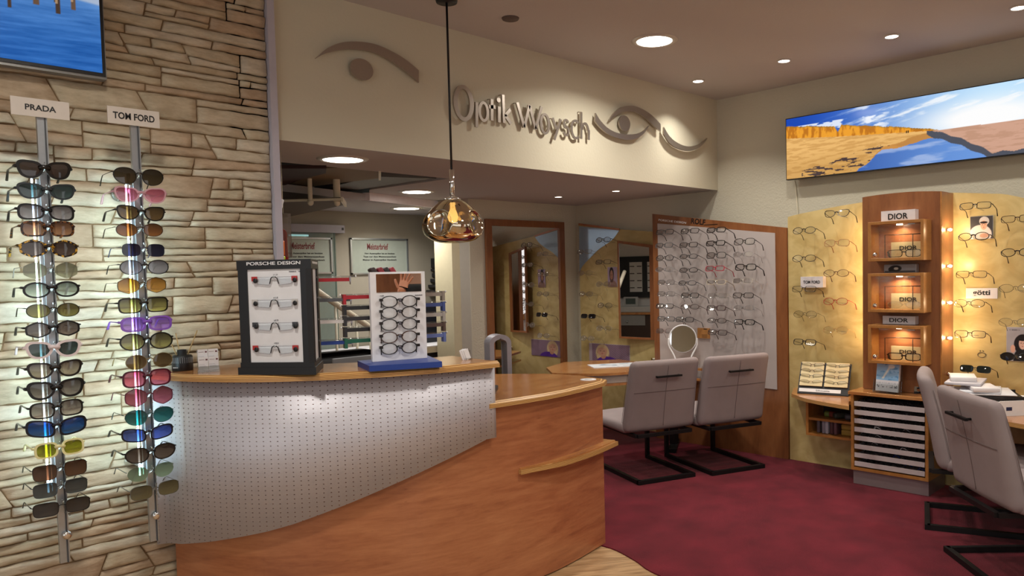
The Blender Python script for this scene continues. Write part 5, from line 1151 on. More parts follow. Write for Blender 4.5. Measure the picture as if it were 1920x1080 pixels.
Rr_ = [(*Z6(395, 110), 'rect', '141214', .0032, 'black rectangular eyeglasses, highest of the near row', None), (*Z6(385, 288), 'round', '161214', .0040, 'black round eyeglasses over the photo card', None),
 (*Z6(372, 507), 'rect', '241c1c', .0026, 'slim dark eyeglasses above the white name plate', None), (*Z6(360, 675), 'oval', '26201c', .0026, 'dark oval eyeglasses below the white name plate', None),
 (*Z6(365, 853), 'rect', '3a1818', .003, 'dark wine rectangular eyeglasses', None), (*Z6(395, 1055), 'rect', '14140f', .0028, 'lowest near-row black sunglasses', '26302a'),
 (*Z6(640, 185), 'rect', '3c2418', .0028, 'highest brown eyeglasses at the photo edge', None), (*Z6(640, 380), 'oval', '1c1412', .004, 'dark oval eyeglasses at the photo edge', None),
 (*Z6(630, 588), 'oval', '3c2a20', .0016, 'thin brown oval eyeglasses at the photo edge', None), (*Z6(625, 785), 'oval', '6a6458', .0014, 'thin wire eyeglasses above the portrait card', None),
 (*Z6(635, 985), 'round', '14120f', .0042, 'thick black round sunglasses over the portrait', '2c2620')]
wall_glasses(Rr_, XY, 'eyeglasses right of the column', 'honey panel right of the column', PANR)
def wall_plate(px0, py0, px1, py1, x, label, body, tw, th, name='brand_plate', depth=.02, bold=.02):
    a, b = onX(x, px0, py0), onX(x, px1, py1); c = (a+b)/2; W_, H_ = abs(a.y-b.y), abs(a.z-b.z)
    s = thing(name, label, 'sign', (x, c.y, c.z), -math.pi/2); mb = MB(); mb.box((0, depth/2, 0), (W_, depth, H_), plain('plate_white', 'd8d5da', .35)); mb.build('block', s)
    if body: put(text_mesh(body, W_*tw, H_*th, M['black'], bold=bold), 'lettering', s, T(0, -.0006, 0))
    return s
wall_plate(1501, 519, 1543, 539, XY-.045, 'white block plate with two words in capitals, below the black oval eyeglasses', 'TOM FORD', .75, .28, depth=.045)
wall_plate(1811, 540.5, 1870, 560, XY-.01, 'white name plate with a lower-case word carrying an umlaut, on the right honey panel', 'götti', .55, .62, depth=.01)
c = onX(XY-.003, 1840.5, 664); s = thing('panel_emblem', 'grey letter O with two dots printed on the right honey panel', 'emblem', (XY-.002, c.y, c.z), -math.pi/2)
gp = plain('emblem_grey', '7c6c54', .5); mb = MB(); n = 32; mb.tube([(.022*math.cos(2*math.pi*i/n), 0, -.004+.0145*math.sin(2*math.pi*i/n)) for i in range(n)], .004, gp, 6, closed=True, flat=.4)
mb.build('ring', s)
for sx in (-1, 1): mb = MB(); mb.lathe([(.0005, 0), (.004, 0), (.004, .0015), (.0005, .0015)], (sx*.008, 0, .019), gp, 12, (0, -1, 0)); mb.build('dot', s)
# posters
def face(c, u, v, cx, cy, r, skin='d8a488', asp=1.0, hair='2a1c1a'):
    x = (u-cx)*asp; y = v-cy; c = lay(c, sstep(1.08, .95, np.hypot(x/(r*.72), y/r)), skin); c = lay(c, sstep(.35, .15, np.hypot((x+r*.28)/(r*.5), (y-r*.12)/(r*.25)))*.9, '3a2a26'); c = lay(c, sstep(.35, .15, np.hypot((x-r*.28)/(r*.5), (y-r*.12)/(r*.25)))*.9, '3a2a26')
    c = lay(c, sstep(.5, .2, np.hypot(x/(r*.4), (y+r*.48)/(r*.22)))*.9, 'a8424a'); c = lay(c, sstep(1., .3, np.hypot((x-r*.04)/(r*.08), (y+r*.1)/(r*.3)))*.35, 'a06a54'); return c
def poster_blonde(u, v):
    n = np.sin(u*90+v*30)*np.sin(v*90-u*20); c = lay(tuple(np.zeros_like(u) for _ in range(3)), np.ones_like(u), '7c6478'); c = lay(c, sstep(-.1, .5, n)*.7, 'a88a98')
    c = lay(c, (u < .08)*1.0, 'b4a4ac'); c = lay(c, sstep(1.05, .9, np.hypot((u-.34)*1.55/.27, (v-.48)/.52))*(v > .05), 'd2b88e'); c = lay(c, sstep(.5, .65, fbm(u*40, v*4, 3, 3))*sstep(1.05, .9, np.hypot((u-.34)*1.55/.34, (v-.55)/.52))*.6, '94764c')
    c = lay(c, sstep(1.05, .95, np.hypot((u-.46)*1.55/.42, (v+.04)/.34)), '5a3094'); c = lay(c, sstep(1., .9, np.hypot((u-.36)*1.55/.10, (v-.28)/.14)), 'c08c74')
    c = face(c, u, v, .335, .56, .25, 'c89880', 1.55); return lay(c, ((u-.33)*1.55*.6+(v-.86) > -.06)*(np.hypot((u-.33)*1.55/.22, (v-.6)/.36) < 1)*.8, 'c8ac84')
def poster_man(u, v):
    c = lay(tuple(np.zeros_like(u) for _ in range(3)), np.ones_like(u), 'a894ac'); c = lay(c, sstep(1.1, .9, np.hypot((u-.5)/.5, (v+.02)/.36)), '8c6c64'); c = lay(c, sstep(1.1, .9, np.hypot((u-.42)/.24, (v-.66)/.34)), '221c20'); c = face(c, u, v, .42, .58, .27, 'a87c68', 1.2); return lay(c, sstep(.9, 1.05, np.hypot((u-.42)/.2, (v-.62)/.25))*(np.hypot((u-.42)/.22, (v-.5)/.28) < 1)*(v < .5)*.6, '3c2c2a')
def poster_knit(u, v):
    c = lay(tuple(np.zeros_like(u) for _ in range(3)), np.ones_like(u), '3c3a3e'); c = lay(c, sstep(1.05, .95, np.hypot((u-.45)/.5, (v-.2)/.42)), 'd8d0cc'); c = lay(c, sstep(1.05, .95, np.hypot((u-.62)/.22, (v-.78)/.2)), 'c8c4c4'); c = face(c, u, v, .6, .6, .20, 'd8a890', 1.); c = lay(c, sstep(1.1, .9, np.hypot((u-.6)/.17, (v-.72)/.05)), '241c20'); return lay(c, sstep(1.1, .9, np.hypot((u-.62)/.2, (v-.14)/.1)), 'd4a48c')
def poster_dark(u, v):
    c = lay(tuple(np.zeros_like(u) for _ in range(3)), np.ones_like(u), 'a8a4ac'); c = lay(c, sstep(1.05, .95, np.hypot((u-.62)/.34, (v-.5)/.30)), '1c1418'); c = lay(c, sstep(1.05, .95, np.hypot((u-.62)/.36, (v-.05)/.34)), '1a181c'); c = face(c, u, v, .6, .52, .17, 'dcb4a4', .9); c = lay(c, sstep(1.05, .95, np.hypot((u-.24)/.09, (v-.36)/.12)), 'd8a894'); c = lay(c, sstep(1.1, .9, np.hypot((u-.6)/.2, (v-.66)/.06)), '1c1418'); return lay(c, (u > .1)*(u < .5)*(v > .9)*(v < .94)*(np.sin(u*120) > 0), '3c3a40')
def wall_poster(px0, py0, px1, py1, x, fn, label, n=(90, 70)):
    a, b = onX(x, px0, py0), onX(x, px1, py1); c = (a+b)/2; W_, H_ = abs(a.y-b.y), abs(a.z-b.z)
    s = thing('poster', label, 'poster', (x, c.y, c.z), -math.pi/2); mb = MB(); mb.box((0, .002, 0), (W_, .003, H_), M['paper']); mb.build('sheet', s)
    paint(W_-.002, H_-.002, n[0], n[1], fn, vcol('printed', .5), 'printed_picture', s, T(0, -.0005, 0)); return s
wall_poster(1819, 406.5, 1862, 447, XY-.008, poster_knit, 'small photo card of a person in a light knit cap, right honey panel')
wall_poster(1887, 613, 1938, 679, XY-.008, poster_dark, 'portrait card of a dark-haired person with raised hand, right edge of the honey panel', (60, 90))

# ------------------------------------------------------------------ wooden column with glazed boxes
XC = 4.73; yl, yr_ = onX(XC, 1617, 500).y, onX(XC, 1766, 500).y
t = thing('display_column', 'tall pear wood column with three glass boxes and small side bulbs', 'display column', (XC, (yl+yr_)/2, 0)); IQ = T(-XC, -(yl+yr_)/2, 0)
tp = smooth_curve([(XC, onX(XC, *p).y, onX(XC, *p).z) for p in ((1617, 370), (1650, 365), (1700, 360), (1740, 358.5), (1766, 358.5))], 4)
mb = MB(); mb.slab([tuple(p) for p in tp]+[(XC, yr_, .587), (XC, yl, .587)], (.20, 0, 0), M['pearv']); mb.build('carcass', t, IQ)
mb = MB(); mb.bar((XC-.001, yr_+.004, .588), (XC-.001, yr_+.004, tp[-1].z-.001), .008, .004, M['oakbox'], up=(1, 0, 0)); mb.build('edge_strip', t, IQ)
bulb = emit('bulb_glow', 'ffc27a', 90)
for i, py in enumerate((431, 499, 567.5, 633.5)):
    p = onP(Vector((XC, yr_, 0)), Vector((0, 1, 0)), 1775, py)
    mb = MB(); mb.lathe([(.001, 0), (.013, 0), (.013, .006), (.007, .010), (.001, .010)], (p.x, yr_, p.z), M['chrome'], 16, (0, -1, 0)); s = mb.build('lamp_socket', t, IQ)
    mb = MB(); mb.lathe([(.001, .0), (.006, .002), (.008, .010), (.006, .018), (.001, .021)], (p.x, yr_-.010, p.z), bulb, 12, (0, -1, 0)); mb.build('bulb', s)
    point('column_bulb', (p.x, yr_-.055, p.z), 1.0, (1, .72, .42), .012)
    p2 = Vector((p.x, yl+.055, p.z)); point('column_bulb', p2, 1.0, (1, .72, .42), .012)
    mb = MB(); mb.lathe([(.001, .0), (.006, .002), (.008, .010), (.006, .018), (.001, .021)], (p.x, yl+.010, p.z), bulb, 12, (0, 1, 0)); mb.build('bulb', t, IQ)
p = onP(Vector((XC, yr_, 0)), Vector((0, 1, 0)), 1776.5, 701); mb = MB(); mb.lathe([(.001, 0), (.012, 0), (.012, .012), (.005, .016), (.001, .016)], (p.x, yr_, p.z), M['chrome'], 16, (0, -1, 0)); mb.build('lock', t, IQ)
XB = XC-.13
def disp_box(tl_, br_, label, glow, cardtxt, gl):
    a, b = onX(XB, *tl_), onX(XB, *br_); c = (a+b)/2; W_, H_ = abs(a.y-b.y), abs(a.z-b.z); th = .018
    s = thing('glazed_display_box', label, 'display box', (XB, c.y, c.z), -math.pi/2, group='glazed boxes on the column')
    D = .128; mb = MB()
    for sx in (-1, 1): mb.box((sx*(W_/2-th/2), D/2, 0), (th, D, H_), M['oakbox'])
    for sz in (-1, 1): mb.box((0, D/2, sz*(H_/2-th/2)), (W_-2*th, D, th), M['oakbox'])
    mb.box((0, D-.003, 0), (W_-2*th, .006, H_-2*th), M['pear']); mb.build('carcass', s, bevel=.0015)
    mb = MB(); mb.box((0, .010, 0), (W_-2*th, .003, H_-2*th), clear('box_glass', 'f4f4f0', .04)); mb.build('glass_pane', s)
    mb = MB(); mb.lathe([(.001, 0), (.014, 0), (.014, .008), (.006, .012), (.001, .012)], (-W_/2+th+.022, .008, -H_/2+th+.022), M['chrome'], 20, (0, -1, 0)); mb.build('lock', s)
    mb = MB(); mb.box((W_*.28, .007, H_/2-th-.006), (.04, .006, .006), M['alu']); mb.build('hinge', s)
    mb = MB(); mb.box((0, .07, H_/2-th-.003), (.03, .02, .005), emit('box_led', 'fff0d8', 30)); mb.build('lamp', s)
    area('box_lamp', (XB+.07, c.y, c.z+H_/2-th-.012), .03, glow*.32, (1, .80, .54), spread=160)
    # folded wire stand of clear acrylic
    mb = MB(); mb.tube([(-W_*.22, .03, -H_/2+th), (-W_*.22, .03, H_*.16), (-W_*.10, .09, H_*.16), (W_*.36, .09, H_*.16)], .0024, M['blackm'], 6); mb.tube([(W_*.28, .03, -H_/2+th), (W_*.28, .03, H_*.16)], .0024, M['blackm'], 6); mb.build('wire_stand', s)
    TMb = T(XB, c.y, c.z)@RZ(-math.pi/2)
    cw, chh = W_*.56, H_*.40 if gl != 2 else H_*.36
    k = thing('brand_card', 'cream card with wide serif capitals inside the %s glass box' % ['topmost', 'middle', 'lowest'][gl], 'sign', M4=TMb@T(W_*.10, .095, -H_/2+th+chh/2)); mb = MB(); mb.box((0, 0, 0), (cw, .006, chh), plain('card_cream', 'e0cfa8', .5)); mb.build('card', k)
    put(text_mesh('DIOR', cw*.56, chh*.26, M['black'], bold=.02), 'lettering', k, T(.01, -.0036, chh*.12))
    sh, col, th_, d = (('rect', '2a1a14', .004, 'dark brown'), ('round', 'a89880', .0012, 'thin crystal-clear'), ('rect', '141210', .006, 'thick black'))[gl]
    glasses(TMb@T(W_*.10, .05, -H_/2+th+.026)@RZ(.12), '%s eyeglasses inside the %s glass box' % (d, ['topmost', 'middle', 'lowest'][gl]), 'eye', sh, .19, .044, th_, .003, col, group=None, tlen=.035)
    return s
disp_box((1627, 417), (1732, 487.5), 'topmost wood-framed glass box on the column', 1.6, 'DIOR', 0)
disp_box((1627, 513), (1732, 587), 'middle wood-framed glass box on the column, between two small plates', 2.6, 'DIOR', 1)
disp_box((1627, 609), (1732, 687), 'lowest wood-framed glass box on the column, above the leaflet holder', 2.2, 'DIOR', 2)
def serif_plate(a, b, lab): return wall_plate(a[0], a[1], b[0], b[1], XC-.055, lab, 'DIOR', .58, .5, depth=.055, bold=.02)
serif_plate((1652, 396.5), (1716, 414.5), 'white plate with wide serif capitals standing on the topmost glass box')
serif_plate((1655, 592), (1716, 609), 'white plate with wide serif capitals standing on the lowest glass box')
def pug(u, v):
    c = lay(tuple(np.zeros_like(u) for _ in range(3)), np.ones_like(u), '9a989c'); c = lay(c, (v < .18)*1.0, '4a484a'); c = lay(c, sstep(1.1, .9, np.hypot((u-.36)/.2, (v-.52)/.45)), '2a2624'); c = lay(c, sstep(1.1, .8, np.hypot((u-.38)/.08, (v-.5)/.2)), 'c8c0b4'); return lay(c, sstep(1.1, .9, np.hypot((u-.2)/.08, (v-.4)/.3)), '201c1c')
a, b = onX(XC-.05, 1657, 496), onX(XC-.05, 1718, 511); c = (a+b)/2
s = thing('picture_plate', 'small rounded grey plate picturing a black dog, between the upper two glass boxes', 'picture plate', (XC-.05, c.y, c.z), -math.pi/2); W_, H_ = a.y-b.y, a.z-b.z
rbox(W_, .048, H_, .006, 3, plain('plate_grey', '9a989c', .4), 'block', s, M4=T(0, .024, 0)); paint(W_-.012, H_-.010, 50, 14, pug, vcol('printed', .5), 'printed_picture', s, T(0, -.0008, 0))

# ------------------------------------------------------------------ drawer cabinet
XK = 4.60; ya, yb = onX(XK, 1596, 905).y, onX(XK, 1741, 933).y
zt_ = .585
t = thing('drawer_cabinet', 'wooden cabinet with eight shallow white pull-out trays of dark frames', 'cabinet', (XK, (ya+yb)/2, 0), -math.pi/2); W_ = ya-yb; D = .30
mb = MB(); mb.box((0, D/2+.01, .045), (W_-.012, D-.02, .09), plain('plinth_grey', '8c7f80', .4, .2)); mb.build('plinth', t)
mb = MB()
for s in (-1, 1): mb.box((s*(W_/2-.009), D/2, .09+(zt_-.11)/2), (.018, D, zt_-.11), M['oakbox'])
mb.box((0, D/2, .10), (W_-.036, D, .018), M['oakbox']); mb.box((0, D-.01, .33), (W_-.036, .01, .46), M['black']); mb.build('carcass', t)
mb = MB(); mb.box((0, D/2-.004, zt_-.01), (W_+.024, D+.02, .02), M['top']); mb.build('top', t, bevel=.002)
tw_ = plain('tray_white', 'c6bcbc', .4)
z0_, z1_ = .118, .548; ps = (z1_-z0_)/8
fr_mat = plain('folded_frames', '17151a', .3, noise=.0)
for i in range(8):
    z = z0_+ps*(7-i); mb = MB(); w = W_-.044
    mb.box((0, .004, z+.0145), (w, .006, .029), tw_); mb.box((0, .14, z+.003), (w, .27, .004), tw_)
    for s in (-1, 1): mb.box((s*(w/2-.002), .14, z+.010), (.004, .27, .018), tw_)
    dr = mb.build('pull_out_tray', t)
    mb = MB(); rr = random.Random(i)
    for k in range(34):
        x = -w/2+.02+(w-.04)*rr.random(); y = .02+.22*rr.random(); col = fr_mat if rr.random() < .8 or i < 3 else plain('folded_frames_blue', '1c3484', .3) if i > 5 else plain('folded_frames_clear', 'c4c0c4', .2)
        mb.tube([(x-.02, y, z+.024), (x-.01, y+.004, z+.036+.004*rr.random()), (x+.008, y, z+.034), (x+.02, y+.01, z+.022)], .0028, col, 5)
    q = mb.build('folded_frames', dr); q['kind'] = 'stuff'
# leaflet holder
p0, p1 = onX(XK+.06, 1636, 738), onX(XK+.06, 1692, 744); c = (p0+p1)/2
def leaflet(u, v):
    c = tuple(a*(1-v)+b*v for a, b in zip(hexf('74acdc'), hexf('b4d4f0'))); c = lay(c, sstep(.5, .62, fbm(u*5, v*14, 4, 4))*.5, '3c78b4'); d = np.abs((u-.32)-(v-.45)*.75); c = lay(c, sstep(.07, .03, d)*(v > .4)*(v < .82), 'e8e8e4'); c = lay(c, sstep(1.1, .8, np.hypot((u-.66)/.16, (v-.82)/.07)), 'f0f0ec')
    c = lay(c, (v < .36)*1.0, 'e4e4ea'); c = lay(c, (v < .20)*(v > .12)*(np.abs(((u*5) % 1)-.5) < .3)*(fbm(u*30, v*30, 2, 2) > .35)*.8, '4c5058'); return lay(c, (v < .3)*(v > .25)*(np.sin(u*120) > .2)*.5, '707884')
s = thing('leaflet_holder', 'clear holder with blue and white leaflets standing on the drawer cabinet', 'leaflet holder', (XK+.045, c.y-.005, zt_), -math.pi/2-.12)
mb = MB(); lean = RX(-.14)@Matrix.Diagonal((1.34, 1, 1.32, 1)); mb.box((0, .012, .075), (.125, .002, .15), clear('holder_pocket', 'f6f8f8', .02), lean); mb.box((0, -.018, .022), (.125, .002, .044), clear('holder_pocket', 'f6f8f8', .02), lean); mb.box((0, 0, .002), (.125, .05, .003), M['acrylic']); 
for sx in (-1, 1): mb.box((sx*.062, -.003, .03), (.002, .03, .06), M['acrylic'], lean)
mb.build('acrylic_stand', s)
mb = MB(); mb.box((0, 0, .078), (.108, .018, .142), M['paper'], lean); k = mb.build('leaflet_stack', s); paint(.106, .140, 50, 70, leaflet, vcol('printed', .5), 'printed_cover', k, lean@T(0, -.0098, .078))
put(text_mesh('BYLT', .03, .008, M['black'], bold=.02), 'lettering', k, lean@T(-.012, -.0105, .136))

# low shelf with slanted trays, open cubby underneath
ZQ = .515
t = thing('wall_shelf_unit', 'wall-hung open shelf box with curved top between the framed board and the drawer cabinet', 'shelf', (XY, 2.3, 0)); I_ = T(-XY, -2.3, 0)
pA_ = [onZ(ZQ, *p) for p in ((1484, 738), (1510, 747), (1550, 755), (1592, 762))]
ff = smooth_curve([(p.x, p.y, 0) for p in pA_], 4); poly = [(XY, 2.60)]+[(min(p.x, XY-.005), p.y) for p in ff]+[(4.60, 2.055), (XY, 2.055)]
mb = MB(); mb.prism(poly, ZQ-.022, ZQ, M['edge'], M['top']); mb.build('curved_top', t, I_)
xq = 4.70; yq0 = onX(xq, 1511, 780).y; yq1 = 2.07; zqb = onX(xq, 1511, 815).z; zqm = onX(xq, 1514, 782).z
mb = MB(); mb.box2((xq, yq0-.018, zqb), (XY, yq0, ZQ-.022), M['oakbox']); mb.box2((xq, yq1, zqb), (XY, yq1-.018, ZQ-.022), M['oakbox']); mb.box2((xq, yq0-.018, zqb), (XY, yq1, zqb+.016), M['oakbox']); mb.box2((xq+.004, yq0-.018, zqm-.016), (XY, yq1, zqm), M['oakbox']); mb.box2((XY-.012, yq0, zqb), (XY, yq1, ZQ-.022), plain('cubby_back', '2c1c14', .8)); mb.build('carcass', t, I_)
for i, (fy, col, d, nm2) in enumerate(((.35, '6a7a30', 'olive green', 'spray_case'), (.48, '7a3c30', 'rust red', 'glasses_case'), (.62, '3c4038', 'dark green', 'glasses_case'), (.80, '4c4c54', 'grey', 'glasses_case'))):
    yy = yq0+(yq1-yq0)*fy; o = rbox(.10 if i else .05, .05, .038, .014, 3, plain('cubby_'+d, col, .5), 'glasses_case', None, M4=T(xq+.09, yy, zqm+.020)@RZ(.4+i)); tag(o, '%s rounded case in the upper shelf compartment' % d, 'glasses case', 'cases in the open shelf')
for i, (fy, col, d) in enumerate(((.22, '5a5058', 'grey striped'), (.33, '8a8694', 'silver'), (.40, 'b4b4c4', 'pale lilac'), (.50, '54343a', 'plum'), (.58, '6a4a52', 'mauve'))):
    yy = yq0+(yq1-yq0)*fy; o = rbox(.12, .022, .088, .005, 2, plain('cubby_'+d, col, .5), 'accessory_pack', None, M4=T(xq+.09, yy, zqb+.062)@RY(0)); tag(o, '%s upright pack in the lower shelf compartment' % d, 'pack', 'packs in the open shelf')
for i, d in enumerate(('lower', 'upper')):
    o = rbox(.10, .105, .036, .006, 2, plain('cubby_mustard', 'a08038', .6), 'small_box', None, M4=T(xq+.10, yq0+(yq1-yq0)*.84, zqb+.035+.037*i)); tag(o, '%s mustard yellow box stacked in the lower shelf compartment' % d, 'box', 'packs in the open shelf')
# slanted black stand with two cream trays
bl, brr = onZ(ZQ+.002, 1495, 737), onZ(ZQ+.002, 1591, 743); ct_ = (bl+brr)/2; W_ = (brr-bl).length; azs = math.atan2((brr-bl).y, (brr-bl).x)
s = thing('slanted_tray_stand', 'black slanted stand with a white label strip on the curved wall shelf', 'display stand', (ct_.x, ct_.y, ZQ), azs); L_ = Matrix.Rotation(-math.radians(28), 4, 'X')
Ht = .225
mb = MB(); mb.box((0, 0, Ht/2), (W_, .008, Ht), M['black'], L_); mb.box((0, .05, .003), (W_, .11, .006), M['black']); mb.build('back_plate', s)
mb = MB(); mb.box((-.02, -.006, .026), (W_*.82, .003, .024), M['paper'], L_); mb.build('label_strip', s); put(text_mesh('Silhouette', .09, .011, plain('strip_print', '6c6c70', .5)), 'lettering', s, L_@T(0, -.0082, .026))
TS = T(ct_.x, ct_.y, ZQ)@RZ(azs)@L_
for j, sx in enumerate((-1, 1)):
    k = thing('frame_tray', 'cream felt tray of slim frames, the %s of two on the slanted stand' % ('left' if sx < 0 else 'right'), 'tray', M4=TS@T(sx*W_*.245, -.012, .055+.085))
    mb = MB(); mb.box((0, 0, 0), (W_*.45, .008, .17), plain('tray_cream', 'd8c9a0', .8)); mb.build('felt_board', k)
    for r2 in range(4):
        col = (('5c3c44', '4c2c34', '2c3c54', '9a8c7c'), ('6c6c74', '8c7c6c', '6a4c44', '2c2c30'))[j][r2]
        glasses(TS@T(sx*W_*.245, -.020, .055+.145-.040*r2)@RX(.45), 'slim %s frame, %s in the %s cream tray' % (['plum', 'wine', 'blue', 'champagne', 'grey wire', 'gold', 'bronze', 'black'][j*4+r2], ['top', 'second', 'third', 'lowest'][r2], 'left' if j == 0 else 'right'), 'eye', 'oval' if r2 % 2 else 'rect', .15, .030, .002, .002, col, group='frames in the cream trays', tlen=.02)

# ------------------------------------------------------------------ tall mirror on the niche wall
nW = Vector((.033, 1.25, 0)).normalized(); W0 = Vector((3.9, 4.930, 0))
def onW(px, py, off=0): return onP(W0-nW*off, nW, px, py)
fo = [onW(907, 410.4), onW(1054, 417.5)]; fi_ = [onW(919.5, 425), onW(1045, 428)]
lx0, lx1 = fo[0], fo[1]; wd_ = (lx1-lx0); wd_.z = 0; W_ = wd_.length; azW = math.atan2(wd_.y, wd_.x); zt0, zt1 = fo[0].z, fo[1].z; zb_ = .25
t = thing('tall_wall_mirror', 'tall wood-framed mirror in the niche reflecting the honey panel of eyeglasses', 'mirror', ((lx0.x+lx1.x)/2, (lx0.y+lx1.y)/2-.002, 0), azW)
mb = MB(); bw = .062
for s in (-1, 1): mb.box((s*(W_/2-bw/2), -.014, (zb_+zt0)/2), (bw, .028, zt0-zb_), M['pearv'])
mb.box((0, -.0145, zt0-.028), (W_-2*bw, .027, .056), M['pearv']); mb.box((0, -.0145, zb_+.03), (W_-2*bw, .027, .06), M['pearv']); mb.build('frame', t, bevel=.002)
mb = MB(); mb.box((0, -.010, (zb_+zt0)/2), (W_-2*bw+.002, .004, zt0-zb_-.11), M['mirror']); mb.build('mirror_glass', t)

# honey panel on the right wall of the niche
XN = 5.10
P = [onX(XN, *p) for p in ((1084.8, 420), (1162.5, 430), (1222, 437))]
mb = MB(); mb.slab([(XN, P[0].y, P[0].z), (XN, P[1].y, P[1].z), (XN, 3.60, P[2].z-.03), (XN, 3.60, .0), (XN, P[0].y, .0)], (.02, 0, 0), YM)
t = thing('display_panel', 'honey veneer display panel with a pale blue upper corner, in the mirror niche', 'display panel', (0, 0, 0)); mb.build('veneer_sheet', t)
cv = smooth_curve([onX(XN-.004, *p) for p in ((1161, 432), (1151, 446), (1138, 457), (1122, 468), (1108, 482), (1096, 494), (1089, 504), (1086.5, 514))], 4)
mb = MB(); q = onX(XN-.004, 1085.5, 424); mb.slab([(XN-.004, q.y, q.z)]+[(XN-.004, p.y, p.z) for p in cv], (.003, 0, 0), plain('pale_blue_lacquer', 'a3b8cc', .15, .3)); mb.build('blue_corner', t)
mb = MB(); a_, b__ = onX(XN-.004, 1084.8, 419.5), onX(XN-.004, 1161, 429.5); mb.bar((XN-.002, a_.y, a_.z-.004), (XN-.002, b__.y, b__.z-.004), .01, .018, M['pear'], up=(0, 0, 1)); mb.build('top_edge', t)
def Zn(u, v): return (880+u/3.375, 380+v/3.375)
L = [(*Zn(845, 235), 'round', '17161a', .003, 'black round eyeglasses in front of the pale blue corner', None), (*Zn(725, 310), 'rect', '8c8a88', .0014, 'thin silver eyeglasses at the left edge below the blue corner', None),
 (*Zn(845, 375), 'rect', '2a2022', .0026, 'dark rectangular eyeglasses beside the small mirror top', None), (*Zn(730, 445), 'oval', '8a7c6c', .0014, 'thin brown wire eyeglasses, left row', None),
 (*Zn(845, 515), 'oval', '9a9488', .0014, 'thin wire eyeglasses below the small portrait print', None), (*Zn(735, 578), 'oval', '7c7468', .0014, 'thin dark wire eyeglasses, left row middle', None),
 (*Zn(855, 650), 'round', '2c2a2c', .0018, 'thin black round eyeglasses beside the small mirror', None), (*Zn(750, 718), 'rect', '1a1a1c', .0028, 'sunglasses with black lenses, left row', '1c1c20'),
 (*Zn(850, 795), 'oval', 'a09a90', .0014, 'pale thin wire eyeglasses below the small mirror', None), (*Zn(745, 858), 'oval', '8c8478', .0014, 'thin wire eyeglasses just above the blonde portrait', None)]
wall_glasses(L, XN, 'eyeglasses on the niche panel', 'niche panel', t)
wall_poster(1139, 501, 1157.5, 538, XN-.006, poster_man, 'small print of a dark-haired bearded person partly behind the niche mirror', (40, 50))
wall_poster(1104.3, 643, 1181, 682, XN-.006, poster_blonde, 'portrait print of a long blonde-haired person in a purple top on the niche panel', (110, 70))
# small framed mirror, hung slightly turned towards the room
mc = (onX(5.04, 1157, 451)+onX(5.04, 1229, 638)+onX(5.04, 1225, 459)+onX(5.04, 1161, 634))/4
ang = math.radians(11.5); mn = Vector((-math.cos(ang), -math.sin(ang), 0))       # facing normal
mu = Vector((mn.y, -mn.x, 0))*-1; mu = Vector((math.sin(ang)*-1, math.cos(ang), 0))*-1  # picture right
def onM(px, py, off=0): return onP(mc+mn*off, mn, px, py)
cs = [onM(*p) for p in ((1157, 451), (1226, 459.5), (1229.5, 638), (1161, 634))]; ml = [((p-mc).dot(mu), p.z-mc.z) for p in cs]
ins_ = [onM(*p) for p in ((1159.5, 456), (1217, 464), (1220, 633.5), (1164, 631))]; mi_ = [((p-mc).dot(mu), p.z-mc.z) for p in ins_]
t = thing('small_wall_mirror', 'narrow wood-framed mirror hanging on the niche panel beside the framed eyeglass board', 'mirror', (mc.x, mc.y, mc.z), math.atan2(mu.y, mu.x))
mb = MB()
for i in range(4):
    j = (i+1) % 4; q = [ml[i], ml[j], mi_[j], mi_[i]]; mb.slab([(x, 0, z) for x, z in q], (0, .022, 0), M['pearv'])
mb.slab([(x, .018, z) for x, z in ml], (0, .006, 0), M['pearv']); mb.build('frame', t)
mb = MB(); mb.slab([(x, .006, z) for x, z in mi_], (0, .003, 0), M['mirror']); mb.build('mirror_glass', t)
mb = MB(); mb.bar((0, .022, .2), (.0, .05, .2), .04, .04, M['black']); mb.build('bracket', t)
def refl(px, py, xt):            # what the small mirror shows at this pixel, on the plane x = xt
    p = onM(px, py, -.006); d = ray(px, py).normalized(); r = d-2*d.dot(mn)*mn; return p+r*((xt-p.x)/r.x)

# ------------------------------------------------------------------ rear work counter seen only in the small mirror
XL = 1.32
q0, q1 = refl(1163, 583, XL), refl(1219, 588, XL)
ylo, yhi = min(q0.y, q1.y)-.5, max(q0.y, q1.y)+.5
zc_ = (q0.z+q1.z)/2; ylo = max(ylo, 3.65); yhi = min(yhi, 5.85)
t = thing('rear_work_counter', 'wooden rear work counter with grey drawer, seen only in the small niche mirror', 'counter', (XL-.12, (ylo+yhi)/2, 0)); hw = (yhi-ylo)/2
mb = MB(); mb.box((0, 0, zc_-.015), (.36, 2*hw, .03), M['top']); mb.build('worktop', t)
mb = MB(); mb.box((0, 0, (zc_-.03)/2), (.32, 2*hw-.02, zc_-.03), plain('rear_body', '3c2a20', .5)); mb.build('body', t)
g1 = refl(1178, 600, XL); mb = MB(); mb.box((.163, g1.y-(ylo+yhi)/2, g1.z), (.01, .5, .14), plain('drawer_grey', '8c8a86', .5)); dr = mb.build('drawer', t)
mb = MB(); mb.lathe([(.001, 0), (.015, 0), (.012, .02), (.001, .022)], (.168, g1.y-(ylo+yhi)/2, g1.z-.02), M['alu'], 12, (1, 0, 0)); mb.build('knob', dr)
g2 = refl(1195, 574, XL-.05); t = thing('lensmeter_machine', 'pale grey bench machine with tilted display, seen in the small niche mirror', 'machine', (XL-.1, g2.y, zc_), math.pi/2)
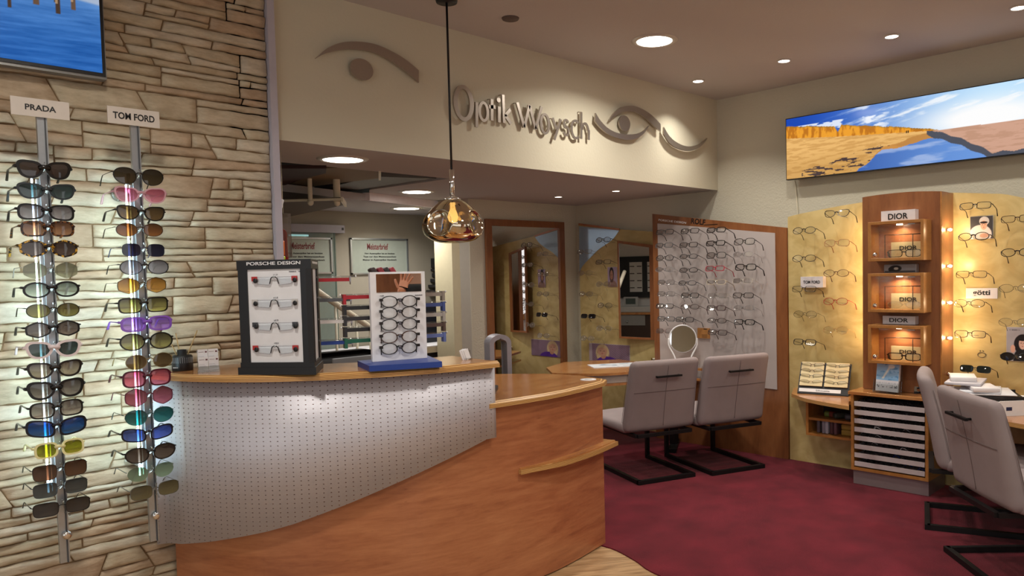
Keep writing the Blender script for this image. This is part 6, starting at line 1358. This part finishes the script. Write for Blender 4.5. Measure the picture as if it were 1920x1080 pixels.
mb = MB(); mb.box((0, 0, .04), (.52, .28, .08), plain('machine_grey', 'b8b8b4', .5)); mb.build('housing', t, bevel=.01); mb = MB(); mb.box((.12, .05, .14), (.2, .03, .13), plain('machine_grey', 'b8b8b4', .5), None); mb.box((.12, .034, .145), (.14, .004, .08), plain('lcd', '4a5450', .2)); mb.build('display', t, RX(0))
wl = refl(1180, 470, 1.02)
t = thing('rear_frame_rack', 'black rack with two white glazed panels of frames, seen in the small niche mirror', 'rack', (1.03, 0, 0))
pa_ = [refl(px, py, 1.08) for px, py in ((1178, 492), (1205, 547), (1212, 492), (1221, 547))]
yy = sorted([p.y for p in pa_]); zz = sorted([p.z for p in pa_])
mb = MB(); mb.box((0, (yy[0]+yy[-1])/2, (zz[0]+zz[-1])/2), (.05, yy[-1]-yy[0]+.30, zz[-1]-zz[0]+.16), M['black']); mb.build('frame', t)
pc_ = (pa_[0]+pa_[1])/2; dw = abs(pa_[0].y-pa_[1].y)
for k, off in enumerate((0, dw*1.28)):
    sgn = 1 if pa_[1].y > pa_[0].y else -1
    mb = MB(); mb.box((.028, pc_.y+sgn*off, pc_.z), (.006, dw*.9, zz[-1]-zz[0]), plain('rack_white', 'dcdcda', .5)); pn = mb.build('panel', t)
    mb = MB()
    for r5 in range(4): 
        for s in (-1, 1): mb.bar((.036, pc_.y+sgn*off+s*dw*.1, zz[0]+(zz[-1]-zz[0])*(.14+.24*r5)), (.036, pc_.y+sgn*off+s*dw*.42, zz[0]+(zz[-1]-zz[0])*(.14+.24*r5)), .01, .012, M['black'])
    mb.build('hanging_frames', pn)
mb = MB(); mb.box2((1.001, 4.4, .75), (1.012, 5.85, 1.98), plain('rear_wall_white', 'dddddb', .6)); tag(mb.build('wall_lining'), 'white wall lining behind the rear rack, seen in the small niche mirror', 'wall lining')

# ------------------------------------------------------------------ workroom behind the counter
YB = 5.897
# sliding glass door with aluminium head rail
t = thing('sliding_glass_door', 'frosted green glass sliding door under a grey aluminium rail in the back room', 'door', (0, 0, 0))
a, b = onY(YB-.03, 520, 426), onY(YB-.03, 643, 430); mb = MB(); mb.box2((1.9, YB-.06, a.z-.035), (b.x, YB-.001, a.z+.03), M['alug']); mb.build('head_rail', t)
mb = MB(); mb.box2((b.x-.028, YB-.062, a.z-.012), (b.x-.01, YB-.060, a.z+.01), M['black']); mb.build('rail_cap', t)
r1 = onY(YB-.03, 632, 560); mb = MB(); mb.box2((1.95, YB-.035, .02), (r1.x, YB-.028, a.z-.035), plain('green_glass', '7c8880', .12)); mb.build('glass_panel', t)
mb = MB(); mb.box2((r1.x-.012, YB-.038, .02), (r1.x, YB-.025, a.z-.035), plain('glass_edge', '5c6e66', .2)); mb.build('glass_edge', t)
def diploma(p0, p1, label, y, seed):
    a, b = onY(y, *p0), onY(y, *p1); W_, H_ = abs(b.x-a.x), abs(a.z-b.z); c = (a+b)/2
    t = thing('framed_certificate', label, 'framed certificate', (c.x, y, c.z)); fb_ = .014; mb = MB()
    for s in (-1, 1): mb.box((s*(W_/2-fb_/2), -.008, 0), (fb_, .018, H_), M['alu']); mb.box((0, -.008, s*(H_/2-fb_/2)), (W_, .018, fb_), M['alu'])
    mb.build('frame', t); mb = MB(); mb.box((0, -.004, 0), (W_-fb_, .004, H_-fb_), plain('certificate_paper', 'a9b2a6', .35)); mb.build('paper', t)
    put(text_mesh('Meisterbrief', .21, .055, plain('certificate_red', '7c3434', .6), bold=.02), 'heading', t, T(-.02, -.0066, H_*.27))
    for i, (s, w2) in enumerate((('Herr Augenoptiker hat am heutigen', .30), ('Tage vor dem Meisterausschuss', .33), ('Meister im Augenoptiker Handwerk', .34))): put(text_mesh(s, w2, .018, M['black'], bold=.02), 'text_line', t, T(.0, -.0066, H_*.27-.062-.028*i))
diploma((655, 446), (765, 513), 'silver-framed certificate with red heading on the grey wall left of the pendant', YB, 1)
diploma((518, 444), (623, 513), 'silver-framed certificate with red heading partly covered by the stone wall edge', YB-.038, 2)
# white stair handrail
mb = MB(); t = thing('stair_banister', 'cream tubular banister sloping down behind the reading glasses displays', 'banister', (0, 0, 0)); yb2 = 5.0
R = [onY(yb2, *p) for p in ((560, 520), (608, 555), (655, 587), (700, 618), (760, 660))]; mb.tube(smooth_curve(R, 5), .022, M['ivory'], 12); mb.build('handrail', t)
for px, py in ((629, 572), (668, 597), (694, 615)):
    p = onY(yb2, px, py); mb = MB(); mb.tube([(p.x, yb2, .0), (p.x, yb2, p.z)], .010, M['ivory'], 8); mb.build('baluster', t)
# spiral stair underside with cream brackets and posts (upper left of the opening)
t = thing('spiral_staircase', 'cream steel spiral stair with ball-capped posts in the opening beside the stone wall', 'staircase', (0, 0, 0))
br_m = plain('tread_underside', '5e4d3c', .7); dk = plain('dark_red_tread', '3a1c18', .6)
z1 = 1.86
A = [onZ(z1, *p) for p in ((518, 377), (641, 373.5), (648, 384), (521, 411))]
mb = MB(); mb.slab([tuple(p) for p in A], (0, 0, .012), br_m); tr1 = mb.build('tread', t)
mb = MB(); mb.bar(A[0], A[1], .012, .014, M['ivory']); mb.bar(A[1], A[2]+Vector((0, 0, -.0)), .014, .03, M['ivory']); mb.build('tread_edge', tr1)
B = [onZ(1.97, *p) for p in ((520, 352), (571, 335), (611, 325), (612, 316), (525, 316))]
mb = MB(); mb.slab([tuple(p) for p in B], (0, 0, .02), dk); mb.build('tread', t)
B = [onZ(1.99, *p) for p in ((524, 357), (712, 334), (712, 320), (690, 312), (600, 316))]
mb = MB(); mb.slab([tuple(p) for p in B], (0, 0, .012), plain('tread_tan', '86755c', .7)); tr2 = mb.build('tread', t)
mb = MB(); mb.bar(B[1], B[2], .014, .03, M['ivory']); mb.build('tread_edge', tr2)
for px0, py0, px1, py1, r_ in ((522, 303, 525, 372, .012), (578, 308, 582, 372, .014), (630, 313, 632, 373, .022)):
    b2 = onZ(z1+.0, px1, py1+2); mb = MB(); mb.tube([(b2.x, b2.y, z1-.012), (b2.x, b2.y, z1+.6)], r_, M['ivory'], 10); mb.build('post', t)
    if px0 > 530: mb = MB(); mb.lathe([(.0005, -.024), (.010, -.021), (.018, -.012), (.0195, 0), (.018, .008), (.0005, .010)], (b2.x, b2.y, z1-.016), M['ivory'], 14); mb.build('ball_cap', t)
p = onZ(z1, 527, 390); mb = MB(); mb.tube([(p.x-.005, p.y, z1-.0), (p.x-.005, p.y, z1-.35)], .012, M['ivory'], 8); mb.build('post', t)
C_ = [onZ(2.0, *p) for p in ((560, 365), (700, 331), (845, 336), (690, 353), (556, 374))]
mb = MB(); mb.slab([tuple(p) for p in C_], (0, 0, .03), plain('stair_beam', '6c6a66', .5)); mb.build('stringer', t)
# hanging bag of red and white sticks at the wall edge
yb3 = 3.62; c0, c1 = onY(yb3, 530, 400), onY(yb3, 534, 482)
t = thing('candy_bag', 'clear cellophane bag of red striped sweets hanging at the stone wall edge', 'bag', (c1.x, yb3, c1.z)); hb = c0.z-c1.z; wb = (onY(yb3, 545, 440)-onY(yb3, 519, 440)).length
mb = MB(); rr = random.Random(3)
mb.box((-.004, 0, hb*.5), (wb, .03, hb), clear('cellophane', 'f4f0f0', .22, .15)); mb.build('cellophane', t); mb = MB(); mb.tube([(0, 0, hb), (0, 0, ZS-c1.z)], .0015, M['ivory'], 5); mb.build('string', t)
for i in range(4):
    x = -wb*.2+wb*.13*i; mb = MB(); mb.tube(smooth_curve([(x, -.0, -.03), (x-.004, 0, hb*.35), (x-.004, 0, hb*.55), (x-.018, 0, hb*.62), (x-.03, 0, hb*.56)], 4), .006, plain('candy_red', 'a01c24', .3), 8); mb.build('candy_stick', t)
rbox(.028, .02, hb*.35, .006, 2, plain('orange_pack', 'd86a1c', .4), 'orange_packet', t, M4=T(-wb*.32, -.016, hb*.2)); rbox(.026, .02, .03, .006, 2, plain('lime_pack', 'b8d020', .4), 'lime_packet', t, M4=T(-wb*.30, -.018, -.01)); rbox(.026, .016, .06, .004, 2, M['paper'], 'price_tag', t, M4=T(-wb*.3, -.014, hb*1.18)@RY(.25))
# glass corner shelf
q = [onZ(1.60, *p) for p in ((520, 443), (556, 440), (568, 449), (520, 452))]; mb = MB(); q = [onP(Vector((0, 4.2, 0)), Vector((0, 1, 0)), *p) for p in ((518, 441), (555, 440), (568, 448), (518, 452))]
sh_ = [(q[0].x, 4.05), (q[1].x, 4.05), (q[2].x, 4.2), (q[3].x, 4.3)]; mb.prism(sh_, q[0].z-.012, q[0].z-.002, plain('teal_glass_edge', '7ca8ac', .1)); tag(mb.build('glass_shelf'), 'small pale teal glass shelf edge behind the hanging sweets bag', 'shelf')
# lab table, phoropter, lens boxes
zl_ = .74; T1 = [onZ(zl_, *p) for p in ((806, 648), (862, 650))]
t = thing('lab_table', 'white-topped work table behind the right side of the white display', 'table', (0, 0, 0))
y_f = onY(5.3, 835, 648); zf = y_f.z
mb = MB(); mb.box2((2.9, 5.32, zf-.05), (4.25, 5.85, zf), plain('table_cream', 'c4b89c', .5)); mb.box2((2.9, 5.319, zf), (4.25, 5.85, zf+.008), M['paper']); mb.build('table_top', t)
mb = MB(); mb.box2((3.0, 5.36, 0), (3.9, 5.8, zf-.05), plain('table_dark_body', '2a2826', .7)); mb.build('cabinet_body', t)  # body under the table top in one even dark colour
lb = plain('lens_box', '26262a', .5); rows = [(820, 486, 826, 502), (820, 505, 832, 510), (822, 513, 845, 521), (818, 524, 848, 531), (814, 535, 850, 542), (810, 545, 852, 550)]
yq = 5.8
for i, (a0, b0, a1, b1) in enumerate(((819, 484, 831, 502), (819, 504, 831, 508), (821, 512, 832, 519), (818, 523, 829, 529), (830, 523, 841, 529), (814, 534, 827, 539), (828, 534, 842, 540), (842, 526, 852, 532), (843, 537, 853, 542), (810, 544, 822, 548), (823, 544, 836, 549), (836, 512, 850, 519), (840, 545, 852, 550))):
    A_2, B_2 = onY(yq, a0, b0), onY(yq, a1, b1); mb = MB(); mb.box2((A_2.x, yq-.03, A_2.z), (B_2.x-.003, yq+.095, B_2.z+.004), lb)
    tag(mb.build('lens_box'), 'small black wall box, '+['topmost of the stepped stack', 'thin second one of the left edge', 'third from the top left', 'fourth row, left end', 'fourth row, second', 'fifth row, left end', 'fifth row, second', 'fourth row, beside the door jamb', 'fifth row, beside the door jamb', 'lowest row, left end', 'lowest row, second', 'behind the silver eye-testing device', 'lowest row, beside the door jamb'][i], 'box', 'black lens boxes on the back wall')
t = thing('phoropter', 'silver eye-testing device with round lenses in front of the black wall boxes', 'optical device', (0, 0, 0)); yp2 = 5.45
sv = plain('phoropter_silver', 'a8a8a8', .25, .8)
for i, (px, py, r_) in enumerate(((836, 512, .032), (846, 510, .026), (838, 502, .022), (847, 497, .02), (834, 497, .016), (841, 493, .024), (848, 519, .022), (837, 519, .016))):
    p = onY(yp2, px, py); mb = MB(); mb.lathe([(r_*.5, -.012), (r_, -.01), (r_, .01), (r_*.5, .012), (r_*.45, 0)], (p.x, yp2, p.z), sv if i % 3 else M['alug'], 20, (0, -1, 0), cap=False); mb.lathe([(.001, 0), (r_*.5, 0), (r_*.5, .004), (.001, .004)], (p.x, yp2, p.z), M['black'], 16, (0, -1, 0)); mb.build('lens_wheel', t)
p = onY(yp2, 843, 488); q = onY(yp2, 841, 640); mb = MB(); mb.bar((p.x-.03, yp2+.02, p.z), (p.x+.04, yp2+.02, p.z), .03, .03, sv); mb.tube([(p.x+.05, yp2+.06, p.z), (p.x+.05, yp2+.06, zf)], .014, M['alug'], 10); mb.bar((p.x+.05, yp2+.06, p.z), (p.x, yp2+.02, p.z), .02, .02, sv); mb.build('arm', t)
p = onY(5.45, 846, 620); o = rbox(.30, .05, .34, .01, 2, plain('dark_monitor', '1c1d24', .3), 'flat_monitor', None, M4=T(p.x-.02, 5.62, zf+.18)); tag(o, 'dark flat monitor on the lab table behind the violet reading glasses', 'monitor')
o = rbox(.12, .02, .16, .004, 2, M['paper'], 'notice', None, M4=T(onY(5.86, 852, 473).x, 5.88, onY(5.86, 852, 473).z)); tag(o, 'white paper notice high on the back wall beside the door jamb', 'notice')
# office chair and laptop behind the counter
p = onY(4.3, 640, 672); t = thing('office_chair', 'black rounded office chair back behind the counter between the two displays', 'chair', (p.x, 4.3, 0))
rbox(.50, .09, .42, .09, 4, M['blackm'], 'backrest', t, M4=T(0, 0, onY(4.3, 640, 658).z-.21)); rbox(.48, .44, .07, .03, 3, M['blackm'], 'seat', t, M4=T(0, .2, .34)); mb = MB(); mb.tube([(0, .2, .04), (0, .2, .32)], .025, M['blackm'], 10)
for k in range(5): mb.bar((0, .2, .05), (.26*math.cos(k*1.256), .2+.26*math.sin(k*1.256), .02), .04, .025, M['blackm'])
mb.build('base', t)
wq = onY(3.55, 676, 676); t = thing('laptop', 'grey back of an open laptop screen just behind the blue display base', 'laptop', (wq.x, 3.55, 0))
zz_ = wq.z; rbox(.36, .012, .20, .005, 2, plain('laptop_grey', '6e7074', .4), 'screen', t, M4=T(.02, 0, zz_-.075)); rbox(.36, .24, .016, .005, 2, plain('laptop_dark', '3c3c40', .4), 'keyboard', t, M4=T(.02, .13, zz_-.18))
t = thing('inner_counter_desk', 'work desk behind the high counter carrying the laptop', 'desk', (0, 0, 0)); mb = MB(); mb.box2((1.65, 3.45, zz_-.22), (2.45, 3.95, zz_-.19), M['top']); mb.build('desk_top', t); mb = MB(); mb.box2((1.7, 3.5, 0), (1.74, 3.9, zz_-.22), M['pearv']); mb.build('leg', t); mb = MB(); mb.box2((2.36, 3.5, 0), (2.40, 3.9, zz_-.22), M['pearv']); mb.build('leg', t)

# ------------------------------------------------------------------ right-hand desk with papers and trays
ZR = .585
t = thing('wall_desk', 'wooden wall desk at the right edge below the honey panel', 'desk', (0, 0, 0))
e_ = onZ(ZR, 1862, 786); mb = MB(); mb.prism([(e_.x, e_.y), (4.28, 1.36), (4.62, 1.50), (XY-.002, 1.50), (XY-.002, -.3), (4.0, -.3), (3.95, .6)], ZR-.022, ZR, M['edge'], M['top']); mb.build('desk_top', t)
mb = MB(); mb.box2((4.35, .30, 0), (4.38, .88, ZR-.022), M['pearv']); mb.box2((4.38, .86, .0), (XY-.005, .89, ZR-.022), M['pearv']); mb.build('side_panel', t)
mb = MB(); mb.box2((4.42, .35, .1), (4.46, .84, ZR-.022), M['oakbox']); mb.build('drawer_front', t)
def stk(px, py, z, w, d, h, rz, mat, nm, lab, cat, grp=None):
    p = onZ(z, px, py); o = rbox(w, d, h, min(.004, h*.3), 2, mat, nm, None, M4=T(p.x, p.y, z+h/2)@RZ(rz)); tag(o, lab, cat, grp); return o
tz = ZR+.001; cx_, cy_ = 4.56, 1.30
for i in range(4):
    s = thing('letter_tray', 'black letter tray, %s of the stack under the white papers' % ['lowest', 'second', 'third', 'topmost'][i], 'tray', (4.56, 1.27, ZR+.017*i+.0005), .35+.03*i, group='stacked black letter trays')
    mb = MB(); mb.box((0, 0, .0015), (.26, .36, .003), M['black']); 
    for sx in (-1, 1): mb.box((sx*.128, 0, .009), (.004, .36, .013), M['black'])
    mb.box((0, .178, .009), (.26, .004, .013), M['black']); mb.build('shell', s)
zz = ZR+.069
for i, (dx, dy, w, d, h, rz, lab, col) in enumerate(((0, 0, .28, .34, .006, .40, 'white magazine lying on the black letter trays', 'd8d8dc'), (.01, -.01, .26, .20, .010, .25, 'white brochure stack with printed cover, second layer on the trays', 'd2d4da'), (-.03, -.03, .20, .13, .022, .5, 'white flat box near the photo edge of the paper stack', 'dcd8da'), (.03, .07, .26, .18, .014, .15, 'pale grey folder under the uppermost box of the paper stack', 'c4c0c6'), (.04, .09, .19, .13, .024, .35, 'white box with reddish print on top of the paper stack', 'e2dede'))):
    o = rbox(w, d, h, .002, 1, plain('stack_'+col, col, .6), 'paper_stack_item', None, M4=T(cx_+dx, cy_+dy, zz+h/2)@RZ(rz)); o.name = ('magazine', 'brochure_stack', 'flat_box', 'folder', 'flat_box')[i]; tag(o, lab, ('magazine', 'brochures', 'box', 'folder', 'box')[i]); zz += h+.0005 if i not in (2,) else 0.0235
p = onZ(ZR, 1886, 781); t = thing('white_card_box', 'white folded card box with small dark blue emblem squares on the wall desk', 'box', (p.x+.04, p.y-.02, ZR), -.75)
wh = plain('card_white', 'e6e4e4', .5); mb = MB(); mb.box((0, 0, .038), (.13, .006, .076), wh); mb.box((.06, .06, .025), (.006, .12, .05), wh); mb.box((0, .06, .003), (.13, .12, .006), wh); mb.box((-.07, .02, .036), (.006, .05, .072), wh); mb.build('folded_card', t)
mb = MB(); mb.box((-.02, -.0036, .036), (.03, .001, .018), plain('navy_print', '1c2850', .5)); mb.build('emblem', t)
p = onZ(ZR, 1868, 779); 
for i in range(5): o = rbox(.004, .09, .062, .001, 1, M['paper'], 'leaflet', None, M4=T(p.x+.015+.010*i, p.y+.02-.006*i, ZR+.032)@RZ(.9)@RY(.08)); tag(o, 'white upright leaflet leaning beside the folded card box, %s' % ['nearest the black trays', 'second from the trays', 'third from the trays', 'fourth from the trays', 'nearest the box'][i], 'leaflet', 'upright leaflets on the wall desk')
p = onZ(ZR, 1905, 765); stk(1912, 762, ZR+.001, .16, .12, .05, .2, wh, 'card_carton', 'low white carton at the photo edge behind the folded card box', 'box')

# ------------------------------------------------------------------ behind the viewer: wooden door, and the photographer's hand and phone (seen in the small display mirror)
n2_ = -uy2; mpt = pm+uy2*-.0015; Mz = ZT
def refl2(px, py, dist):
    c = Vector((mpt.x, mpt.y, 0)); p = onP(c, uy2, px, py); d = ray(px, py).normalized(); r = d-2*d.dot(uy2)*uy2; return p+r*dist
L1 = (onP(Vector((mpt.x, mpt.y, 0)), uy2, 750, 530)-CAM).length
dd = refl2(735, 530, 5.2); dl, dr_ = refl2(700, 530, 4.6), refl2(761, 530, 4.6)
rd = (refl2(747, 530, 2)-refl2(747, 530, 1)).normalized(); dirp = Vector((-rd.y, rd.x, 0)).normalized()
mb = MB(); c = (dl+dr_)/2; hwid = abs((dr_-dl).dot(dirp))/2; mb.box((0, 0, 1.25), (2*hwid, .04, 2.5), M['pearv']); o = mb.build('wooden_wardrobe'); 
for v in []: pass
o.location = (c.x, c.y, 0); o.rotation_euler = (0, 0, math.atan2(dirp.y, dirp.x)); tag(o, 'tall plain wooden panel behind the viewer, seen in the small display mirror', 'panel')
c2 = refl2(785, 530, 4.9); mb = MB(); mb.box((0, 0, 1.25), (1.2, .04, 2.5), plain('peach_wall', 'f6cfb8', .8)); o = mb.build('peach_screen'); o.location = (c2.x, c2.y, 0); o.rotation_euler = (0, 0, math.atan2(dirp.y, dirp.x)); tag(o, 'peach-coloured partition behind the viewer, seen in the small display mirror', 'panel')
ph = refl2(780, 542, L1+.10); right = -dirp if (refl2(790, 530, 3)-refl2(704, 530, 3)).dot(dirp) < 0 else dirp.copy()
face_ = -rd  # towards the mirror
def BM(o_): return Matrix(((right.x, -rd.x*-1, 0, o_.x), (right.y, -rd.y*-1, 0, o_.y), (0, 0, 1, o_.z), (0, 0, 0, 1)))
t = thing('smartphone', 'black phone held up by the photographer, seen in the small display mirror', 'phone', M4=BM(ph)); rbox(.085, .010, .16, .008, 2, M['black'], 'body', t, M4=RY(math.pi/2))
hp = refl2(757, 534, L1+.12); skin = plain('skin', 'c88a6c', .5, noise=.04)
me = bpy.data.meshes.new('hand'); V = [(0, 0, -.30), (0, 0, -.16), (0, 0, -.09), (0, 0, -.045), (.0, 0, 0)]; E = [(0, 1), (1, 2), (2, 3), (3, 4)]; Rr2 = [.036, .030, .026, .036, .040]
fing = [(-.030, -.35, .068), (-.010, -.12, .080), (.012, .10, .075), (.032, .32, .060)]
for x, a, L in fing:
    b0 = len(V); V += [(x, 0, .030), (x+math.sin(a)*L*.45, -.006, .030+math.cos(a)*L*.45), (x+math.sin(a)*L*.8, -.016, .03+math.cos(a)*L*.8), (x+math.sin(a)*L, -.026, .03+math.cos(a)*L)]; E += [(4, b0), (b0, b0+1), (b0+1, b0+2), (b0+2, b0+3)]; Rr2 += [.0115, .0095, .0085, .0075]
b0 = len(V); V += [(-.040, -.01, -.030), (-.066, -.018, .0), (-.082, -.022, .024)]; E += [(3, b0), (b0, b0+1), (b0+1, b0+2)]; Rr2 += [.014, .0115, .009]
me.from_pydata(V, E, []); o = bpy.data.objects.new('raised_hand', me); COL.objects.link(o); me.materials.append(skin);
s_ = o.modifiers.new('s', 'SKIN')
for i, r_ in enumerate(Rr2): me.skin_vertices[0].data[i].radius = (r_, r_*.62 if 2 <= i <= 4 else r_)
me.skin_vertices[0].data[0].use_root = True; s_.use_smooth_shade = True
su = o.modifiers.new('u', 'SUBSURF'); su.levels = 2; su.render_levels = 2
o.matrix_world = BM(hp)@RY(.35); tag(o, 'raised bare hand and forearm with spread fingers beside the phone, seen in the small mirror', 'hand')
